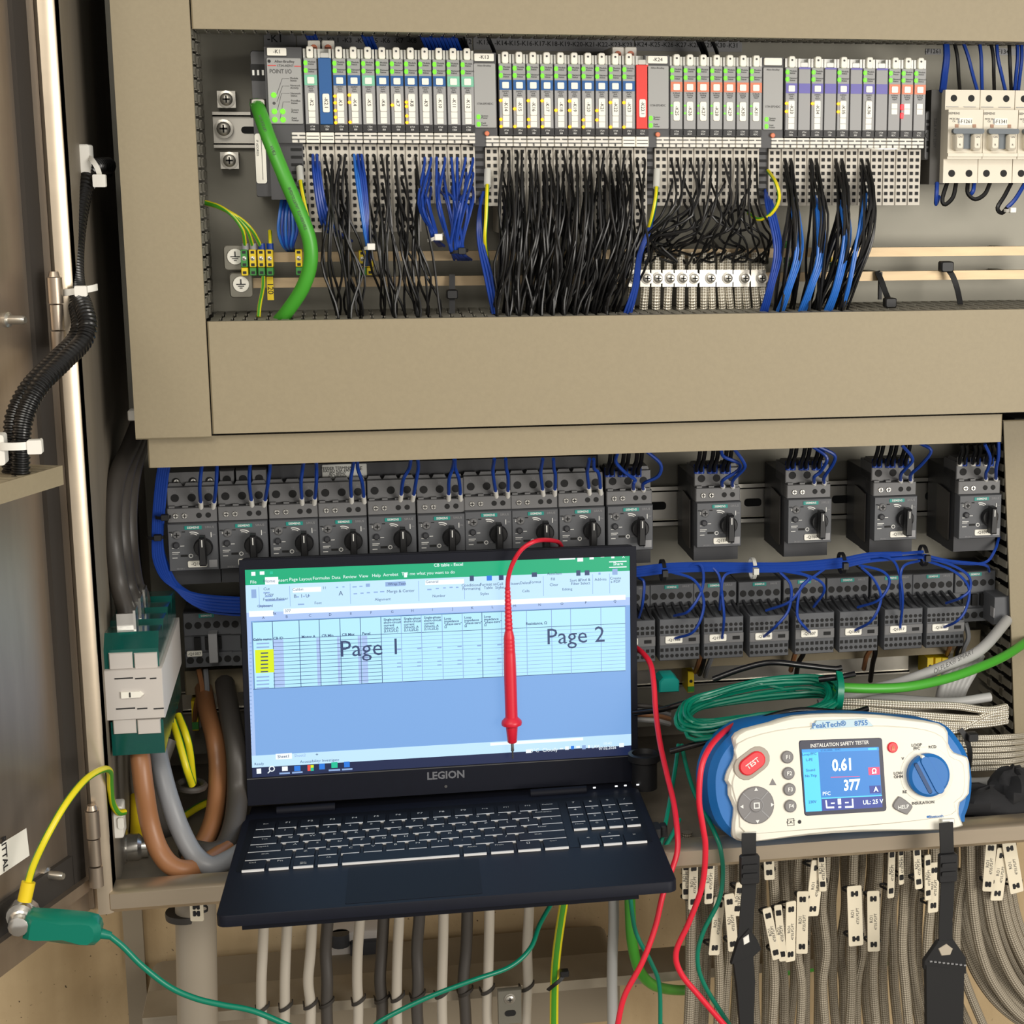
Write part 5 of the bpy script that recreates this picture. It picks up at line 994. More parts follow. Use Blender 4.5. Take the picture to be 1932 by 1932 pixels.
for y0, xs in ((1280, ((216, 251), (255, 275), (283, 295))), (1337, ((219, 255), (259, 278), (290, 309)))):
    for x0, x1 in xs: r = rc(x0, y0-1.2, x1, y0+1.2, YA-.0005); MB().box(r[0], r[1], YA-.0005, YA+.001, r[2], r[3]).build('groove', 'ink', t, lc)
r = rc(228, 1304, 272, 1316, YA); m_ = MB().prism([(r[0], r[2]), (r[1]-.003, r[2]), (r[1], (r[2]+r[3])/2), (r[1]-.003, r[3]), (r[0], r[3])], YA-.002, YA+.001, 0, .0005).build('arrow_slider', 'label_white', t, lc)
MB().box(r[0]+.007, r[0]+.008, YA-.0028, YA-.0018, r[2]+.001, r[3]-.0004).build('slider_edge', 'ink', m_)
# transparent covers: side profile swept across the width
def cover(name, prof, x0, x1):
    n = len(prof); vs = [(x0, y, z) for y, z in prof]+[(x1, y, z) for y, z in prof]; MB().add(vs, [tuple(range(n)), tuple(range(n, 2*n))]+[(j, (j+1) % n, n+(j+1) % n, n+j) for j in range(n)]).build(name, 'fuse_teal', t, lc, smooth=False)
xa, xb = P(200, 1230, YA+.02).x, P(303, 1230, YA+.02).x; zA = P(250, 1262, YA).z; zB = P(250, 1194, YA+.02).z
step = (YZ-YA-.004)/4
for k in range(4):
    y0 = YA+.004+k*step; cover('upper_cover', [(y0, zA), (y0, zA+.016), (y0+.012, zB+.002), (y0+step-.001, zB), (y0+step-.001, zA)], xa, xb)
zC = P(250, 1385, YA).z; zD = P(250, 1423, YA+.005).z; xa2, xb2 = P(213, 1400, YA+.01).x, P(312, 1400, YA+.01).x
for k in range(4):
    y0 = YA+.004+k*step; cover('lower_cover', [(y0, zC+.01), (y0, zD), (y0+step-.001, zD+.003), (y0+step-.001, zC+.01)], xa2, xb2)
b = MB(); r = rc(230, 1196, 258, 1220, YA+.015); b.prism([(r[0], r[2]), (r[1], r[2]), (r[1], r[3]), (r[0], r[3])], YA+.015, YA+.03, 0, .001); b.build('red_block', 'fuse_red', t, lc)
for k, (x0, y0, x1, y1, yy) in enumerate(((220, 1158, 258, 1190, .06), (245, 1135, 268, 1172, .10), (262, 1118, 276, 1152, .145))):
    r = rc(x0, y0, x1, y1, yy); p = MB(); p.box(r[0], r[1], yy, yy+.002, r[2], r[3]); p.box(r[1]-.002, r[1], yy-.006, yy+.012, r[2]-.002, r[3]+.004); p.build('metal_lug', 'screw', t, lc); MB().box(r[0]+.004, r[1]-.001, yy-.002, yy+.01, r[2]-.006, r[2]-.001).build('red_gasket', 'fuse_red', t, lc)
# thick cables around the carrier
def cable(name, pts, r, mat, label, n=12, group=None, k=6, zmin=None): return wire(name, pts, r, mat, label, 'cable', group, n, k, zmin=zmin)
ZF = ZB+.0065+.0085
for j, (dx, l) in enumerate(((0, 'sleeved black supply cable entering the fuse carrier, outermost of three'), (16, 'sleeved black supply cable entering the fuse carrier, middle of three'), (30, 'sleeved black supply cable entering the fuse carrier, innermost of three'))):
    cable('supply_cable', [(262+dx*.4, 800, .21+j*.02), (246+dx*.6, 840, .18+j*.02), (222+dx*.9, 895, .14+j*.02), (212+dx, 960, .115+j*.022), (214+dx, 1030, .10+j*.026), (224+dx, 1100, .10+j*.035), (238+dx*.9, 1150-j*14, .09+j*.04), (242+dx*.9, 1180-j*16, .085+j*.042)], .0078, 'sleeve', l)
cable('power_cable', [(262, 1405, .06), (266, 1440, .05), (272, 1490, .045), (282, 1550, .045), (298, 1600, .040), (322, 1632, .034), (352, 1641, .036), (385, 1632, .05), (430, 1610, .08)], .0085, 'cable_brown', 'thick brown power cable hanging from the fuse carrier, nearest the door', zmin=ZF)
cable('power_cable', [(296, 1415, .09), (306, 1460, .075), (320, 1510, .065), (340, 1565, .058), (366, 1612, .048), (398, 1634, .040), (436, 1620, .05), (470, 1600, .065), (520, 1590, .09)], .0085, 'cable_gr2', 'thick grey power cable looping beside the two brown ones', zmin=ZF)
cable('power_cable', [(384, 1300, .265), (392, 1345, .215), (405, 1395, .178), (411, 1450, .165), (407, 1520, .14), (394, 1570, .11), (372, 1604, .085), (345, 1606, .08)], .0085, 'cable_brown', 'thick brown power cable rising behind the grey one towards the contactors', zmin=ZF)
cable('power_cable', [(424, 1290, .255), (434, 1350, .19), (446, 1420, .15), (448, 1490, .14), (442, 1550, .11), (424, 1598, .085), (396, 1616, .075), (350, 1606, .09)], .0095, 'cable_dk', 'thick black power cable beside the laptop screen', zmin=ZF)
cable('power_cable', [(318, 1395, .13), (300, 1450, .12), (292, 1520, .13), (312, 1570, .15), (345, 1600, .19)], .0075, 'cable_dk', 'thick black power cable in the shade under the fuse carrier')
for j, (pts, l) in enumerate((([(325, 1360, .15), (338, 1400, .13), (352, 1450, .12), (362, 1480, .13)], 'yellow-green earth cable slanting down right of the fuse carrier'), ([(336, 1350, .17), (350, 1385, .15), (358, 1420, .15), (364, 1478, .16)], 'second yellow-green earth cable right of the fuse carrier'), ([(404, 1508, .20), (370, 1525, .185), (340, 1545, .17), (308, 1562, .16)], 'yellow-green earth cable crossing behind the thick cables'))): cable('earth_cable', pts, .0036, 'wire_yg', l, 10)
wire('cable_ring', [(360+26*math.cos(math.radians(a)), 1482+10*math.sin(math.radians(a)), .15+.02*math.sin(math.radians(a+180))) for a in range(0, 361, 30)], .0030, 'cable_dk', 'small ring of coiled dark cable behind the thick cables', 'cable', None, 8)
# gland, white mount and the door's earth wire
t = thing('cable_gland', 'shiny metal cable gland pointing into the cabinet through the left wall', 'gland', P(240, 1600, .10)); 
MB().lathe([(.014, -.012), (.014, -.006), (.0165, -.006), (.0165, 0), (.0125, .001), (.0125, .010), (.0095, .013), (.0095, .018)], 16, 0, 'x').build('gland_body', 'screw', t)
cable('gland_cable', [(246, 1598, .10), (258, 1588, .11), (262, 1560, .13), (262, 1500, .15)], .0075, 'yellow', 'short yellow earth sleeve leaving the metal gland')
t = thing('tie_mount', 'white adhesive tie mount low on the left cabinet wall', 'tie mount', P(216, 1545, .045)); MB().rbox(-.003, .008, -.010, .010, -.014, .014, .002, 0, .001).build('mount_body', 'tie_white', t); MB().rbox(.004, .009, -.012, -.004, -.005, .005, .002).build('loop', 'tie_white', t)
# ================================================================== laptop
def cw(x, y, z): return Vector((x*MM, y*MM-1.425, z*MM+1.6))
BF = Frame(cw(-107.7, 1307.8, -565.5), cw(252, 1293.1, -559.5)-cw(-107.7, 1307.8, -565.5), cw(-97.4, 1556.6, -574.3)-cw(-107.7, 1307.8, -565.5))
SF = Frame(cw(-94.3, 1555.6, -569.5), cw(265.7, 1561.1, -572.7)-cw(-94.3, 1555.6, -569.5), cw(-92.5, 1570.5, -341.2)-cw(-94.3, 1555.6, -569.5))
lap = thing('laptop', 'black laptop standing half inside the cabinet with a spreadsheet on its lit screen', 'laptop', BF.w(.18, .021, .12))
LI = Matrix.Translation(-lap.location)
def lpart(name, mb, mat, fr, smooth=True):
    o = mb.build(name, mat, lap, smooth=smooth) if isinstance(mb, MB) else link(name, mb, lap); o.matrix_basis = LI @ fr.mat(); return o
def lsub(name, mb, mat, par): return mb.build(name, mat, par)
LW, LD = .360, .249
b = MB().prism(rrect(0, LW, 0, LD-.004, .008, 4), 0, .009, 0, .0008); lpart('palm_rest', b, 'laptop', BF)
b = MB().prism([(.018, .012), (LW-.03, .012), (LW-.004, LD-.006), (.004, LD-.006)], .009, .017, 0); lpart('bottom_case', b, 'laptop_bezel', BF)
# keyboard field
KL0, KT0 = BF.uv(477.7, 1561), BF.uv(1190, 1504); KL1, KR1 = BF.uv(448, 1647), BF.uv(1224, 1583)
ku0 = (KL0[0]+KL1[0])/2; ku1 = (KT0[0]+KR1[0])/2; kv0 = (KL1[1]+KR1[1])/2; kv1 = (KL0[1]+KT0[1])/2+.004
b = MB().rbox(ku0-.003, ku1+.003, -.0002, .001, kv0-.003, kv1+.012, .003); kbd = lpart('keyboard_tray', b, 'key', BF)
tr = [BF.uv(x, y) for x, y in ((622, 1706), (868, 1680), (866, 1640), (640, 1660))]; u0, u1 = .098, .205
b = MB().rbox(u0, u1, -.0002, .001, .006, kv0-.012, .002); lpart('touchpad', b, 'laptop_bezel', BF)
rows_v = [BF.uv(488, y)[1] for y in (1568.8, 1583, 1597, 1611, 1626, 1644)]
mainR = BF.uv(1056.5, 1522)[0]; npL = BF.uv(1066, 1521)[0]; npR = ku1
KEYS = [[('Esc', 1)]+[('F%d' % i, 1) for i in range(1, 13)]+[('Delete', 1)],
        [(c, 1) for c in '`1234567890-=']+[('Backspace', 1.5)],
        [('Tab', 1.35)]+[(c, 1) for c in 'QWERTYUIOP[]']+[('\\', 1.15)],
        [('CapsLk', 1.65)]+[(c, 1) for c in "ASDFGHJKL;'"]+[('Enter', 1.85)],
        [('Shift', 2.2)]+[(c, 1) for c in 'ZXCVBNM,./']+[('Shift', 2.3)],
        [('Ctrl', 1.15), ('Fn', 1.05), ('#', 1.05), ('Alt', 1.05), ('', 5.3), ('AltGr', 1.2), ('PrtSc', 1.2), ('[]', 1.2), ('Ctrl', 1.25)]]
def key(u0, u1, v0, v1, s):
    b = MB(); g = .0013; b.rbox(u0+g, u1-g, -.0018, 0, v0+.0010, v1-.0008, .0012, 0, .0004); b.box(u0+g+.0006, u1-g-.0006, -.0017, .0, v0-.0006, v0+.0014, 1)
    k = lpart('key', b, ['key', 'key_edge'], BF)
    if s == '#':
        for i in (0, 1):
            for j in (0, 1): lsub('legend', MB().box((u0+u1)/2-.003+i*.0028, (u0+u1)/2-.0005+i*.0028, -.0018, -.0016, v0+.005+j*.0028, v0+.0075+j*.0028), 'ink_white', k)
    elif s and s != ' ': txt(s, .0052 if len(s) < 3 else .0036, 'ink_white', k, u0+(u1-u0)*(.5 if len(s) < 4 else .42), -.0019, v1-.0062, name='legend')
for ri, row in enumerate(KEYS):
    tot = sum(w_ for _, w_ in row); u = ku0+.0006*(5-ri); sc_ = (mainR-u)/tot; v0 = rows_v[ri]
    v1 = v0+((rows_v[ri-1]-v0) if ri else (rows_v[0]-rows_v[1]))
    for s, w_ in row: key(u, u+w_*sc_, v0, v1, s); u += w_*sc_
NP = ['789/', '456*', '123-', 'N0.+']
for ri in range(4):
    v0 = rows_v[ri]; v1 = v0+((rows_v[ri-1]-v0) if ri else (rows_v[0]-rows_v[1])); w_ = (npR-npL)/4
    for i, c in enumerate(NP[ri]): key(npL+i*w_, npL+(i+1)*w_, v0, v1, 'Num' if c == 'N' else c)
w_ = (npR-npL-.004)/3; vm = (rows_v[3]+rows_v[5])/2-.001
key(npL+.002, npL+.002+w_, rows_v[5], vm+.004, '<'); key(npL+.002+w_, npL+.002+2*w_, rows_v[5], vm-.002, 'v'); key(npL+.002+w_, npL+.002+2*w_, vm-.002, vm+.011, '^'); key(npL+.002+2*w_, npR, rows_v[5], vm+.004, '>')
for u in (.055, .285):
    b = MB(); b.cyl((u-.026, -.0015, LD-.007), (u+.026, -.0015, LD-.007), .0042, 12); lpart('hinge', b, 'laptop_bezel', BF)
for px, py in ((1117, 1479), (1158, 1477), (1175, 1476), (1198, 1474)):
    u, v = BF.uv(px, py); lpart('status_light', MB().box(u-.0012, u+.0012, -.004, -.003, min(v, LD-.008)-.0006, min(v, LD-.008)+.0006), 'white_led', BF)
# thick rear of the base under the lid and the plug at its right flank
b = MB().box(.004, LW-.004, .002, .018, LD-.006, LD+.022); lpart('rear_case', b, 'laptop_bezel', BF)
u, v = BF.uv(1236, 1552); b = MB(); b.rbox(LW-.001, LW+.006, .003, .011, v-.010, v+.010, .002); b.rbox(LW+.006, LW+.012, .002, .012, v-.006, v+.006, .002, 0, .001); lpart('side_plug', b, 'black', BF)
# lid
LV = .2285
b = MB().prism(rrect(-.0005, LW+.0005, .002, LV, .007, 4), .0006, .007, 0, 0); lpart('lid', b, 'laptop_bezel', SF)
dTL, dBR = SF.uv(462, 1075), SF.uv(1187, 1416); U0, U1, V0, V1 = dTL[0], SF.uv(1188, 1060)[0], SF.uv(476, 1467)[1], dTL[1]
b = MB()
for x0, x1, z0, z1 in ((0, LW, .002, V0), (0, LW, V1, LV-.001), (0, U0, V0, V1), (U1, LW, V0, V1)): b.box(x0, x1, -.0012, .001, z0, z1)
lpart('bezel', b, 'laptop', SF)
b = MB().box(0, LW, -.0016, -.0011, V0-.0014, V0-.0006); lpart('bezel_seam', b, 'ink_soft', SF)
q = SF.uv(841, 1462); o = link('lettering', text_mesh('LEGION', .0098, 'ink_soft2', .03), lap); o.matrix_basis = LI @ SF.mat() @ Matrix.Translation((q[0], -.0016, q[1]))
q = SF.uv(841, 1483); b = MB().disc(q[0], q[1], .0014, -.0016, -.001, 10); lpart('camera_dot', b, 'ink_soft', SF)
# ---- the display, built as flat lit areas
disp = lpart('display', MB().box(U0, U1, -.0002, .0004, V0, V1), 's_light', SF)
LAY = {}
def area_px(mat, tl, br, lv=1):
    a, c = SF.uv(*tl), SF.uv(*br); LAY.setdefault((mat, lv), MB()).add([(a[0], -.0002-lv*.00012, c[1]), (c[0], -.0002-lv*.00012, c[1]), (c[0], -.0002-lv*.00012, a[1]), (a[0], -.0002-lv*.00012, a[1])], [(0, 1, 2, 3)])
def vl(y): return SF.uv(472, y)[1]
def area_v(mat, xa, xb, ya, yb, lv=1):
    """xa, xb: pixel columns at mid height; ya, yb: pixel rows at the left edge of the display"""
    def uu(x): return SF.uv(x, (ya+yb)/2-(x-472)*.047)[0]
    a, c = (U0 if xa is None else uu(xa)), (U1 if xb is None else uu(xb)); t_, b_ = vl(ya), vl(yb); Y = -.0002-lv*.00012
    LAY.setdefault((mat, lv), MB()).add([(a, Y, b_), (c, Y, b_), (c, Y, t_), (a, Y, t_)], [(0, 1, 2, 3)])
def st(s, x, y, size, mat, lv=5, ax='CENTER', bold=0., par=None):
    u, v = SF.uv(x, y); return txt(s, size*(.82 if size < .01 else .95), mat, par or disp, u, -.0002-lv*.00012, v, bold=bold, ax=ax)
area_v('s_green', None, None, 1074, 1104); area_v('s_grey', None, None, 1150, 1172); area_v('s_blank', None, None, 1172, 1440); area_v('s_task', None, None, 1448.5, 1470); area_v('s_light', None, None, 1426, 1448.5, 2)
area_v('s_light', None, None, 1143, 1156, 2); area_v('s_white', 500, 525, 1090, 1104, 2); area_v('s_grey', None, 478, 1172, 1426, 2)
area_v('s_cell', 478, 1180, 1174, 1301, 2); area_v('s_white', 470, 516, 1153, 1164, 3); area_v('s_white', 535, 1180, 1151, 1161, 3)
for x in (489, 547, 661, 790, 876, 1025, 1118, 1150): area_v('s_mid', x-.4, x+.4, 1108, 1147, 3)
COLS = [478, 516, 566, 604, 643, 681, 720, 758, 796, 835, 873, 910, 947, 994, 1041, 1077, 1134, 1180]
for i, x in enumerate(COLS):
    area_v('s_line' if i < 7 or x == 910 else 's_mid', x-.6, x+.6, 1174, 1301, 4)
area_v('s_line', 478, 1180, 1173.4, 1174.4, 4); area_v('s_line', 478, 1180, 1299.8, 1301, 4); area_v('s_line', 478, 1180, 1207, 1208, 4)
for k in range(1, 13):
    y = 1207.5+k*7.2; area_v('s_line', 516, 720, y-.45, y+.45, 4); area_v('s_mid', 720, 1180, y-.4, y+.4, 4)
for x0, x1 in ((517, 536), (598, 604), (637, 642), (676, 681), (683, 694)): area_v('s_grey', x0, x1, 1209, 1299, 3)
a, c = SF.uv(481, 1226), SF.uv(517, 1268); area_px('s_yellow', (481, 1226), (517.5, 1268), 5)
for k in range(6): 
    y = 1231+k*7; area_px('s_text', (492, y), (506, y+1.6), 6)
for y in (1213, 1220, 1276, 1283, 1290, 1297): area_px('s_mid', (484, y), (508, y+1.4), 6)
for x in (752, 790, 828, 866, 903, 941):
    for y in (1226, 1252, 1259): yy = y-(x-472)*.047+11; area_px('s_mid', (x-3, yy), (x+5, yy+2), 6)
area_v('s_mid', 757, 778, 1117, 1130, 3) if False else None
area_px('s_mid', (727, 1098), (765, 1105), 3); area_px('s_white', (552, 1109), (606, 1116), 3); area_px('s_white', (802, 1095), (876, 1101), 3); area_px('s_mid', (690, 1101), (698, 1107), 3)
for x, y, w_, h_, m_ in ((474, 1112, 10, 16, 's_mid'), (886, 1086, 8, 10, 's_text'), (918, 1086, 10, 9, 's_blue'), (941, 1085, 9, 9, 's_text'), (1003, 1080, 10, 8, 's_text'), (1087, 1076, 8, 10, 's_text'), (1103, 1076, 9, 9, 's_text'), (1155, 1073, 10, 11, 's_mid'), (1129, 1080, 4, 4, 's_mid'), (474, 1079, 8, 7, 's_white'), (490, 1078, 9, 6, 's_white'), (509, 1078, 6, 5, 's_teal'), (762, 1080, 6, 9, 's_white'), (1089, 1047, 11, 12, 's_white'), (1112, 1049, 8, 6, 's_white'), (1133, 1049, 7, 2, 's_white'), (1153, 1047, 6, 6, 's_white')): area_px(m_, (x, y), (x+w_, y+h_), 4)
for x, y, w_ in ((497, 1117, 12), (500, 1124, 14), (501, 1131, 36), (562, 1139, 12), (488, 1142, 24), (560, 1125, 4), (572, 1124, 3), (580, 1123, 5), (634, 1107, 4), (646, 1106, 4), (665, 1106, 8), (678, 1105, 6), (667, 1119, 7), (680, 1118, 6), (692, 1117, 6), (705, 1116, 8), (717, 1115, 8), (806, 1111, 8), (822, 1109, 6), (836, 1108, 5), (848, 1107, 6), (860, 1107, 5), (1055, 1053, 30)): area_px('s_mid' if x < 1050 else 's_white', (x, y), (x+w_, y+2), 4)
for s, x, y in (('File', 478, 1098), ('Insert', 533, 1094.5), ('Page Layout', 567, 1092.5), ('Formulas', 606, 1090.5), ('Data', 634, 1089.5), ('Review', 660, 1088), ('View', 686, 1086.8), ('Help', 710, 1085.6), ('Acrobat', 737, 1084), ('Tell me what you want to do', 808, 1081)): st(s, x, y, .0050, 's_white')
st('Home', 508, 1096, .0050, 's_text'); st('CB table - Excel', 846, 1065.5, .0050, 's_white', bold=.01); st('Share', 1166, 1063.5, .0050, 's_white', bold=.01); st('x', 1176, 1049, .0065, 's_white')
area_px('s_white', (1149, 1059), (1182, 1059.8), 4); area_px('s_white', (1149, 1069.5), (1182, 1070.2), 4)
for s, x, y, z in (('Cut', 503, 1111, .0044), ('Copy', 508, 1121, .0044), ('Format Painter', 520, 1130, .0044), ('Clipboard', 500, 1143, .0042), ('Calibri', 562, 1112, .0044), ('11', 612, 1109, .0044), ('B', 557, 1125, .0055), ('I', 569, 1124.5, .0055), ('U', 580, 1124, .0055), ('A', 643, 1119.5, .007), ('Font', 600, 1137.5, .0042), ('Wrap Text', 749, 1101.5, .0044), ('Merge & Center', 756, 1115, .0046), ('Alignment', 722, 1130.5, .0042), ('General', 815, 1097.5, .0044), ('Number', 828, 1124, .0042),
                ('Conditional\nFormatting', 889, 1107, .0046), ('Format as\nTable', 921, 1105.5, .0046), ('Cell\nStyles', 943, 1105, .0046), ('Insert', 972, 1101, .0044), ('Delete', 991, 1099.5, .0044), ('Format', 1010, 1098, .0044), ('Styles', 914, 1120, .0042), ('Cells', 992, 1115, .0042), ('AutoSum', 1046, 1082, .0044), ('Fill', 1043, 1092.5, .0044), ('Clear', 1045, 1103, .0044), ('Editing', 1070, 1111.5, .0042), ('Sort &\nFilter', 1085, 1098, .0046), ('Find &\nSelect', 1104, 1097, .0046), ('Add-ins', 1133, 1093, .0044), ('Create\na PDF', 1161, 1094, .0046)): st(s, x, y, z, 's_text')
for s, x, y in (('CB ID', 525, 1204), ('Motor A', 582, 1201), ('CB Min', 618, 1199), ('CB Max', 657, 1197), ('Panel', 691, 1195), ('Cable name', 495, 1206)): st(s, x, y, .0042, 's_text', bold=.02)
for x in (741, 779, 817): st('Single-phase\nshort-circuit\ncurrent\n(Ishort), A\n(L1/L2/L3)', x-17, 1180-(x-741)*.05, .0038, 's_text', ax='LEFT', bold=.02)
for x in (838, 876, 913): st('Loop\nimpedance\n"phase-zero"\nΩ', x, 1175-(x-838)*.05, .0038, 's_text', ax='LEFT', bold=.02)
st('Resistance, Ω', 1012, 1176, .0044, 's_text', bold=.02); st('fx', 518, 1157, .005, 's_text'); st('377', 543, 1152.5, .0042, 's_text')
for i, x in enumerate((497, 541, 585, 623, 662, 700, 740, 778, 816, 854, 891, 929, 971, 1018, 1060, 1105, 1160)): st('ABCDEFGHIJKLMNOPQ'[i], x, 1166.5-(x-472)*.047, .0042, 's_text')
st('Page 1', 699, 1223, .0225, 's_text', 7); st('Page 2', 1086, 1200, .0225, 's_text', 7)
for k in range(30): area_v('s_mid', 471, 475, 1212+k*7.2, 1214+k*7.2, 4)
area_px('s_white', (520, 1422), (551, 1431), 4); st('Sheet1', 535, 1427, .0048, 's_text', bold=.01); st('Sheet2', 566, 1425, .0046, 's_mid'); st('+', 598, 1423.5, .006, 's_text'); st('Ready', 489, 1441, .0042, 's_text'); st('Accessibility: Investigate', 603, 1435, .0044, 's_text')
area_px('s_white', (925, 1402), (1058, 1397), 4) if False else None
for x, y, m_, w_, h_ in ((484, 1450, 's_white', 9, 9), (532, 1446, 's_white', 11, 8), (555, 1445, 's_blue', 12, 9), (580, 1443, 's_ora', 6, 11), (586, 1443, 's_yellow', 6, 5), (586, 1448, 's_teal', 6, 6), (602, 1441, 's_blue', 11, 10), (625, 1438, 's_teal', 12, 10), (649, 1437, 's_blue', 11, 10), (527, 1457.5, 's_mid', 20, 2), (551, 1456, 's_mid', 20, 2), (620, 1451.5, 's_mid', 22, 2), (645, 1450, 's_mid', 20, 2), (992, 1414, 's_white', 10, 6), (1056, 1411, 's_white', 6, 2), (1066, 1408, 's_white', 7, 6), (1077, 1407, 's_blue', 6, 6), (1087, 1407, 's_white', 7, 4), (1098, 1406, 's_mid', 7, 7), (1109, 1406, 's_white', 4, 5), (1168, 1402, 's_white', 9, 7)): area_px(m_, (x, y), (x+w_, y+h_), 4)
u, v = SF.uv(513, 1452); b = LAY.setdefault(('s_white', 6), MB()); b.add([((u+r_*math.cos(i*math.pi/6)), -.001, v+.001+r_*math.sin(i*math.pi/6)) for r_ in (.0018, .0027) for i in range(12)], [(i, (i+1) % 12, 12+(i+1) % 12, 12+i) for i in range(12)]); b.add([(u-.0020, -.001, v-.0006), (u-.0014, -.001, v-.0012), (u-.0034, -.001, v-.0032), (u-.004, -.001, v-.0026)], [(0, 1, 2, 3)])
st('-3°C  Cloudy', 1025, 1415, .0062, 's_white'); st('LAV', 1123, 1408.5, .005, 's_white', bold=.01); st('10:42', 1146, 1402.5, .0046, 's_white'); st('07.02.2026', 1146, 1411, .0046, 's_white', bold=.01)
area_v('s_white', 925, 1100, 1427.5, 1433, 4)
for (m_, lv), b in LAY.items(): o = b.build('screen_graphics', m_, disp, smooth=False); o['kind'] = 'stuff'
# ================================================================== red test probe hanging in front of the screen
def ydisp(px, py, gap):
    d = ray(px, py); o = SF.o-SF.y*gap; t_ = (o-CAM).dot(SF.y)/d.dot(SF.y); return CAM+d*t_
A, B = ydisp(957.5, 1108, .012), ydisp(967.5, 1432, .009); ax = (B-A); L = ax.length
pr = thing('test_probe', 'red test probe hanging in front of the laptop screen, metal tip down', 'test probe', B); pr.matrix_world = Frame(A, ax.cross(Vector((0, 1, 0))), ax).mat()
k = L/324; mmp = .00047*L/.152 if False else .00047
prof = [(4.5, 0)]
for i in range(11): prof += [(5.5+i*.25, i*7.4+.6), (5.5+i*.25, i*7.4+3.6), (4.9+i*.25, i*7.4+4.4), (4.9+i*.25, i*7.4+7.0)]
prof += [(8.6, 84), (10.2, 92)]
for i in range(4): prof += [(10.4+i*.2, 93+i*7), (10.9+i*.2, 96+i*7), (10.4+i*.2, 98+i*7)]
prof += [(11.6, 124), (12.2, 150), (12.2, 244), (19.5, 251), (20.4, 255), (19.5, 259), (11.8, 262), (9.4, 291), (7.5, 293)]
MB().lathe([(r_*mmp, h*k) for r_, h in prof], 20, 0, 'z').build('grip', 'wire_red', pr); MB().lathe([(3.2*mmp, 292*k), (3.2*mmp, 308*k), (1.8*mmp, 310*k), (1.8*mmp, 322*k), (.3*mmp, 324*k)], 12, 0, 'z').build('metal_tip', 'screw', pr)
lead = smooth_pts([P(1062, 1040, .195), P(1055, 1024, .18), P(1036, 1019, .155), ydisp(1010, 1021, .020), ydisp(985, 1036, .022), ydisp(968, 1062, .018), ydisp(959, 1090, .014), A+(B-A).normalized()*.003], 6)
o = MB().tube(lead, .0021, 10).build('lead', 'wire_red', pr); o.matrix_basis = pr.matrix_world.inverted()
def lead_w(pts, r, mat, label, name='test_lead'): return wire(name, pts, r, mat, label, 'test lead', None, 10, 8)
lead_w([(1170, 1212, .175), (1200, 1222, .165), (1225, 1248, .14), (1233, 1285, .12), (1237, 1340, .10), (1245, 1400, .075), (1258, 1460, .045), (1270, 1510, .02), (1277, 1560, -.004), (1278, 1605, -.016), (1266, 1645, -.022), (1250, 1690, -.03), (1236, 1750, -.035), (1212, 1815, -.04), (1178, 1880, -.04), (1163, 1945, -.04)], .0026, 'wire_red', 'red test lead coming from behind the laptop and falling over the cabinet edge')
lead_w([(1385, 1368, .035), (1362, 1384, .0), (1338, 1412, -.030), (1323, 1450, -.042), (1319, 1510, -.046), (1326, 1560, -.046), (1331, 1600, -.044), (1325, 1670, -.04), (1300, 1740, -.04), (1276, 1795, -.04), (1284, 1835, -.04), (1320, 1880, -.04), (1372, 1940, -.04)], .0026, 'wire_red', 'red test lead emerging behind the tester and hanging down beside the strap')
lead_w([(1330, 1535, .02), (1348, 1570, -.004), (1360, 1605, -.012), (1364, 1650, -.014), (1356, 1700, -.016), (1326, 1760, -.018), (1316, 1810, -.018), (1330, 1860, -.018), (1380, 1940, -.018)], .0021, 'wire_green', 'dark green test lead hanging down beside the left strap of the tester')
for pts, l in (([(1280, 1405, .09), (1274, 1450, .07), (1264, 1510, .04), (1252, 1570, .012), (1244, 1600, .003)], 'green test lead falling from the coil to the cabinet edge, nearest the laptop'), ([(1286, 1405, .09), (1296, 1450, .07), (1312, 1500, .045), (1335, 1540, .02)], 'green test lead falling from the coil towards the tester'), ([(1282, 1545, .03), (1268, 1575, .018), (1252, 1602, .008), (1245, 1615, .0)], 'short green lead end on the cabinet floor beside the red lead'), ([(1186, 1660, -.01), (1190, 1700, -.01), (1200, 1760, -.01), (1228, 1815, -.01), (1244, 1860, -.01), (1246, 1945, -.01)], 'green test lead hanging below the cabinet between the red leads')): lead_w(pts, .0020, 'wire_green', l)
# ================================================================== installation tester
TF = Frame(P(1590, 1582, -.034), (1, 0, 0), (0, .22, 1))
def tq(x, y): return TF.uv(1320+x/3.578, 1330+y/3.578)
def tpoly(pts): return [tq(*p) for p in pts]
tst = thing('installation_tester', 'white and blue handheld installation tester with lit display on the cabinet edge', 'tester', mat=TF.mat())
def smp(pts, k=3):
    n = len(pts); out = []
    for i in range(n):
        a, b_, c, d = (Vector(pts[(i+j) % n]) for j in (-1, 0, 1, 2))
        for j in range(k):
            t_ = j/k; q = .5*((2*b_)+(c-a)*t_+(2*a-5*b_+4*c-d)*t_*t_+(3*b_-a-3*c+d)*t_**3); out.append((q.x, q.y))
    return out
blue = [(125, 330), (195, 240), (310, 152), (480, 112), (900, 66), (1420, 98), (1660, 130), (1770, 235), (1840, 360), (1866, 500), (1858, 640), (1822, 760), (1770, 818), (1300, 850), (600, 895), (300, 925), (200, 880), (125, 790), (82, 660), (72, 520), (88, 420)]
MB().prism(smp(tpoly(blue)), .006, .062, 0, .006).build('blue_body', 'tester_blue', tst)
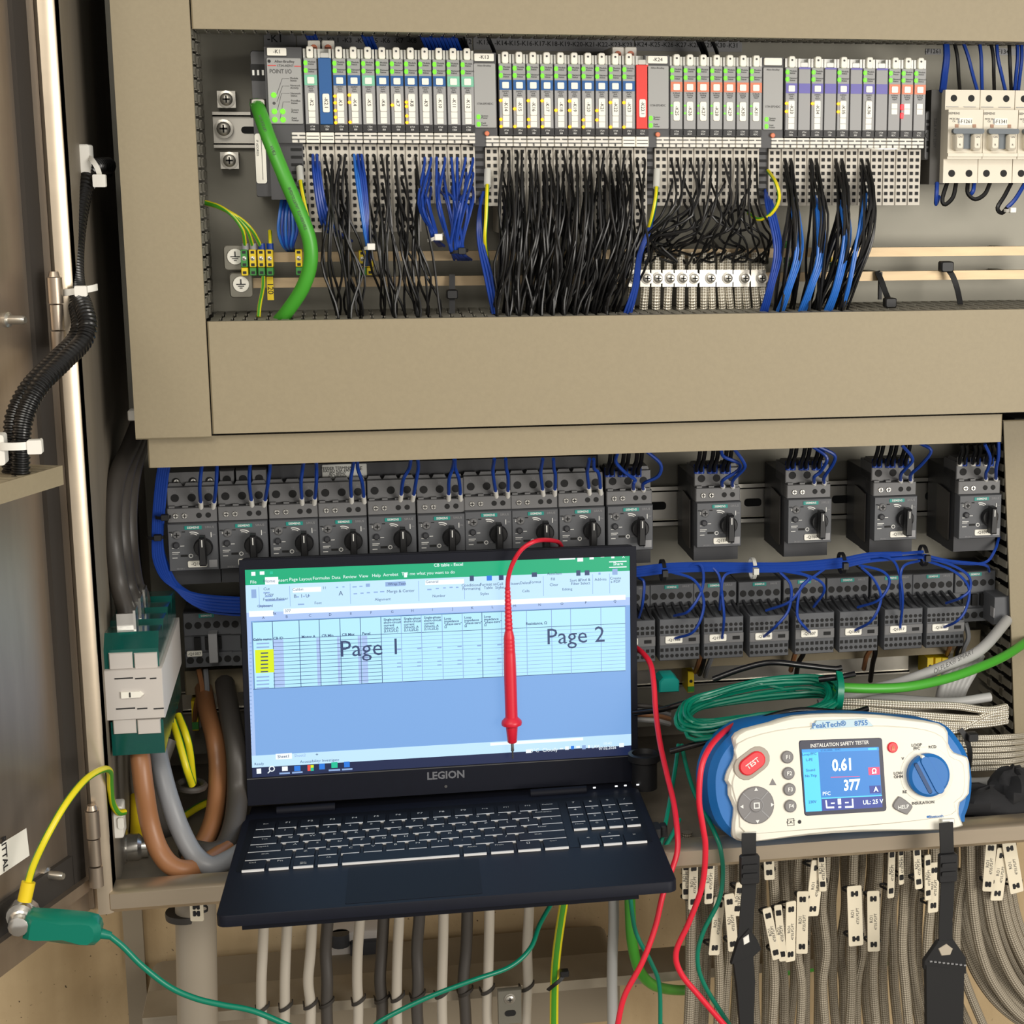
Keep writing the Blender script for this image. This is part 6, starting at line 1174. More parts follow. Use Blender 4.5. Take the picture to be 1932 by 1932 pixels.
shell = [(228, 228), (300, 168), (480, 122), (640, 78), (900, 62), (1200, 70), (1420, 95), (1620, 127), (1680, 185), (1684, 262), (1722, 322), (1790, 345), (1824, 385), (1824, 600), (1764, 660), (1756, 740), (1780, 805), (1765, 826), (1620, 848), (1300, 853), (900, 868), (600, 898), (360, 928), (255, 915), (226, 880), (224, 800), (234, 700), (196, 610), (196, 545), (174, 510), (192, 445), (232, 370), (240, 300)]
MB().prism(smp(tpoly(shell), 2), 0, .012, 0, .0025).build('white_shell', 'tester_white', tst)
dip = [(250, 260), (520, 170), (900, 135), (1420, 150), (1640, 215), (1690, 345), (1780, 400), (1785, 590), (1720, 660), (1700, 740), (1300, 800), (640, 850), (300, 860), (260, 720), (225, 600), (215, 520), (250, 400)]
MB().prism(smp(tpoly(dip)), -.0012, .002, 0, .0012).build('face_step', 'tester_white', tst)
YS = -.0012
def tdisc(name, x, y, r, mat, y0, par=None, ch=.0008, n=20): u, v = tq(x, y); return MB().disc(u, v, r/3.578*.000435, YS-y0, YS+.001, n, 0, ch).build(name, mat, par or tst)
def tpill(name, x, y, L, R_, ang, mat, y0, par=None, ch=.0008):
    u, v = tq(x, y); s = .000435/3.578; pts = []
    for cx, a0 in ((L, -90), (-L, 90)):
        for i in range(9): a = math.radians(a0+180*i/8); px_, pz_ = (cx+R_*math.cos(a))*s, R_*math.sin(a)*s; pts.append((u+px_*math.cos(ang)-pz_*math.sin(ang), v+px_*math.sin(ang)+pz_*math.cos(ang)))
    return MB().prism(pts, YS-y0, YS+.001, 0, ch).build(name, mat, par or tst)
def ttx(s, x, y, size, mat, y0=.0004, rot=0, bold=0., par=None, sx=1.): u, v = tq(x, y); return txt(s, size, mat, par or tst, u, YS-y0, v, rot, bold, sx=sx)
tpill('button_surround', 350, 392, 52, 92, math.radians(33), 'tester_ring', .0006)
tb = tpill('test_button', 350, 392, 42, 62, math.radians(33), 'tester_red', .0028, ch=.0012); ttx('TEST', 352, 392, .0060, 'ink_white', .0031, -math.radians(33), .02, tb)
for i, (x, y) in enumerate(((587, 350), (595, 460), (602, 568), (608, 680))): f = tdisc('function_button', x, y, 45, 'tester_grey', .0024); ttx('F%d' % (i+1), x+4, y, .0048, 'ink_white', .0027, 0, .02, f)
nav = tdisc('navigation_pad', 375, 675, 134, 'tester_grey', .0018, n=32)
for a in (45, 135, 225, 315):
    u, v = tq(375, 675); s = .000435/3.578; c, d = math.cos(math.radians(a)), math.sin(math.radians(a)); b = MB(); h = 3*s
    b.add([(u+c*56*s-d*h, YS-.0021, v+d*56*s+c*h), (u+c*56*s+d*h, YS-.0021, v+d*56*s-c*h), (u+c*130*s+d*h, YS-.0021, v+d*130*s-c*h), (u+c*130*s-d*h, YS-.0021, v+d*130*s+c*h)], [(0, 1, 2, 3)]); b.build('divider', 'ink_grey', nav)
tdisc('ring', 375, 675, 58, 'ink_grey', .0022, nav); tdisc('centre_button', 375, 675, 50, 'tester_grey', .0030, nav)
u, v = tq(378, 675); s = .000435/3.578
b = MB()
for x0, x1, z0, z1 in ((-22, 22, 14, 22), (-22, 22, -22, -14), (-22, -14, -14, 14), (14, 22, -14, 14)): b.box(u+x0*s, u+x1*s, YS-.0033, YS-.0029, v+z0*s, v+z1*s)
b.build('square_mark', 'ink_white', nav)
for x, y, a in ((375, 568, 90), (385, 782, 270), (282, 683, 180), (482, 670, 0)):
    u, v = tq(x, y); MB().add([(u+16*s*math.cos(math.radians(a+q)), YS-.0022, v+16*s*math.sin(math.radians(a+q))) for q in (0, 120, 240)], [(0, 1, 2)]).build('arrow', 'ink_white', nav)
MB().prism(tpoly([(468, 540), (516, 540), (490, 494)]), YS-.0003, YS+.001).build('warning_triangle', 'tester_grey', tst)
ttx('CAT', 613, 790, .0040, 'ink', .0004); u, v = tq(613, 790); b = MB(); 
for x0, x1, z0, z1 in ((-25, 25, 22, 25), (-25, 25, -25, -22), (-25, -22, -22, 22), (22, 25, -22, 22)): b.box(u+x0*s, u+x1*s, YS-.0004, YS, v+z0*s, v+z1*s)
b.build('printed_frame', 'ink', tst); tdisc('printed_blob', 672, 788, 18, 'ink', .0003)
# display
bez = MB().prism(tpoly([(667, 256), (672, 242), (684, 238), (1208, 221), (1222, 224), (1228, 236), (1258, 694), (1255, 708), (1242, 716), (724, 747), (712, 744), (704, 732)]), YS-.0008, YS+.002, 0, .0006).build('screen_frame', 't_dark', tst)
ttx('INSTALLATION SAFETY TESTER', 940, 263, .0044, 'ink_white', .0011, 0, .02, bez, .86)
scr = MB().prism(tpoly([(684, 298), (1203, 282), (1229, 688), (712, 720)]), YS-.0011, YS).build('display', 't_blue', tst, smooth=False)
def tquad(mat, pts, lv): MB().add([(u, YS-.0011-lv*.0001, v) for u, v in tpoly(pts)], [(0, 1, 2, 3)]).build('screen_graphics', mat, scr, smooth=False)
tquad('t_cyan', [(686, 300), (794, 296), (820, 714), (713, 718)], 1); tquad('t_mid', [(686, 300), (1203, 284), (1205, 304), (688, 320)], 2); tquad('t_navy', [(820, 632), (1225, 610), (1229, 688), (824, 712)], 2); tquad('t_cyan', [(816, 624), (1224, 604), (1225, 612), (817, 632)], 3)
tquad('t_pink', [(1132, 420), (1208, 416), (1211, 468), (1136, 472)], 2); tquad('t_navy', [(1140, 544), (1216, 540), (1219, 592), (1144, 596)], 2); tquad('t_pink', [(880, 484), (1075, 478), (1075, 482), (880, 488)], 2); tquad('t_cyan', [(1130, 288), (1190, 286), (1191, 300), (1131, 302)], 4)
for str_, x, y, sz, m_, bo in (('0.61', 958, 405, .0142, 't_white', .035), ('377', 1020, 540, .0128, 't_white', .035), ('Ω', 1171, 445, .006, 't_white', .03), ('A', 1183, 568, .006, 't_white', .03), ('PFC', 850, 596, .0044, 't_white', .01), ('UL: 25 V', 1163, 652, .0052, 't_white', .02), ('Loop/PFC', 735, 330, .0032, 't_navy', .01), ('L-PE', 735, 368, .0032, 't_navy', .01), ('Sound', 743, 438, .0032, 't_navy', .01), ('No Trip', 745, 476, .0032, 't_navy', .01), ('230V', 756, 652, .0034, 't_navy', .01), ('07.02.2026   10:42', 878, 302, .0024, 't_navy', 0)): ttx(str_, x, y, sz, m_, .0020, 0, bo, scr, .78 if sz > .01 else 1.)
for pts in ([(842, 640), (852, 640), (858, 694), (848, 694)], [(850, 684), (902, 682), (903, 694), (851, 696)], [(880, 656), (906, 655), (906, 664), (880, 665)], [(925, 630), (948, 629), (950, 668), (927, 669)], [(930, 680), (950, 679), (950, 692), (930, 693)], [(975, 652), (1000, 651), (1000, 660), (975, 661)], [(1020, 630), (1030, 630), (1034, 690), (1024, 690)], [(975, 680), (1032, 678), (1032, 690), (976, 692)]): tquad('t_white', pts, 6)
# right hand controls
rb_ = tdisc('hold_button', 1298, 285, 39, 'tester_red', .002); b = MB(); u, v = tq(1299, 290)
for i, (x, h_) in enumerate(((-10, 14), (-4, 20), (2, 21), (8, 15))): b.box(u+x*s, u+(x+4)*s, YS-.0024, YS-.0019, v-2*s, v+h_*s)
b.box(u-10*s, u+12*s, YS-.0024, YS-.0019, v-16*s, v); b.build('hand_mark', 'pio_orange', rb_)
tdisc('dial_ring', 1530, 468, 205, 'tester_white', .0004, n=40); dial = tdisc('selector_dial', 1530, 468, 156, 'tester_blue', .009, n=40, ch=.0025)
tpill('pointer', 1493, 366, 26, 15, math.radians(116), 'label_white', .0104, dial)
tpill('grip_slot', 1484, 486, 112, 15, math.radians(116), 't_navy_flat', .0098, dial) if 't_navy_flat' in MATS else None
tpill('grip_ridge', 1545, 462, 118, 34, math.radians(116), 'tester_blue', .0105, dial)
for str_, x, y in (('LOOP\nPFC', 1462, 282), ('RCD', 1568, 283), ('V', 1368, 362), ('LOW\nOHM', 1338, 472), ('RE', 1381, 586), ('INSULATION', 1505, 659)): ttx(str_, x, y, .0036, 'ink_soft', .0006, 0, .02)
hp = MB().prism(smp(tpoly([(1300, 668), (1330, 624), (1352, 618), (1420, 668), (1430, 690), (1402, 730), (1385, 736), (1310, 700)]), 2), YS-.002, YS+.001, 0, .0008).build('help_button', 'tester_grey', tst); ttx('HELP', 1368, 686, .0046, 'ink_white', .0023, math.radians(-4), .02, hp)
tdisc('bluetooth_mark', 1537, 754, 13, 'tester_blue', .0003); ttx('Bluetooth', 1592, 751, .0034, 'tester_blue', .0004, 0, .02)
pl_ = MB().prism(tpoly([(744, 164), (784, 105), (1122, 92), (1168, 140)]), YS-.0012, YS+.003, 0, .0004).build('name_plate', 'name_plate_blue', tst); ttx('PeakTech®', 868, 133, .0066, 'tester_blue', .0016, math.radians(-1), .01, pl_); ttx('8755', 1085, 122, .0062, 'tester_blue', .0016, math.radians(-1), .01, pl_)
for x0, y0, x1, y1 in ((290, 852, 378, 884), (1625, 764, 1712, 800)): MB().prism(tpoly([(x0, y1), (x1, y1-4), (x1, y0), (x0, y0+4)]), -.004, .004, 0, .0008).build('strap_lug', 'clear', tst)
# ---- carrying straps
YT = -.042
def strap_thing(label, pts, pad, bx, by):
    p = [P(*q) for q in pts]; t = thing('carrying_strap', label, 'strap', p[-1]); lc = tuple(-c for c in p[-1])
    strapmb(p, .0125, .0016, Vector((1, 0, 0))).build('webbing', 'strap', t, lc)
    q = P(bx, by, YT-.003); bu = MB(); bu.rbox(-.0085, .0085, -.003, .003, -.013, .013, .002, 0, .001); bu.rbox(-.0068, .0068, -.005, .003, .002, .006, .001); bu.rbox(-.0068, .0068, -.005, .003, -.006, -.002, .001); bu.build('buckle', 'black', t, q-p[-1])
    for k_, (poly, mt, y0) in enumerate(pad):
        pp = [P(x, y, YT) for x, y in poly]; MB().prism([(c.x, c.z) for c in pp], YT-.002-y0, YT+.003, 0, .001).build(('pad_end', 'pad', 'pad_window')[k_], mt, t, lc)
    return t
strap_thing('black carrying strap on the side of the test button, its pad twisted', [(1413, 1572, -.040), (1413, 1600, YT), (1414, 1660, YT), (1410, 1710, YT), (1406, 1760, YT), (1402, 1790, YT)], [([(1392, 1772), (1412, 1750), (1428, 1772), (1436, 1790), (1402, 1822), (1378, 1818)], 'strap', 0), ([(1383, 1815), (1420, 1800), (1424, 1850), (1420, 1945), (1396, 1945), (1388, 1860)], 'strap', .001), ([(1400, 1768), (1412, 1760), (1414, 1776), (1402, 1782)], 'tie_white', .0006)], 1414, 1640)
strap_thing('black carrying strap on the side of the dial, its wide pad hanging flat', [(1785, 1552, -.040), (1786, 1590, YT), (1788, 1650, YT), (1786, 1700, YT), (1784, 1750, YT), (1784, 1782, YT)], [([(1742, 1812), (1768, 1775), (1798, 1772), (1822, 1806), (1822, 1836), (1742, 1828)], 'strap', 0), ([(1745, 1818), (1818, 1828), (1816, 1945), (1746, 1945)], 'strap', .001), ([(1768, 1788), (1784, 1778), (1797, 1788), (1792, 1800), (1774, 1802)], 'cable_beige', .0006)], 1788, 1637)
bs_ = MB(); q = P(1748, 1811, YT)
for i in range(9): c = P(1752+i*8, 1811+i*.9, YT); bs_.box(c.x, c.x+.0022, YT-.0042, YT-.0025, c.z-.0004, c.z+.0004)
o = bs_.build('stitching', 'ink_grey', bpy.data.objects['carrying_strap.001']); o.location = tuple(-c for c in bpy.data.objects['carrying_strap.001'].location); o['kind'] = 'stuff'
# ================================================================== green coil and the cables behind the tester
rc_ = random.Random(8)
path = []; NL = 17
for i in range(NL*16):
    a = 2*math.pi*i/16; lp = i/16; fr_ = ((lp*5) % NL)/NL; c, d = math.cos(a), math.sin(a); cs = math.copysign(abs(c)**.55, c)
    hh = 14+28*fr_; cy = 1328+10*math.sin(lp*1.9); A_ = 138+12*math.sin(lp*2.3)+10*fr_
    x = 1430+A_*cs; y = cy+hh*math.copysign(abs(d)**.8, d)-(x-1430)*.10+rc_.uniform(-1.5, 1.5)+(16*fr_ if x < 1360 else 0)
    path.append(P(x, y, .085-.028*d+rc_.uniform(-.003, .003)-.014*fr_))
t = thing('wire_coil', 'flat coil of green test lead lying on the cabinet floor behind the tester', 'wire coil', P(1428, 1370, .07)); lc = tuple(-c for c in t.location)
MB().tube(smooth_pts(path, 2), .0019, 7).build('coil', 'wire_green', t, lc)
strapmb([P(1583, 1268, .075), P(1587, 1295, .06), P(1584, 1330, .06), P(1578, 1345, .075)], .006, .002).build('coil_band', 'wire_green', t, lc)
for pts, l in (([(1345, 1282, .10), (1400, 1262, .095), (1455, 1250, .09), (1520, 1256, .09), (1572, 1262, .09), (1588, 1260, .09)], 'black lead lying over the top of the green coil'), ([(1265, 1418, .06), (1330, 1400, .05), (1390, 1382, .04), (1440, 1356, .035), (1510, 1340, .035), (1600, 1345, .045), (1636, 1337, .055)], 'black lead crossing in front of the green coil above the tester'), ([(1196, 1345, .14), (1250, 1338, .12), (1300, 1324, .11)], 'black lead running from the laptop to the coil'), ([(1545, 1282, .08), (1580, 1278, .075), (1612, 1272, .08)], 'black lead end poking out above the coil')):
    lead_w(pts, .0028, 'black_gloss', l)
cable('network_cable', [(1570, 1296, .09), (1640, 1299, .09), (1710, 1296, .095), (1780, 1282, .11), (1840, 1262, .13), (1895, 1238, .16), (1945, 1205, .20)], .0047, 'cable_green', 'thick light green cable running from the coil to the right duct')
t = cable('control_cable', [(1545, 1330, .12), (1620, 1308, .12), (1700, 1288, .12), (1770, 1262, .13), (1830, 1238, .145), (1862, 1215, .16), (1900, 1170, .20)], .0056, 'cable_grey', 'light grey control cable with printed lettering above the green cable')
o = txt('ÖLFLEX® SMART', .0072, 'ink_soft', t, 0, 0, 0); o.matrix_basis = Frame(P(1800, 1248, .118), P(1862, 1212, .150)-P(1760, 1265, .12), (0, 0, 1)).mat()
for j in range(6): cable('control_cable', [(1850-j*3, 1235+j*4, .17), (1838-j*9, 1262, .165), (1818-j*8, 1298, .16), (1805-j*7, 1335, .16)], .0048, 'cable_grey', 'plain light grey cable bending down behind the light green cable', 12, 'plain grey cables behind the green cable')
for j, (ya, yb, yc) in enumerate(((1322, 1330, 1336), (1336, 1352, 1352), (1345, 1366, 1362), (1358, 1376, 1345))):
    cable('braided_cable', [(1560, ya, .10), (1640, ya+4, .095), (1720, (ya+yb)/2+4, .09), (1800, yb+2, .095), (1860, yc+4, .11), (1898, yc-2, .125)], .0036, 'braid', 'bare braided cable lying in the fan above the tester', 12, 'braided cables above the tester')
for j in range(6): cable('braided_cable', [(1760, 1392+j*13, .12), (1810, 1392+j*12, .105), (1860, 1392+j*11.6, .105), (1905, 1390+j*11.5, .115), (1930, 1388+j*11, .14)], .0027, 'braid', 'bare braided cable in the tied stack beside the dial of the tester', 12, 'braided cables beside the tester dial')
for j in range(3): cable('control_cable', [(1560, 1314+j*5, .13), (1680, 1318+j*6, .125), (1790, 1325+j*4, .125), (1868, 1315+j*3, .13)] if j == 0 else [(1780, 1462+j*10, .11), (1840, 1466+j*10, .10), (1905, 1462+j*9, .115)], .0046, 'cable_grey', 'plain light grey cable lying above the braided fan' if j == 0 else 'plain light grey cable under the braided stack', 12, None if j == 0 else 'plain grey cables under the braided stack')
tie('black cable tie around the braided stack beside the tester', [(1812, 1375, .09), (1822, 1392, .088), (1830, 1420, .09), (1826, 1460, .098)], .0048, (1834, 1390, .086), .0052)
# dark cloth or glove on the right of the floor
def lump(name, label, px, py, Y, rx, ry, rz, seed, mat):
    r_ = random.Random(seed); c = P(px, py, Y); b = MB(); n, m_ = 22, 12; vs = []; ph = [r_.uniform(0, 6.28) for _ in range(8)]
    for j in range(m_+1):
        th = math.pi*j/m_
        for i in range(n):
            a = 2*math.pi*i/n; k_ = 1+.13*math.sin(3*a+ph[0])*math.sin(2*th+ph[1])+.10*math.sin(5*a+ph[2]+th*3)+.07*math.sin(7*a+ph[3]-th*5)
            vs.append((rx*k_*math.sin(th)*math.cos(a), ry*k_*math.sin(th)*math.sin(a), rz*k_*math.cos(th)))
    b.add(vs, [(j*n+i, j*n+(i+1) % n, (j+1)*n+(i+1) % n, (j+1)*n+i) for j in range(m_) for i in range(n)]); o = b.build(name, mat, None, c); return tag(o, label, 'cloth')
lump('crumpled_cloth', 'crumpled black cloth lying right of the tester', 1866, 1512, .055, .058, .026, .014, 4, 'cloth'); lump('crumpled_cloth', 'small crumpled black cloth bunched against the right duct', 1912, 1488, .058, .022, .026, .020, 9, 'cloth')
# small things on the floor between laptop and tester
r = rc(1242, 1276, 1280, 1304, .16); t = MB().prism([(r[0], r[2]), (r[1], r[2]), (r[1], r[3]-.004), (r[1]-.004, r[3]), (r[0]+.004, r[3]), (r[0], r[3]-.004)], .155, .18, 0, .0015).build('terminal_plug', 'petrol'); tag(t, 'small teal plastic plug standing behind the green coil', 'plug')
for k_, (y, m_) in enumerate(((1338, 'cable_gr2'), (1346, 'cable_brown'), (1356, 'cable_grey'), (1330, 'cable_dk'))): cable('power_cable', [(1180, y, .17), (1215, y+2, .165), (1240, y+4, .17), (1262, y+10, .2)], .0026, m_, ('grey', 'brown', 'pale grey', 'dark')[k_]+' cable stub showing between the laptop screen and the red lead', 8)
t = thing('floor_gland', 'dark round cable gland in the cabinet floor beside the laptop', 'gland', P(1216, 1448, .12)); MB().lathe([(.012, -.02), (.012, .006), (.0155, .008), (.0155, .014), (.012, .0145), (.011, .010)], 20, 0, 'z').build('gland_body', 'black', t)
# ================================================================== things below the cabinet
rz = random.Random(21)
def jz(a): return rz.uniform(-a, a)
# grey conduit with tag
q0, q1 = P(372, 1690, .12), P(366, 1960, .12); t = thing('conduit_pipe', 'wide grey cable conduit dropping from the cabinet floor near the door hinge', 'pipe', (q1.x, .12, q1.z)); R_ = (P(408, 1800, .12).x-P(330, 1800, .12).x)/2
MB().cyl((q0.x-q1.x, 0, ZB-q1.z), (0, 0, -.1), R_, 24).build('pipe_body', 'pipe', t)
MB().lathe([(R_*1.03, -.003), (R_*1.05, 0), (R_*1.03, .003)], 24, 0, 'z', (0, 0, P(370, 1722, .12).z-q1.z)).build('tie_band', 'gasket', t)
def tag_plate(x0, y0, x1, y1, Y, label, group, ang=0., lines=('RO1', '4735.P2.PT'), par=None):
    a, c = P((x0+x1)/2, (y0+y1)/2, Y), None; w_ = (P(x1, (y0+y1)/2, Y).x-P(x0, (y0+y1)/2, Y).x)/2; h = (P((x0+x1)/2, y0, Y).z-P((x0+x1)/2, y1, Y).z)/2
    t = thing('cable_tag', label, 'cable tag', a, group); t.rotation_euler = (0, ang, jz(.25))
    MB().rbox(-w_, w_, -.0007, .0007, -h, h, .0015, 0, .0003).build('plate', 'label_cream', t)
    for s_ in (1, -1):
        zz = s_*(h-.0075); 
        for xx, dx in ((-.3, .0), (.3, .0)): MB().rbox(xx*w_-.0013, xx*w_+.0013, -.0012, .0012, zz-.0026, zz+.0026, .0008).build('tie_hole', 'black', t)
        MB().box(-.3*w_, .3*w_, -.0014, .0014, zz-.001, zz+.001).build('tie_strap', 'black', t)
        strapmb([Vector((w_*.3, 0, zz)), Vector((w_*1.3, .006, zz)), Vector((w_*.6, .016, zz)), Vector((-w_*1.2, .014, zz)), Vector((-w_*.3, 0, zz))], .002, .001, Vector((0, 0, 1))).build('tie_loop', 'black', t)
    if lines and h > .014:
        txt(lines[0], .0042, 'ink_soft', t, -w_*.35, -.0011, h*.1, -math.pi/2); txt(lines[1], .0036, 'ink_soft', t, w_*.35, -.0011, 0, -math.pi/2)
    return t
M('label_cream', (226, 216, 192), .5)
tag_plate(358, 1695, 384, 1738, .085, 'small cream tag strapped to the wide grey conduit', None, 0, None)
# left cables
XS = [(505, 'l'), (600, 'l'), (700, 'l'), (765, 'd'), (895, 'l'), (990, 'd'), (1053, 'l'), (1135, 'd'), (1232, 'l'), (1328, 'd'), (1418, 'l'), (1578, 'l')]
nl = nd = 0; ords = ('first', 'second', 'third', 'fourth', 'fifth', 'sixth', 'seventh', 'eighth')
for x, k_ in XS:
    px = 260+x/2.147; y_ = .14+(.012 if k_ == 'd' else 0)+jz(.006); d = -.02*(px-900)*.3
    if k_ == 'l': lab = f'light grey cable tied to the strut, {ords[nl]} light one from the conduit'; nl += 1
    else: lab = f'dark grey cable tied to the strut, {ords[nd]} dark one from the conduit'; nd += 1
    cable('hanging_cable', [(px+2, 1660, y_), (px+3, 1720, y_), (px+jz(2), 1790, y_+.003), (px-2+jz(3), 1850, y_), (px-1+jz(2), 1900, y_), (px+jz(3), 1960, y_)], .0049 if k_ == 'l' else .0056, 'cable_beige2' if k_ == 'l' else 'cable_dk', lab, 14)
    ty = 1897-(px-495)*.082+4
    q = P(px, ty, y_); tt = thing('cable_tie', 'black tie on the '+lab.replace(' tied to the strut', ''), 'cable tie', q)
    rr = .0064 if k_ == 'l' else .0070; strapmb([Vector((rr*math.cos(math.radians(a)), -rr*math.sin(math.radians(a)), .0035*math.cos(math.radians(a)))) for a in range(-20, 201, 20)]+[Vector((-rr*1.1, .012, -.004))], .0032, .0011, Vector((0, 0, 1))).build('strap', 'gasket', tt)
# strut
sa, sb = P(290, 1912, .165), P(1135, 1852, .165); zs = (sa.z+sb.z)/2
t = thing('cable_strut', 'perforated metal support strut carrying the row of grey cables', 'strut', ((sa.x+P(1330, 1840, .165).x)/2, .2, zs)); X0, X1 = P(268, 1912, .165).x-t.location.x, P(1660, 1840, .165).x-t.location.x
b = MB(); b.box(X0, X1, -.035, -.033, -.010, 0); b.box(X0, X1, -.036, .02, -.002, .0005); b.box(X0, X1, .018, .02, -.010, 0); b.build('strut_profile', 'tray', t)
b = MB(); r = rc(940, 1870, 985, 1935, .12); t2 = thing('strut_bracket', 'galvanised slotted bracket on the strut between two light cables', 'bracket', ((r[0]+r[1])/2, .128, r[2])); W = (r[1]-r[0])/2; h = r[3]-r[2]
MB().prism([(-W, 0), (W, 0), (W, h), (-W, h)], -.006, 0, 0, .001).build('plate', 'galv', t2); MB().rbox(-W*.45, W*.5, -.0066, -.005, h*.25, h*.42, .003).build('slot', 'hole', t2); screw(t2, 0, -.006, h*.75, .004)
# big grey trunk behind the strut
t = MB(); r = rc(270, 1842, 1165, 1900, .30); t.rbox(r[0], r[1], .28, .38, r[2]-.03, r[3], .012, 0, .004); o = t.build('horizontal_pipe', 'pipe2'); tag(o, 'grey horizontal pipe on the concrete wall behind the cables', 'pipe')
t = thing('wall_socket', 'white device with a dark front on the concrete wall behind the cables', 'socket', P(668, 1790, .39)); MB().rbox(-.032, .034, -.03, .01, -.034, .034, .004, 0, .002).build('box_body', 'fuse_grey', t); MB().rbox(-.004, .032, -.036, -.028, -.030, .024, .003, 0, .002).build('dark_front', 'siemens_dk', t)
MB().cyl((-.014, -.032, .034), (-.014, -.032, .02), .010, 12).build('knob', 'siemens_dk', t)
for x, w_ in ((270, 16),):
    r = rc(238, 1700, 275, 1960, .395); o = MB().box(r[0], r[1], .392, .402, r[2]-.2, r[3]).build('trim_1', 'pipe2'); struct(o)
# yellow-green and green cables
cable('earth_cable', [(1066, 1690, .10), (1058, 1740, .10), (1050, 1800, .10), (1046, 1860, .105), (1045, 1960, .11)], .0042, 'wire_yg', 'thick yellow-green earth cable hanging below the laptop', 12)
tie('black cable tie sticking out from the thick yellow-green cable', [(1034, 1868, .096), (1046, 1858, .090), (1058, 1848, .092), (1064, 1838, .095)], .0035, (1065, 1836, .095), .004)
cable('hanging_cable', [(1157, 1660, .12), (1158, 1740, .12), (1155, 1820, .12), (1156, 1960, .12)], .0052, 'cable_grey', 'single pale cable hanging just left of the green cable')
cable('network_cable', [(1188, 1660, .10), (1189, 1720, .10), (1193, 1780, .10), (1206, 1830, .11), (1232, 1858, .13), (1275, 1868, .16), (1330, 1866, .19)], .0052, 'cable_green', 'thick light green cable bending right below the laptop')
cable('network_cable', [(1440, 1842, .27), (1520, 1826, .27), (1680, 1812, .27), (1860, 1806, .27), (1950, 1800, .27)], .0052, 'cable_green', 'light green cable running along the wall behind the braided cables')
lead_w([(1040, 1705, .02), (1018, 1745, -.01), (1000, 1790, -.03), (960, 1825, -.04), (890, 1850, -.05), (800, 1885, -.055), (720, 1925, -.06), (700, 1945, -.06)], .0021, 'wire_green', 'green test lead slanting down below the laptop to the picture edge')
# right: braided cables with tags
BX_ = [1292, 1308, 1326, 1344, 1362, 1380, 1398, 1420, 1438, 1456, 1474, 1490, 1506, 1522, 1540, 1556, 1574, 1592, 1608, 1624, 1640, 1656, 1672, 1690, 1706, 1722, 1740, 1758, 1776, 1796, 1816]
for i, x in enumerate(BX_):
    y_ = .06+(i % 3)*.03+jz(.006); bend = max(0, (x-1620)/200)**2*60; sw = (x-1560)*.02
    cable('hanging_cable', [(x+4, 1570, y_), (x+jz(3)+2, 1640, y_), (x+jz(5)-sw*1.2, 1710, y_+.004), (x+jz(6)-sw*2, 1790, y_), (x+jz(6)-sw*2+bend*.3, 1860, y_), (x+jz(6)-sw+bend, 1960, y_)], .0047+jz(.0005), 'braid_beige', 'grey-beige braided cable in the dense hanging bunch below the tester', 12, 'braided cables below the tester')
for i in range(9):
    x = 1830+i*9; y_ = .05+(i % 3)*.025
    cable('hanging_cable', [(x, 1565, y_), (x+2, 1650, y_), (x+8+i, 1730, y_), (x+22+i*3, 1800, y_), (x+48+i*5, 1860, y_), (x+100+i*6, 1920, y_), (x+170, 1950, y_)], .0050, 'braid_beige', 'grey-beige braided cable sweeping out to the right below the right duct', 12, 'braided cables sweeping right')
for i in range(5):
    cable('hanging_cable', [(1800+i*8, 1640, .08), (1806+i*9, 1720, .075), (1822+i*11, 1790, .07), (1850+i*13, 1850, .065), (1890+i*15, 1900, .06), (1950+i*16, 1945, .06)], .0050, 'braid_beige', 'grey-beige braided cable curving behind the wide strap pad', 12, 'braided cables behind the strap pad')
TG = [(398, 145, 430, 325, 0), (425, 150, 468, 370, .02), (500, 140, 540, 345, .04), (528, 315, 578, 575, .1), (595, 300, 640, 560, -.08), (630, 250, 668, 400, .12), (765, 120, 810, 238, -.05), (780, 360, 820, 600, -.2), (822, 350, 856, 605, -.1), (860, 335, 908, 605, 0), (912, 290, 962, 570, 0), (962, 150, 1024, 400, .1), (1010, 110, 1042, 290, -.06), (1142, 265, 1206, 535, -.05), (1230, 288, 1283, 560, -.03), (1320, 90, 1352, 320, 0), (1368, 80, 1392, 260, -.04), (1438, 80, 1472, 280, -.08), (1485, 125, 1515, 330, -.04), (1502, 160, 1550, 385, 0), (1755, 60, 1800, 290, .04), (1795, 95, 1852, 330, .1), (1852, 60, 1912, 300, -.2)]
TD = ['cream cable tag hanging under the cabinet edge, nearest the laptop corner', 'long cream cable tag overlapping the one nearest the laptop corner', 'cream cable tag hanging behind the second red lead', 'bowed cream cable tag between the dark green lead and the strap', 'slanting cream cable tag beside the buckle strap of the test-button side', 'short cream cable tag tucked behind the strap buckle', 'small cream cable tag high up right of the left strap', 'tilted cream cable tag, first of an overlapping group of three', 'cream cable tag, middle of an overlapping group of three', 'upright cream cable tag in front of an overlapping group of three', 'long upright cream cable tag next to the overlapping group of three', 'leaning cream cable tag hanging under the tester screen', 'cream cable tag half hidden behind the leaning one', 'wide cream cable tag standing free in the middle of the bunch', 'wide cream cable tag right beside the free-standing one', 'cream cable tag high up below the selector dial', 'narrow edge-on cream cable tag below the selector dial', 'tilted cream cable tag left of the dial-side strap', 'cream cable tag behind the one touching the dial-side strap', 'cream cable tag touching the dial-side strap', 'cream cable tag at the left of the three under the black cloth', 'slanting cream cable tag in the middle of the three under the black cloth', 'cream cable tag strongly tilted beneath the black cloth']
for (x0, y0, x1, y1, an), l in zip(TG, TD): tag_plate(1120+x0/2.38, 1560+y0/2.38, 1120+x1/2.38, 1560+y1/2.38, .035+jz(.006), l, 'cream tags on the braided cables', an)
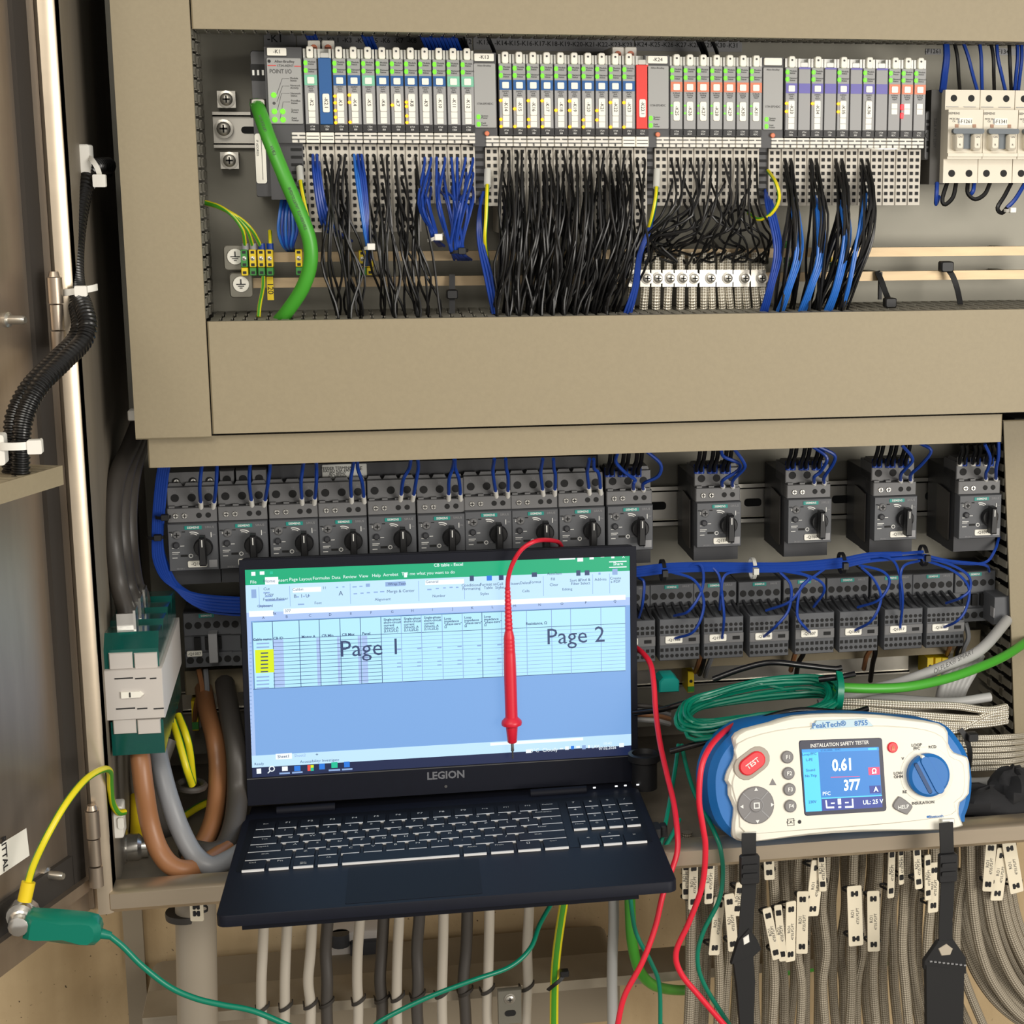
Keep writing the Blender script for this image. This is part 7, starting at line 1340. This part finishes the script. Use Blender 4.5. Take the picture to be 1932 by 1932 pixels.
# ================================================================== left side: conduits, ties, earth clip
def rib_tube(pts, r, label):
    p = [P(*q) for q in pts]; s = smooth_pts(p, 40); L = [0.]
    for i in range(1, len(s)): L.append(L[-1]+(s[i]-s[i-1]).length)
    n = int(L[-1]/.0009); out = []; j = 0
    for i in range(n):
        d = L[-1]*i/(n-1)
        while j < len(L)-2 and L[j+1] < d: j += 1
        out.append(s[j].lerp(s[j+1], (d-L[j])/max(1e-9, L[j+1]-L[j])))
    o = MB().tube(out, r, 14, radii=[r*(1.0 if (i//2) % 2 else .86) for i in range(n)]).build('corrugated_conduit', 'conduit'); return tag(o, label, 'conduit')
rib_tube([(205, 312, .14), (178, 316, .11), (164, 340, .09), (150, 400, .07), (142, 470, .05), (143, 535, .02), (158, 580, -.015), (166, 612, -.03), (156, 645, -.04), (120, 682, -.06), (75, 728, -.08), (48, 780, -.09), (40, 830, -.095), (38, 900, -.095)], .0072, 'black corrugated conduit bridging from the cabinet wall to the door, outer one')
rib_tube([(200, 322, .15), (170, 330, .12), (152, 360, .10), (138, 420, .08), (134, 480, .06), (137, 540, .03), (148, 585, -.005), (152, 615, -.02), (140, 645, -.03), (105, 680, -.05), (58, 728, -.07), (30, 780, -.08), (24, 830, -.085), (22, 900, -.085)], .0072, 'black corrugated conduit bridging from the cabinet wall to the door, inner one')
t = thing('tie_mount', 'white adhesive tie mount high on the left cabinet wall holding the conduits', 'tie mount', P(150, 315, .10)); MB().rbox(-.006, .010, -.012, .012, -.018, .018, .002, 0, .001).build('mount_body', 'tie_white', t)
p = [P(*q)-t.location for q in ((160, 297, .10), (172, 300, .085), (184, 318, .08), (188, 335, .085), (182, 342, .09))]; strapmb(p, .004, .0013).build('tie_strap', 'tie_white', t); MB().rbox(-.005, .005, -.004, .004, -.005, .005, .001).build('tie_head', 'tie_white', t, P(188, 341, .08)-t.location)
t = thing('cable_tie', 'white cable tie around the black conduits beside the upper door hinge', 'cable tie', P(150, 547, .005)); strapmb([Vector((.013*math.cos(math.radians(a)), -.012*math.sin(math.radians(a)), .002*math.cos(a/57))) for a in range(-20, 201, 20)], .005, .0012, Vector((0, 0, 1))).build('strap', 'tie_white', t); MB().rbox(-.0045, .0045, -.017, -.010, -.004, .004, .001).build('head', 'tie_white', t, (.003, 0, 0))
t = thing('cable_tie', 'white cable tie fixing the black conduits to the duct on the door', 'cable tie', P(35, 842, -.112)); strapmb([Vector((.016*math.cos(math.radians(a)), -.014*math.sin(math.radians(a)), .002)) for a in range(-20, 201, 20)], .0055, .0013, Vector((0, 0, 1))).build('strap', 'tie_white', t); MB().rbox(.008, .018, -.014, -.006, -.004, .006, .001).build('head', 'tie_white', t); MB().rbox(-.022, -.008, -.010, .004, -.012, .010, .002).build('mount', 'tie_white', t)
r = rc(242, 773, 256, 793, .13); t = MB().rbox(r[0], r[1]+.004, .125, .14, r[2], r[3], .0015, 0, .001).build('cover_clip', 'tie_white'); tag(t, 'small white cover clip at the lower corner of the left duct', 'clip')
# door earth wire and clip
t = thing('earth_wire', 'yellow-green earth wire arching from the cabinet wall to the earth stud on the door', 'wire', P(50, 1680, -.105)); lc = tuple(-c for c in t.location)
MB().tube(smooth_pts([P(*q) for q in ((52, 1668, -.104), (64, 1630, -.104), (90, 1575, -.10), (125, 1515, -.085), (160, 1472, -.06), (190, 1453, -.035), (206, 1454, -.015), (208, 1478, 0), (211, 1512, .015), (222, 1532, .025), (234, 1532, .035))], 6), .0028, 10).build('wire_jacket', 'wire_yg', t, lc)
a, c = P(54, 1664, -.106), P(46, 1700, -.108); MB().cyl(a-t.location, c-t.location, .0052, 12).build('crimp_sleeve', 'yellow', t)
c = P(38, 1728, -.108); MB().lathe([(.010, -.002), (.010, .002), (.006, .002)], 16, 0, 'y', c-t.location).build('ring_lug', 'screw', t)
t = thing('earth_stud', 'shiny earth stud with nuts on the lower part of the door', 'stud', P(40, 1735, -.108)); MB().lathe([(.012, .014), (.012, .006), (.009, .005), (.009, -.004), (.0075, -.005), (.0075, -.014), (.005, -.015)], 12, 0, 'y').build('nut', 'screw', t)
q = dpt(0, 1750, .001); o = MB().disc(q[0]-.004, q[1], .014, -.002, -.001, 20).build('earth_sticker', 'label_white', door); 
b = MB(); _x, _z = q[0]-.004, q[1]
for x0, x1, z0, z1 in ((-.0006, .0006, 0, .008), (-.007, .007, -.001, .0005), (-.0045, .0045, -.004, -.0028), (-.002, .002, -.007, -.0058)): b.box(_x+x0, _x+x1, -.0026, -.002, _z+z0, _z+z1)
b.build('earth_symbol', 'ink', o)
YC = -.115
t = thing('crocodile_clip', 'green insulated crocodile clip gripping the earth stud on the door', 'clip', P(110, 1750, YC)); lc = tuple(-c for c in t.location)
pl2 = [P(x/3.631, 1400+y/3.631, YC) for x, y in ((160, 1330), (168, 1250), (186, 1180), (215, 1165), (420, 1178), (600, 1195), (665, 1212), (690, 1240), (700, 1280), (690, 1340), (650, 1376), (590, 1380), (430, 1365), (280, 1345), (200, 1340))]
MB().prism([(q.x, q.z) for q in pl2], YC-.009, YC+.009, 0, .005).build('clip_body', 'clip_green', t, lc)
a, c = P(690/3.631, 1400+1312/3.631, YC), P(762/3.631, 1400+1328/3.631, YC); MB().cyl(a-t.location, c-t.location, .0042, 12, 0, .003).build('boot', 'clip_green', t)
lead_w([(205, 1764, YC), (232, 1786, YC), (268, 1822, YC), (320, 1862, YC), (370, 1884, YC), (420, 1896, YC), (480, 1908, YC), (560, 1942, YC)], .0024, 'wire_green', 'green test lead running from the crocodile clip down to the right')
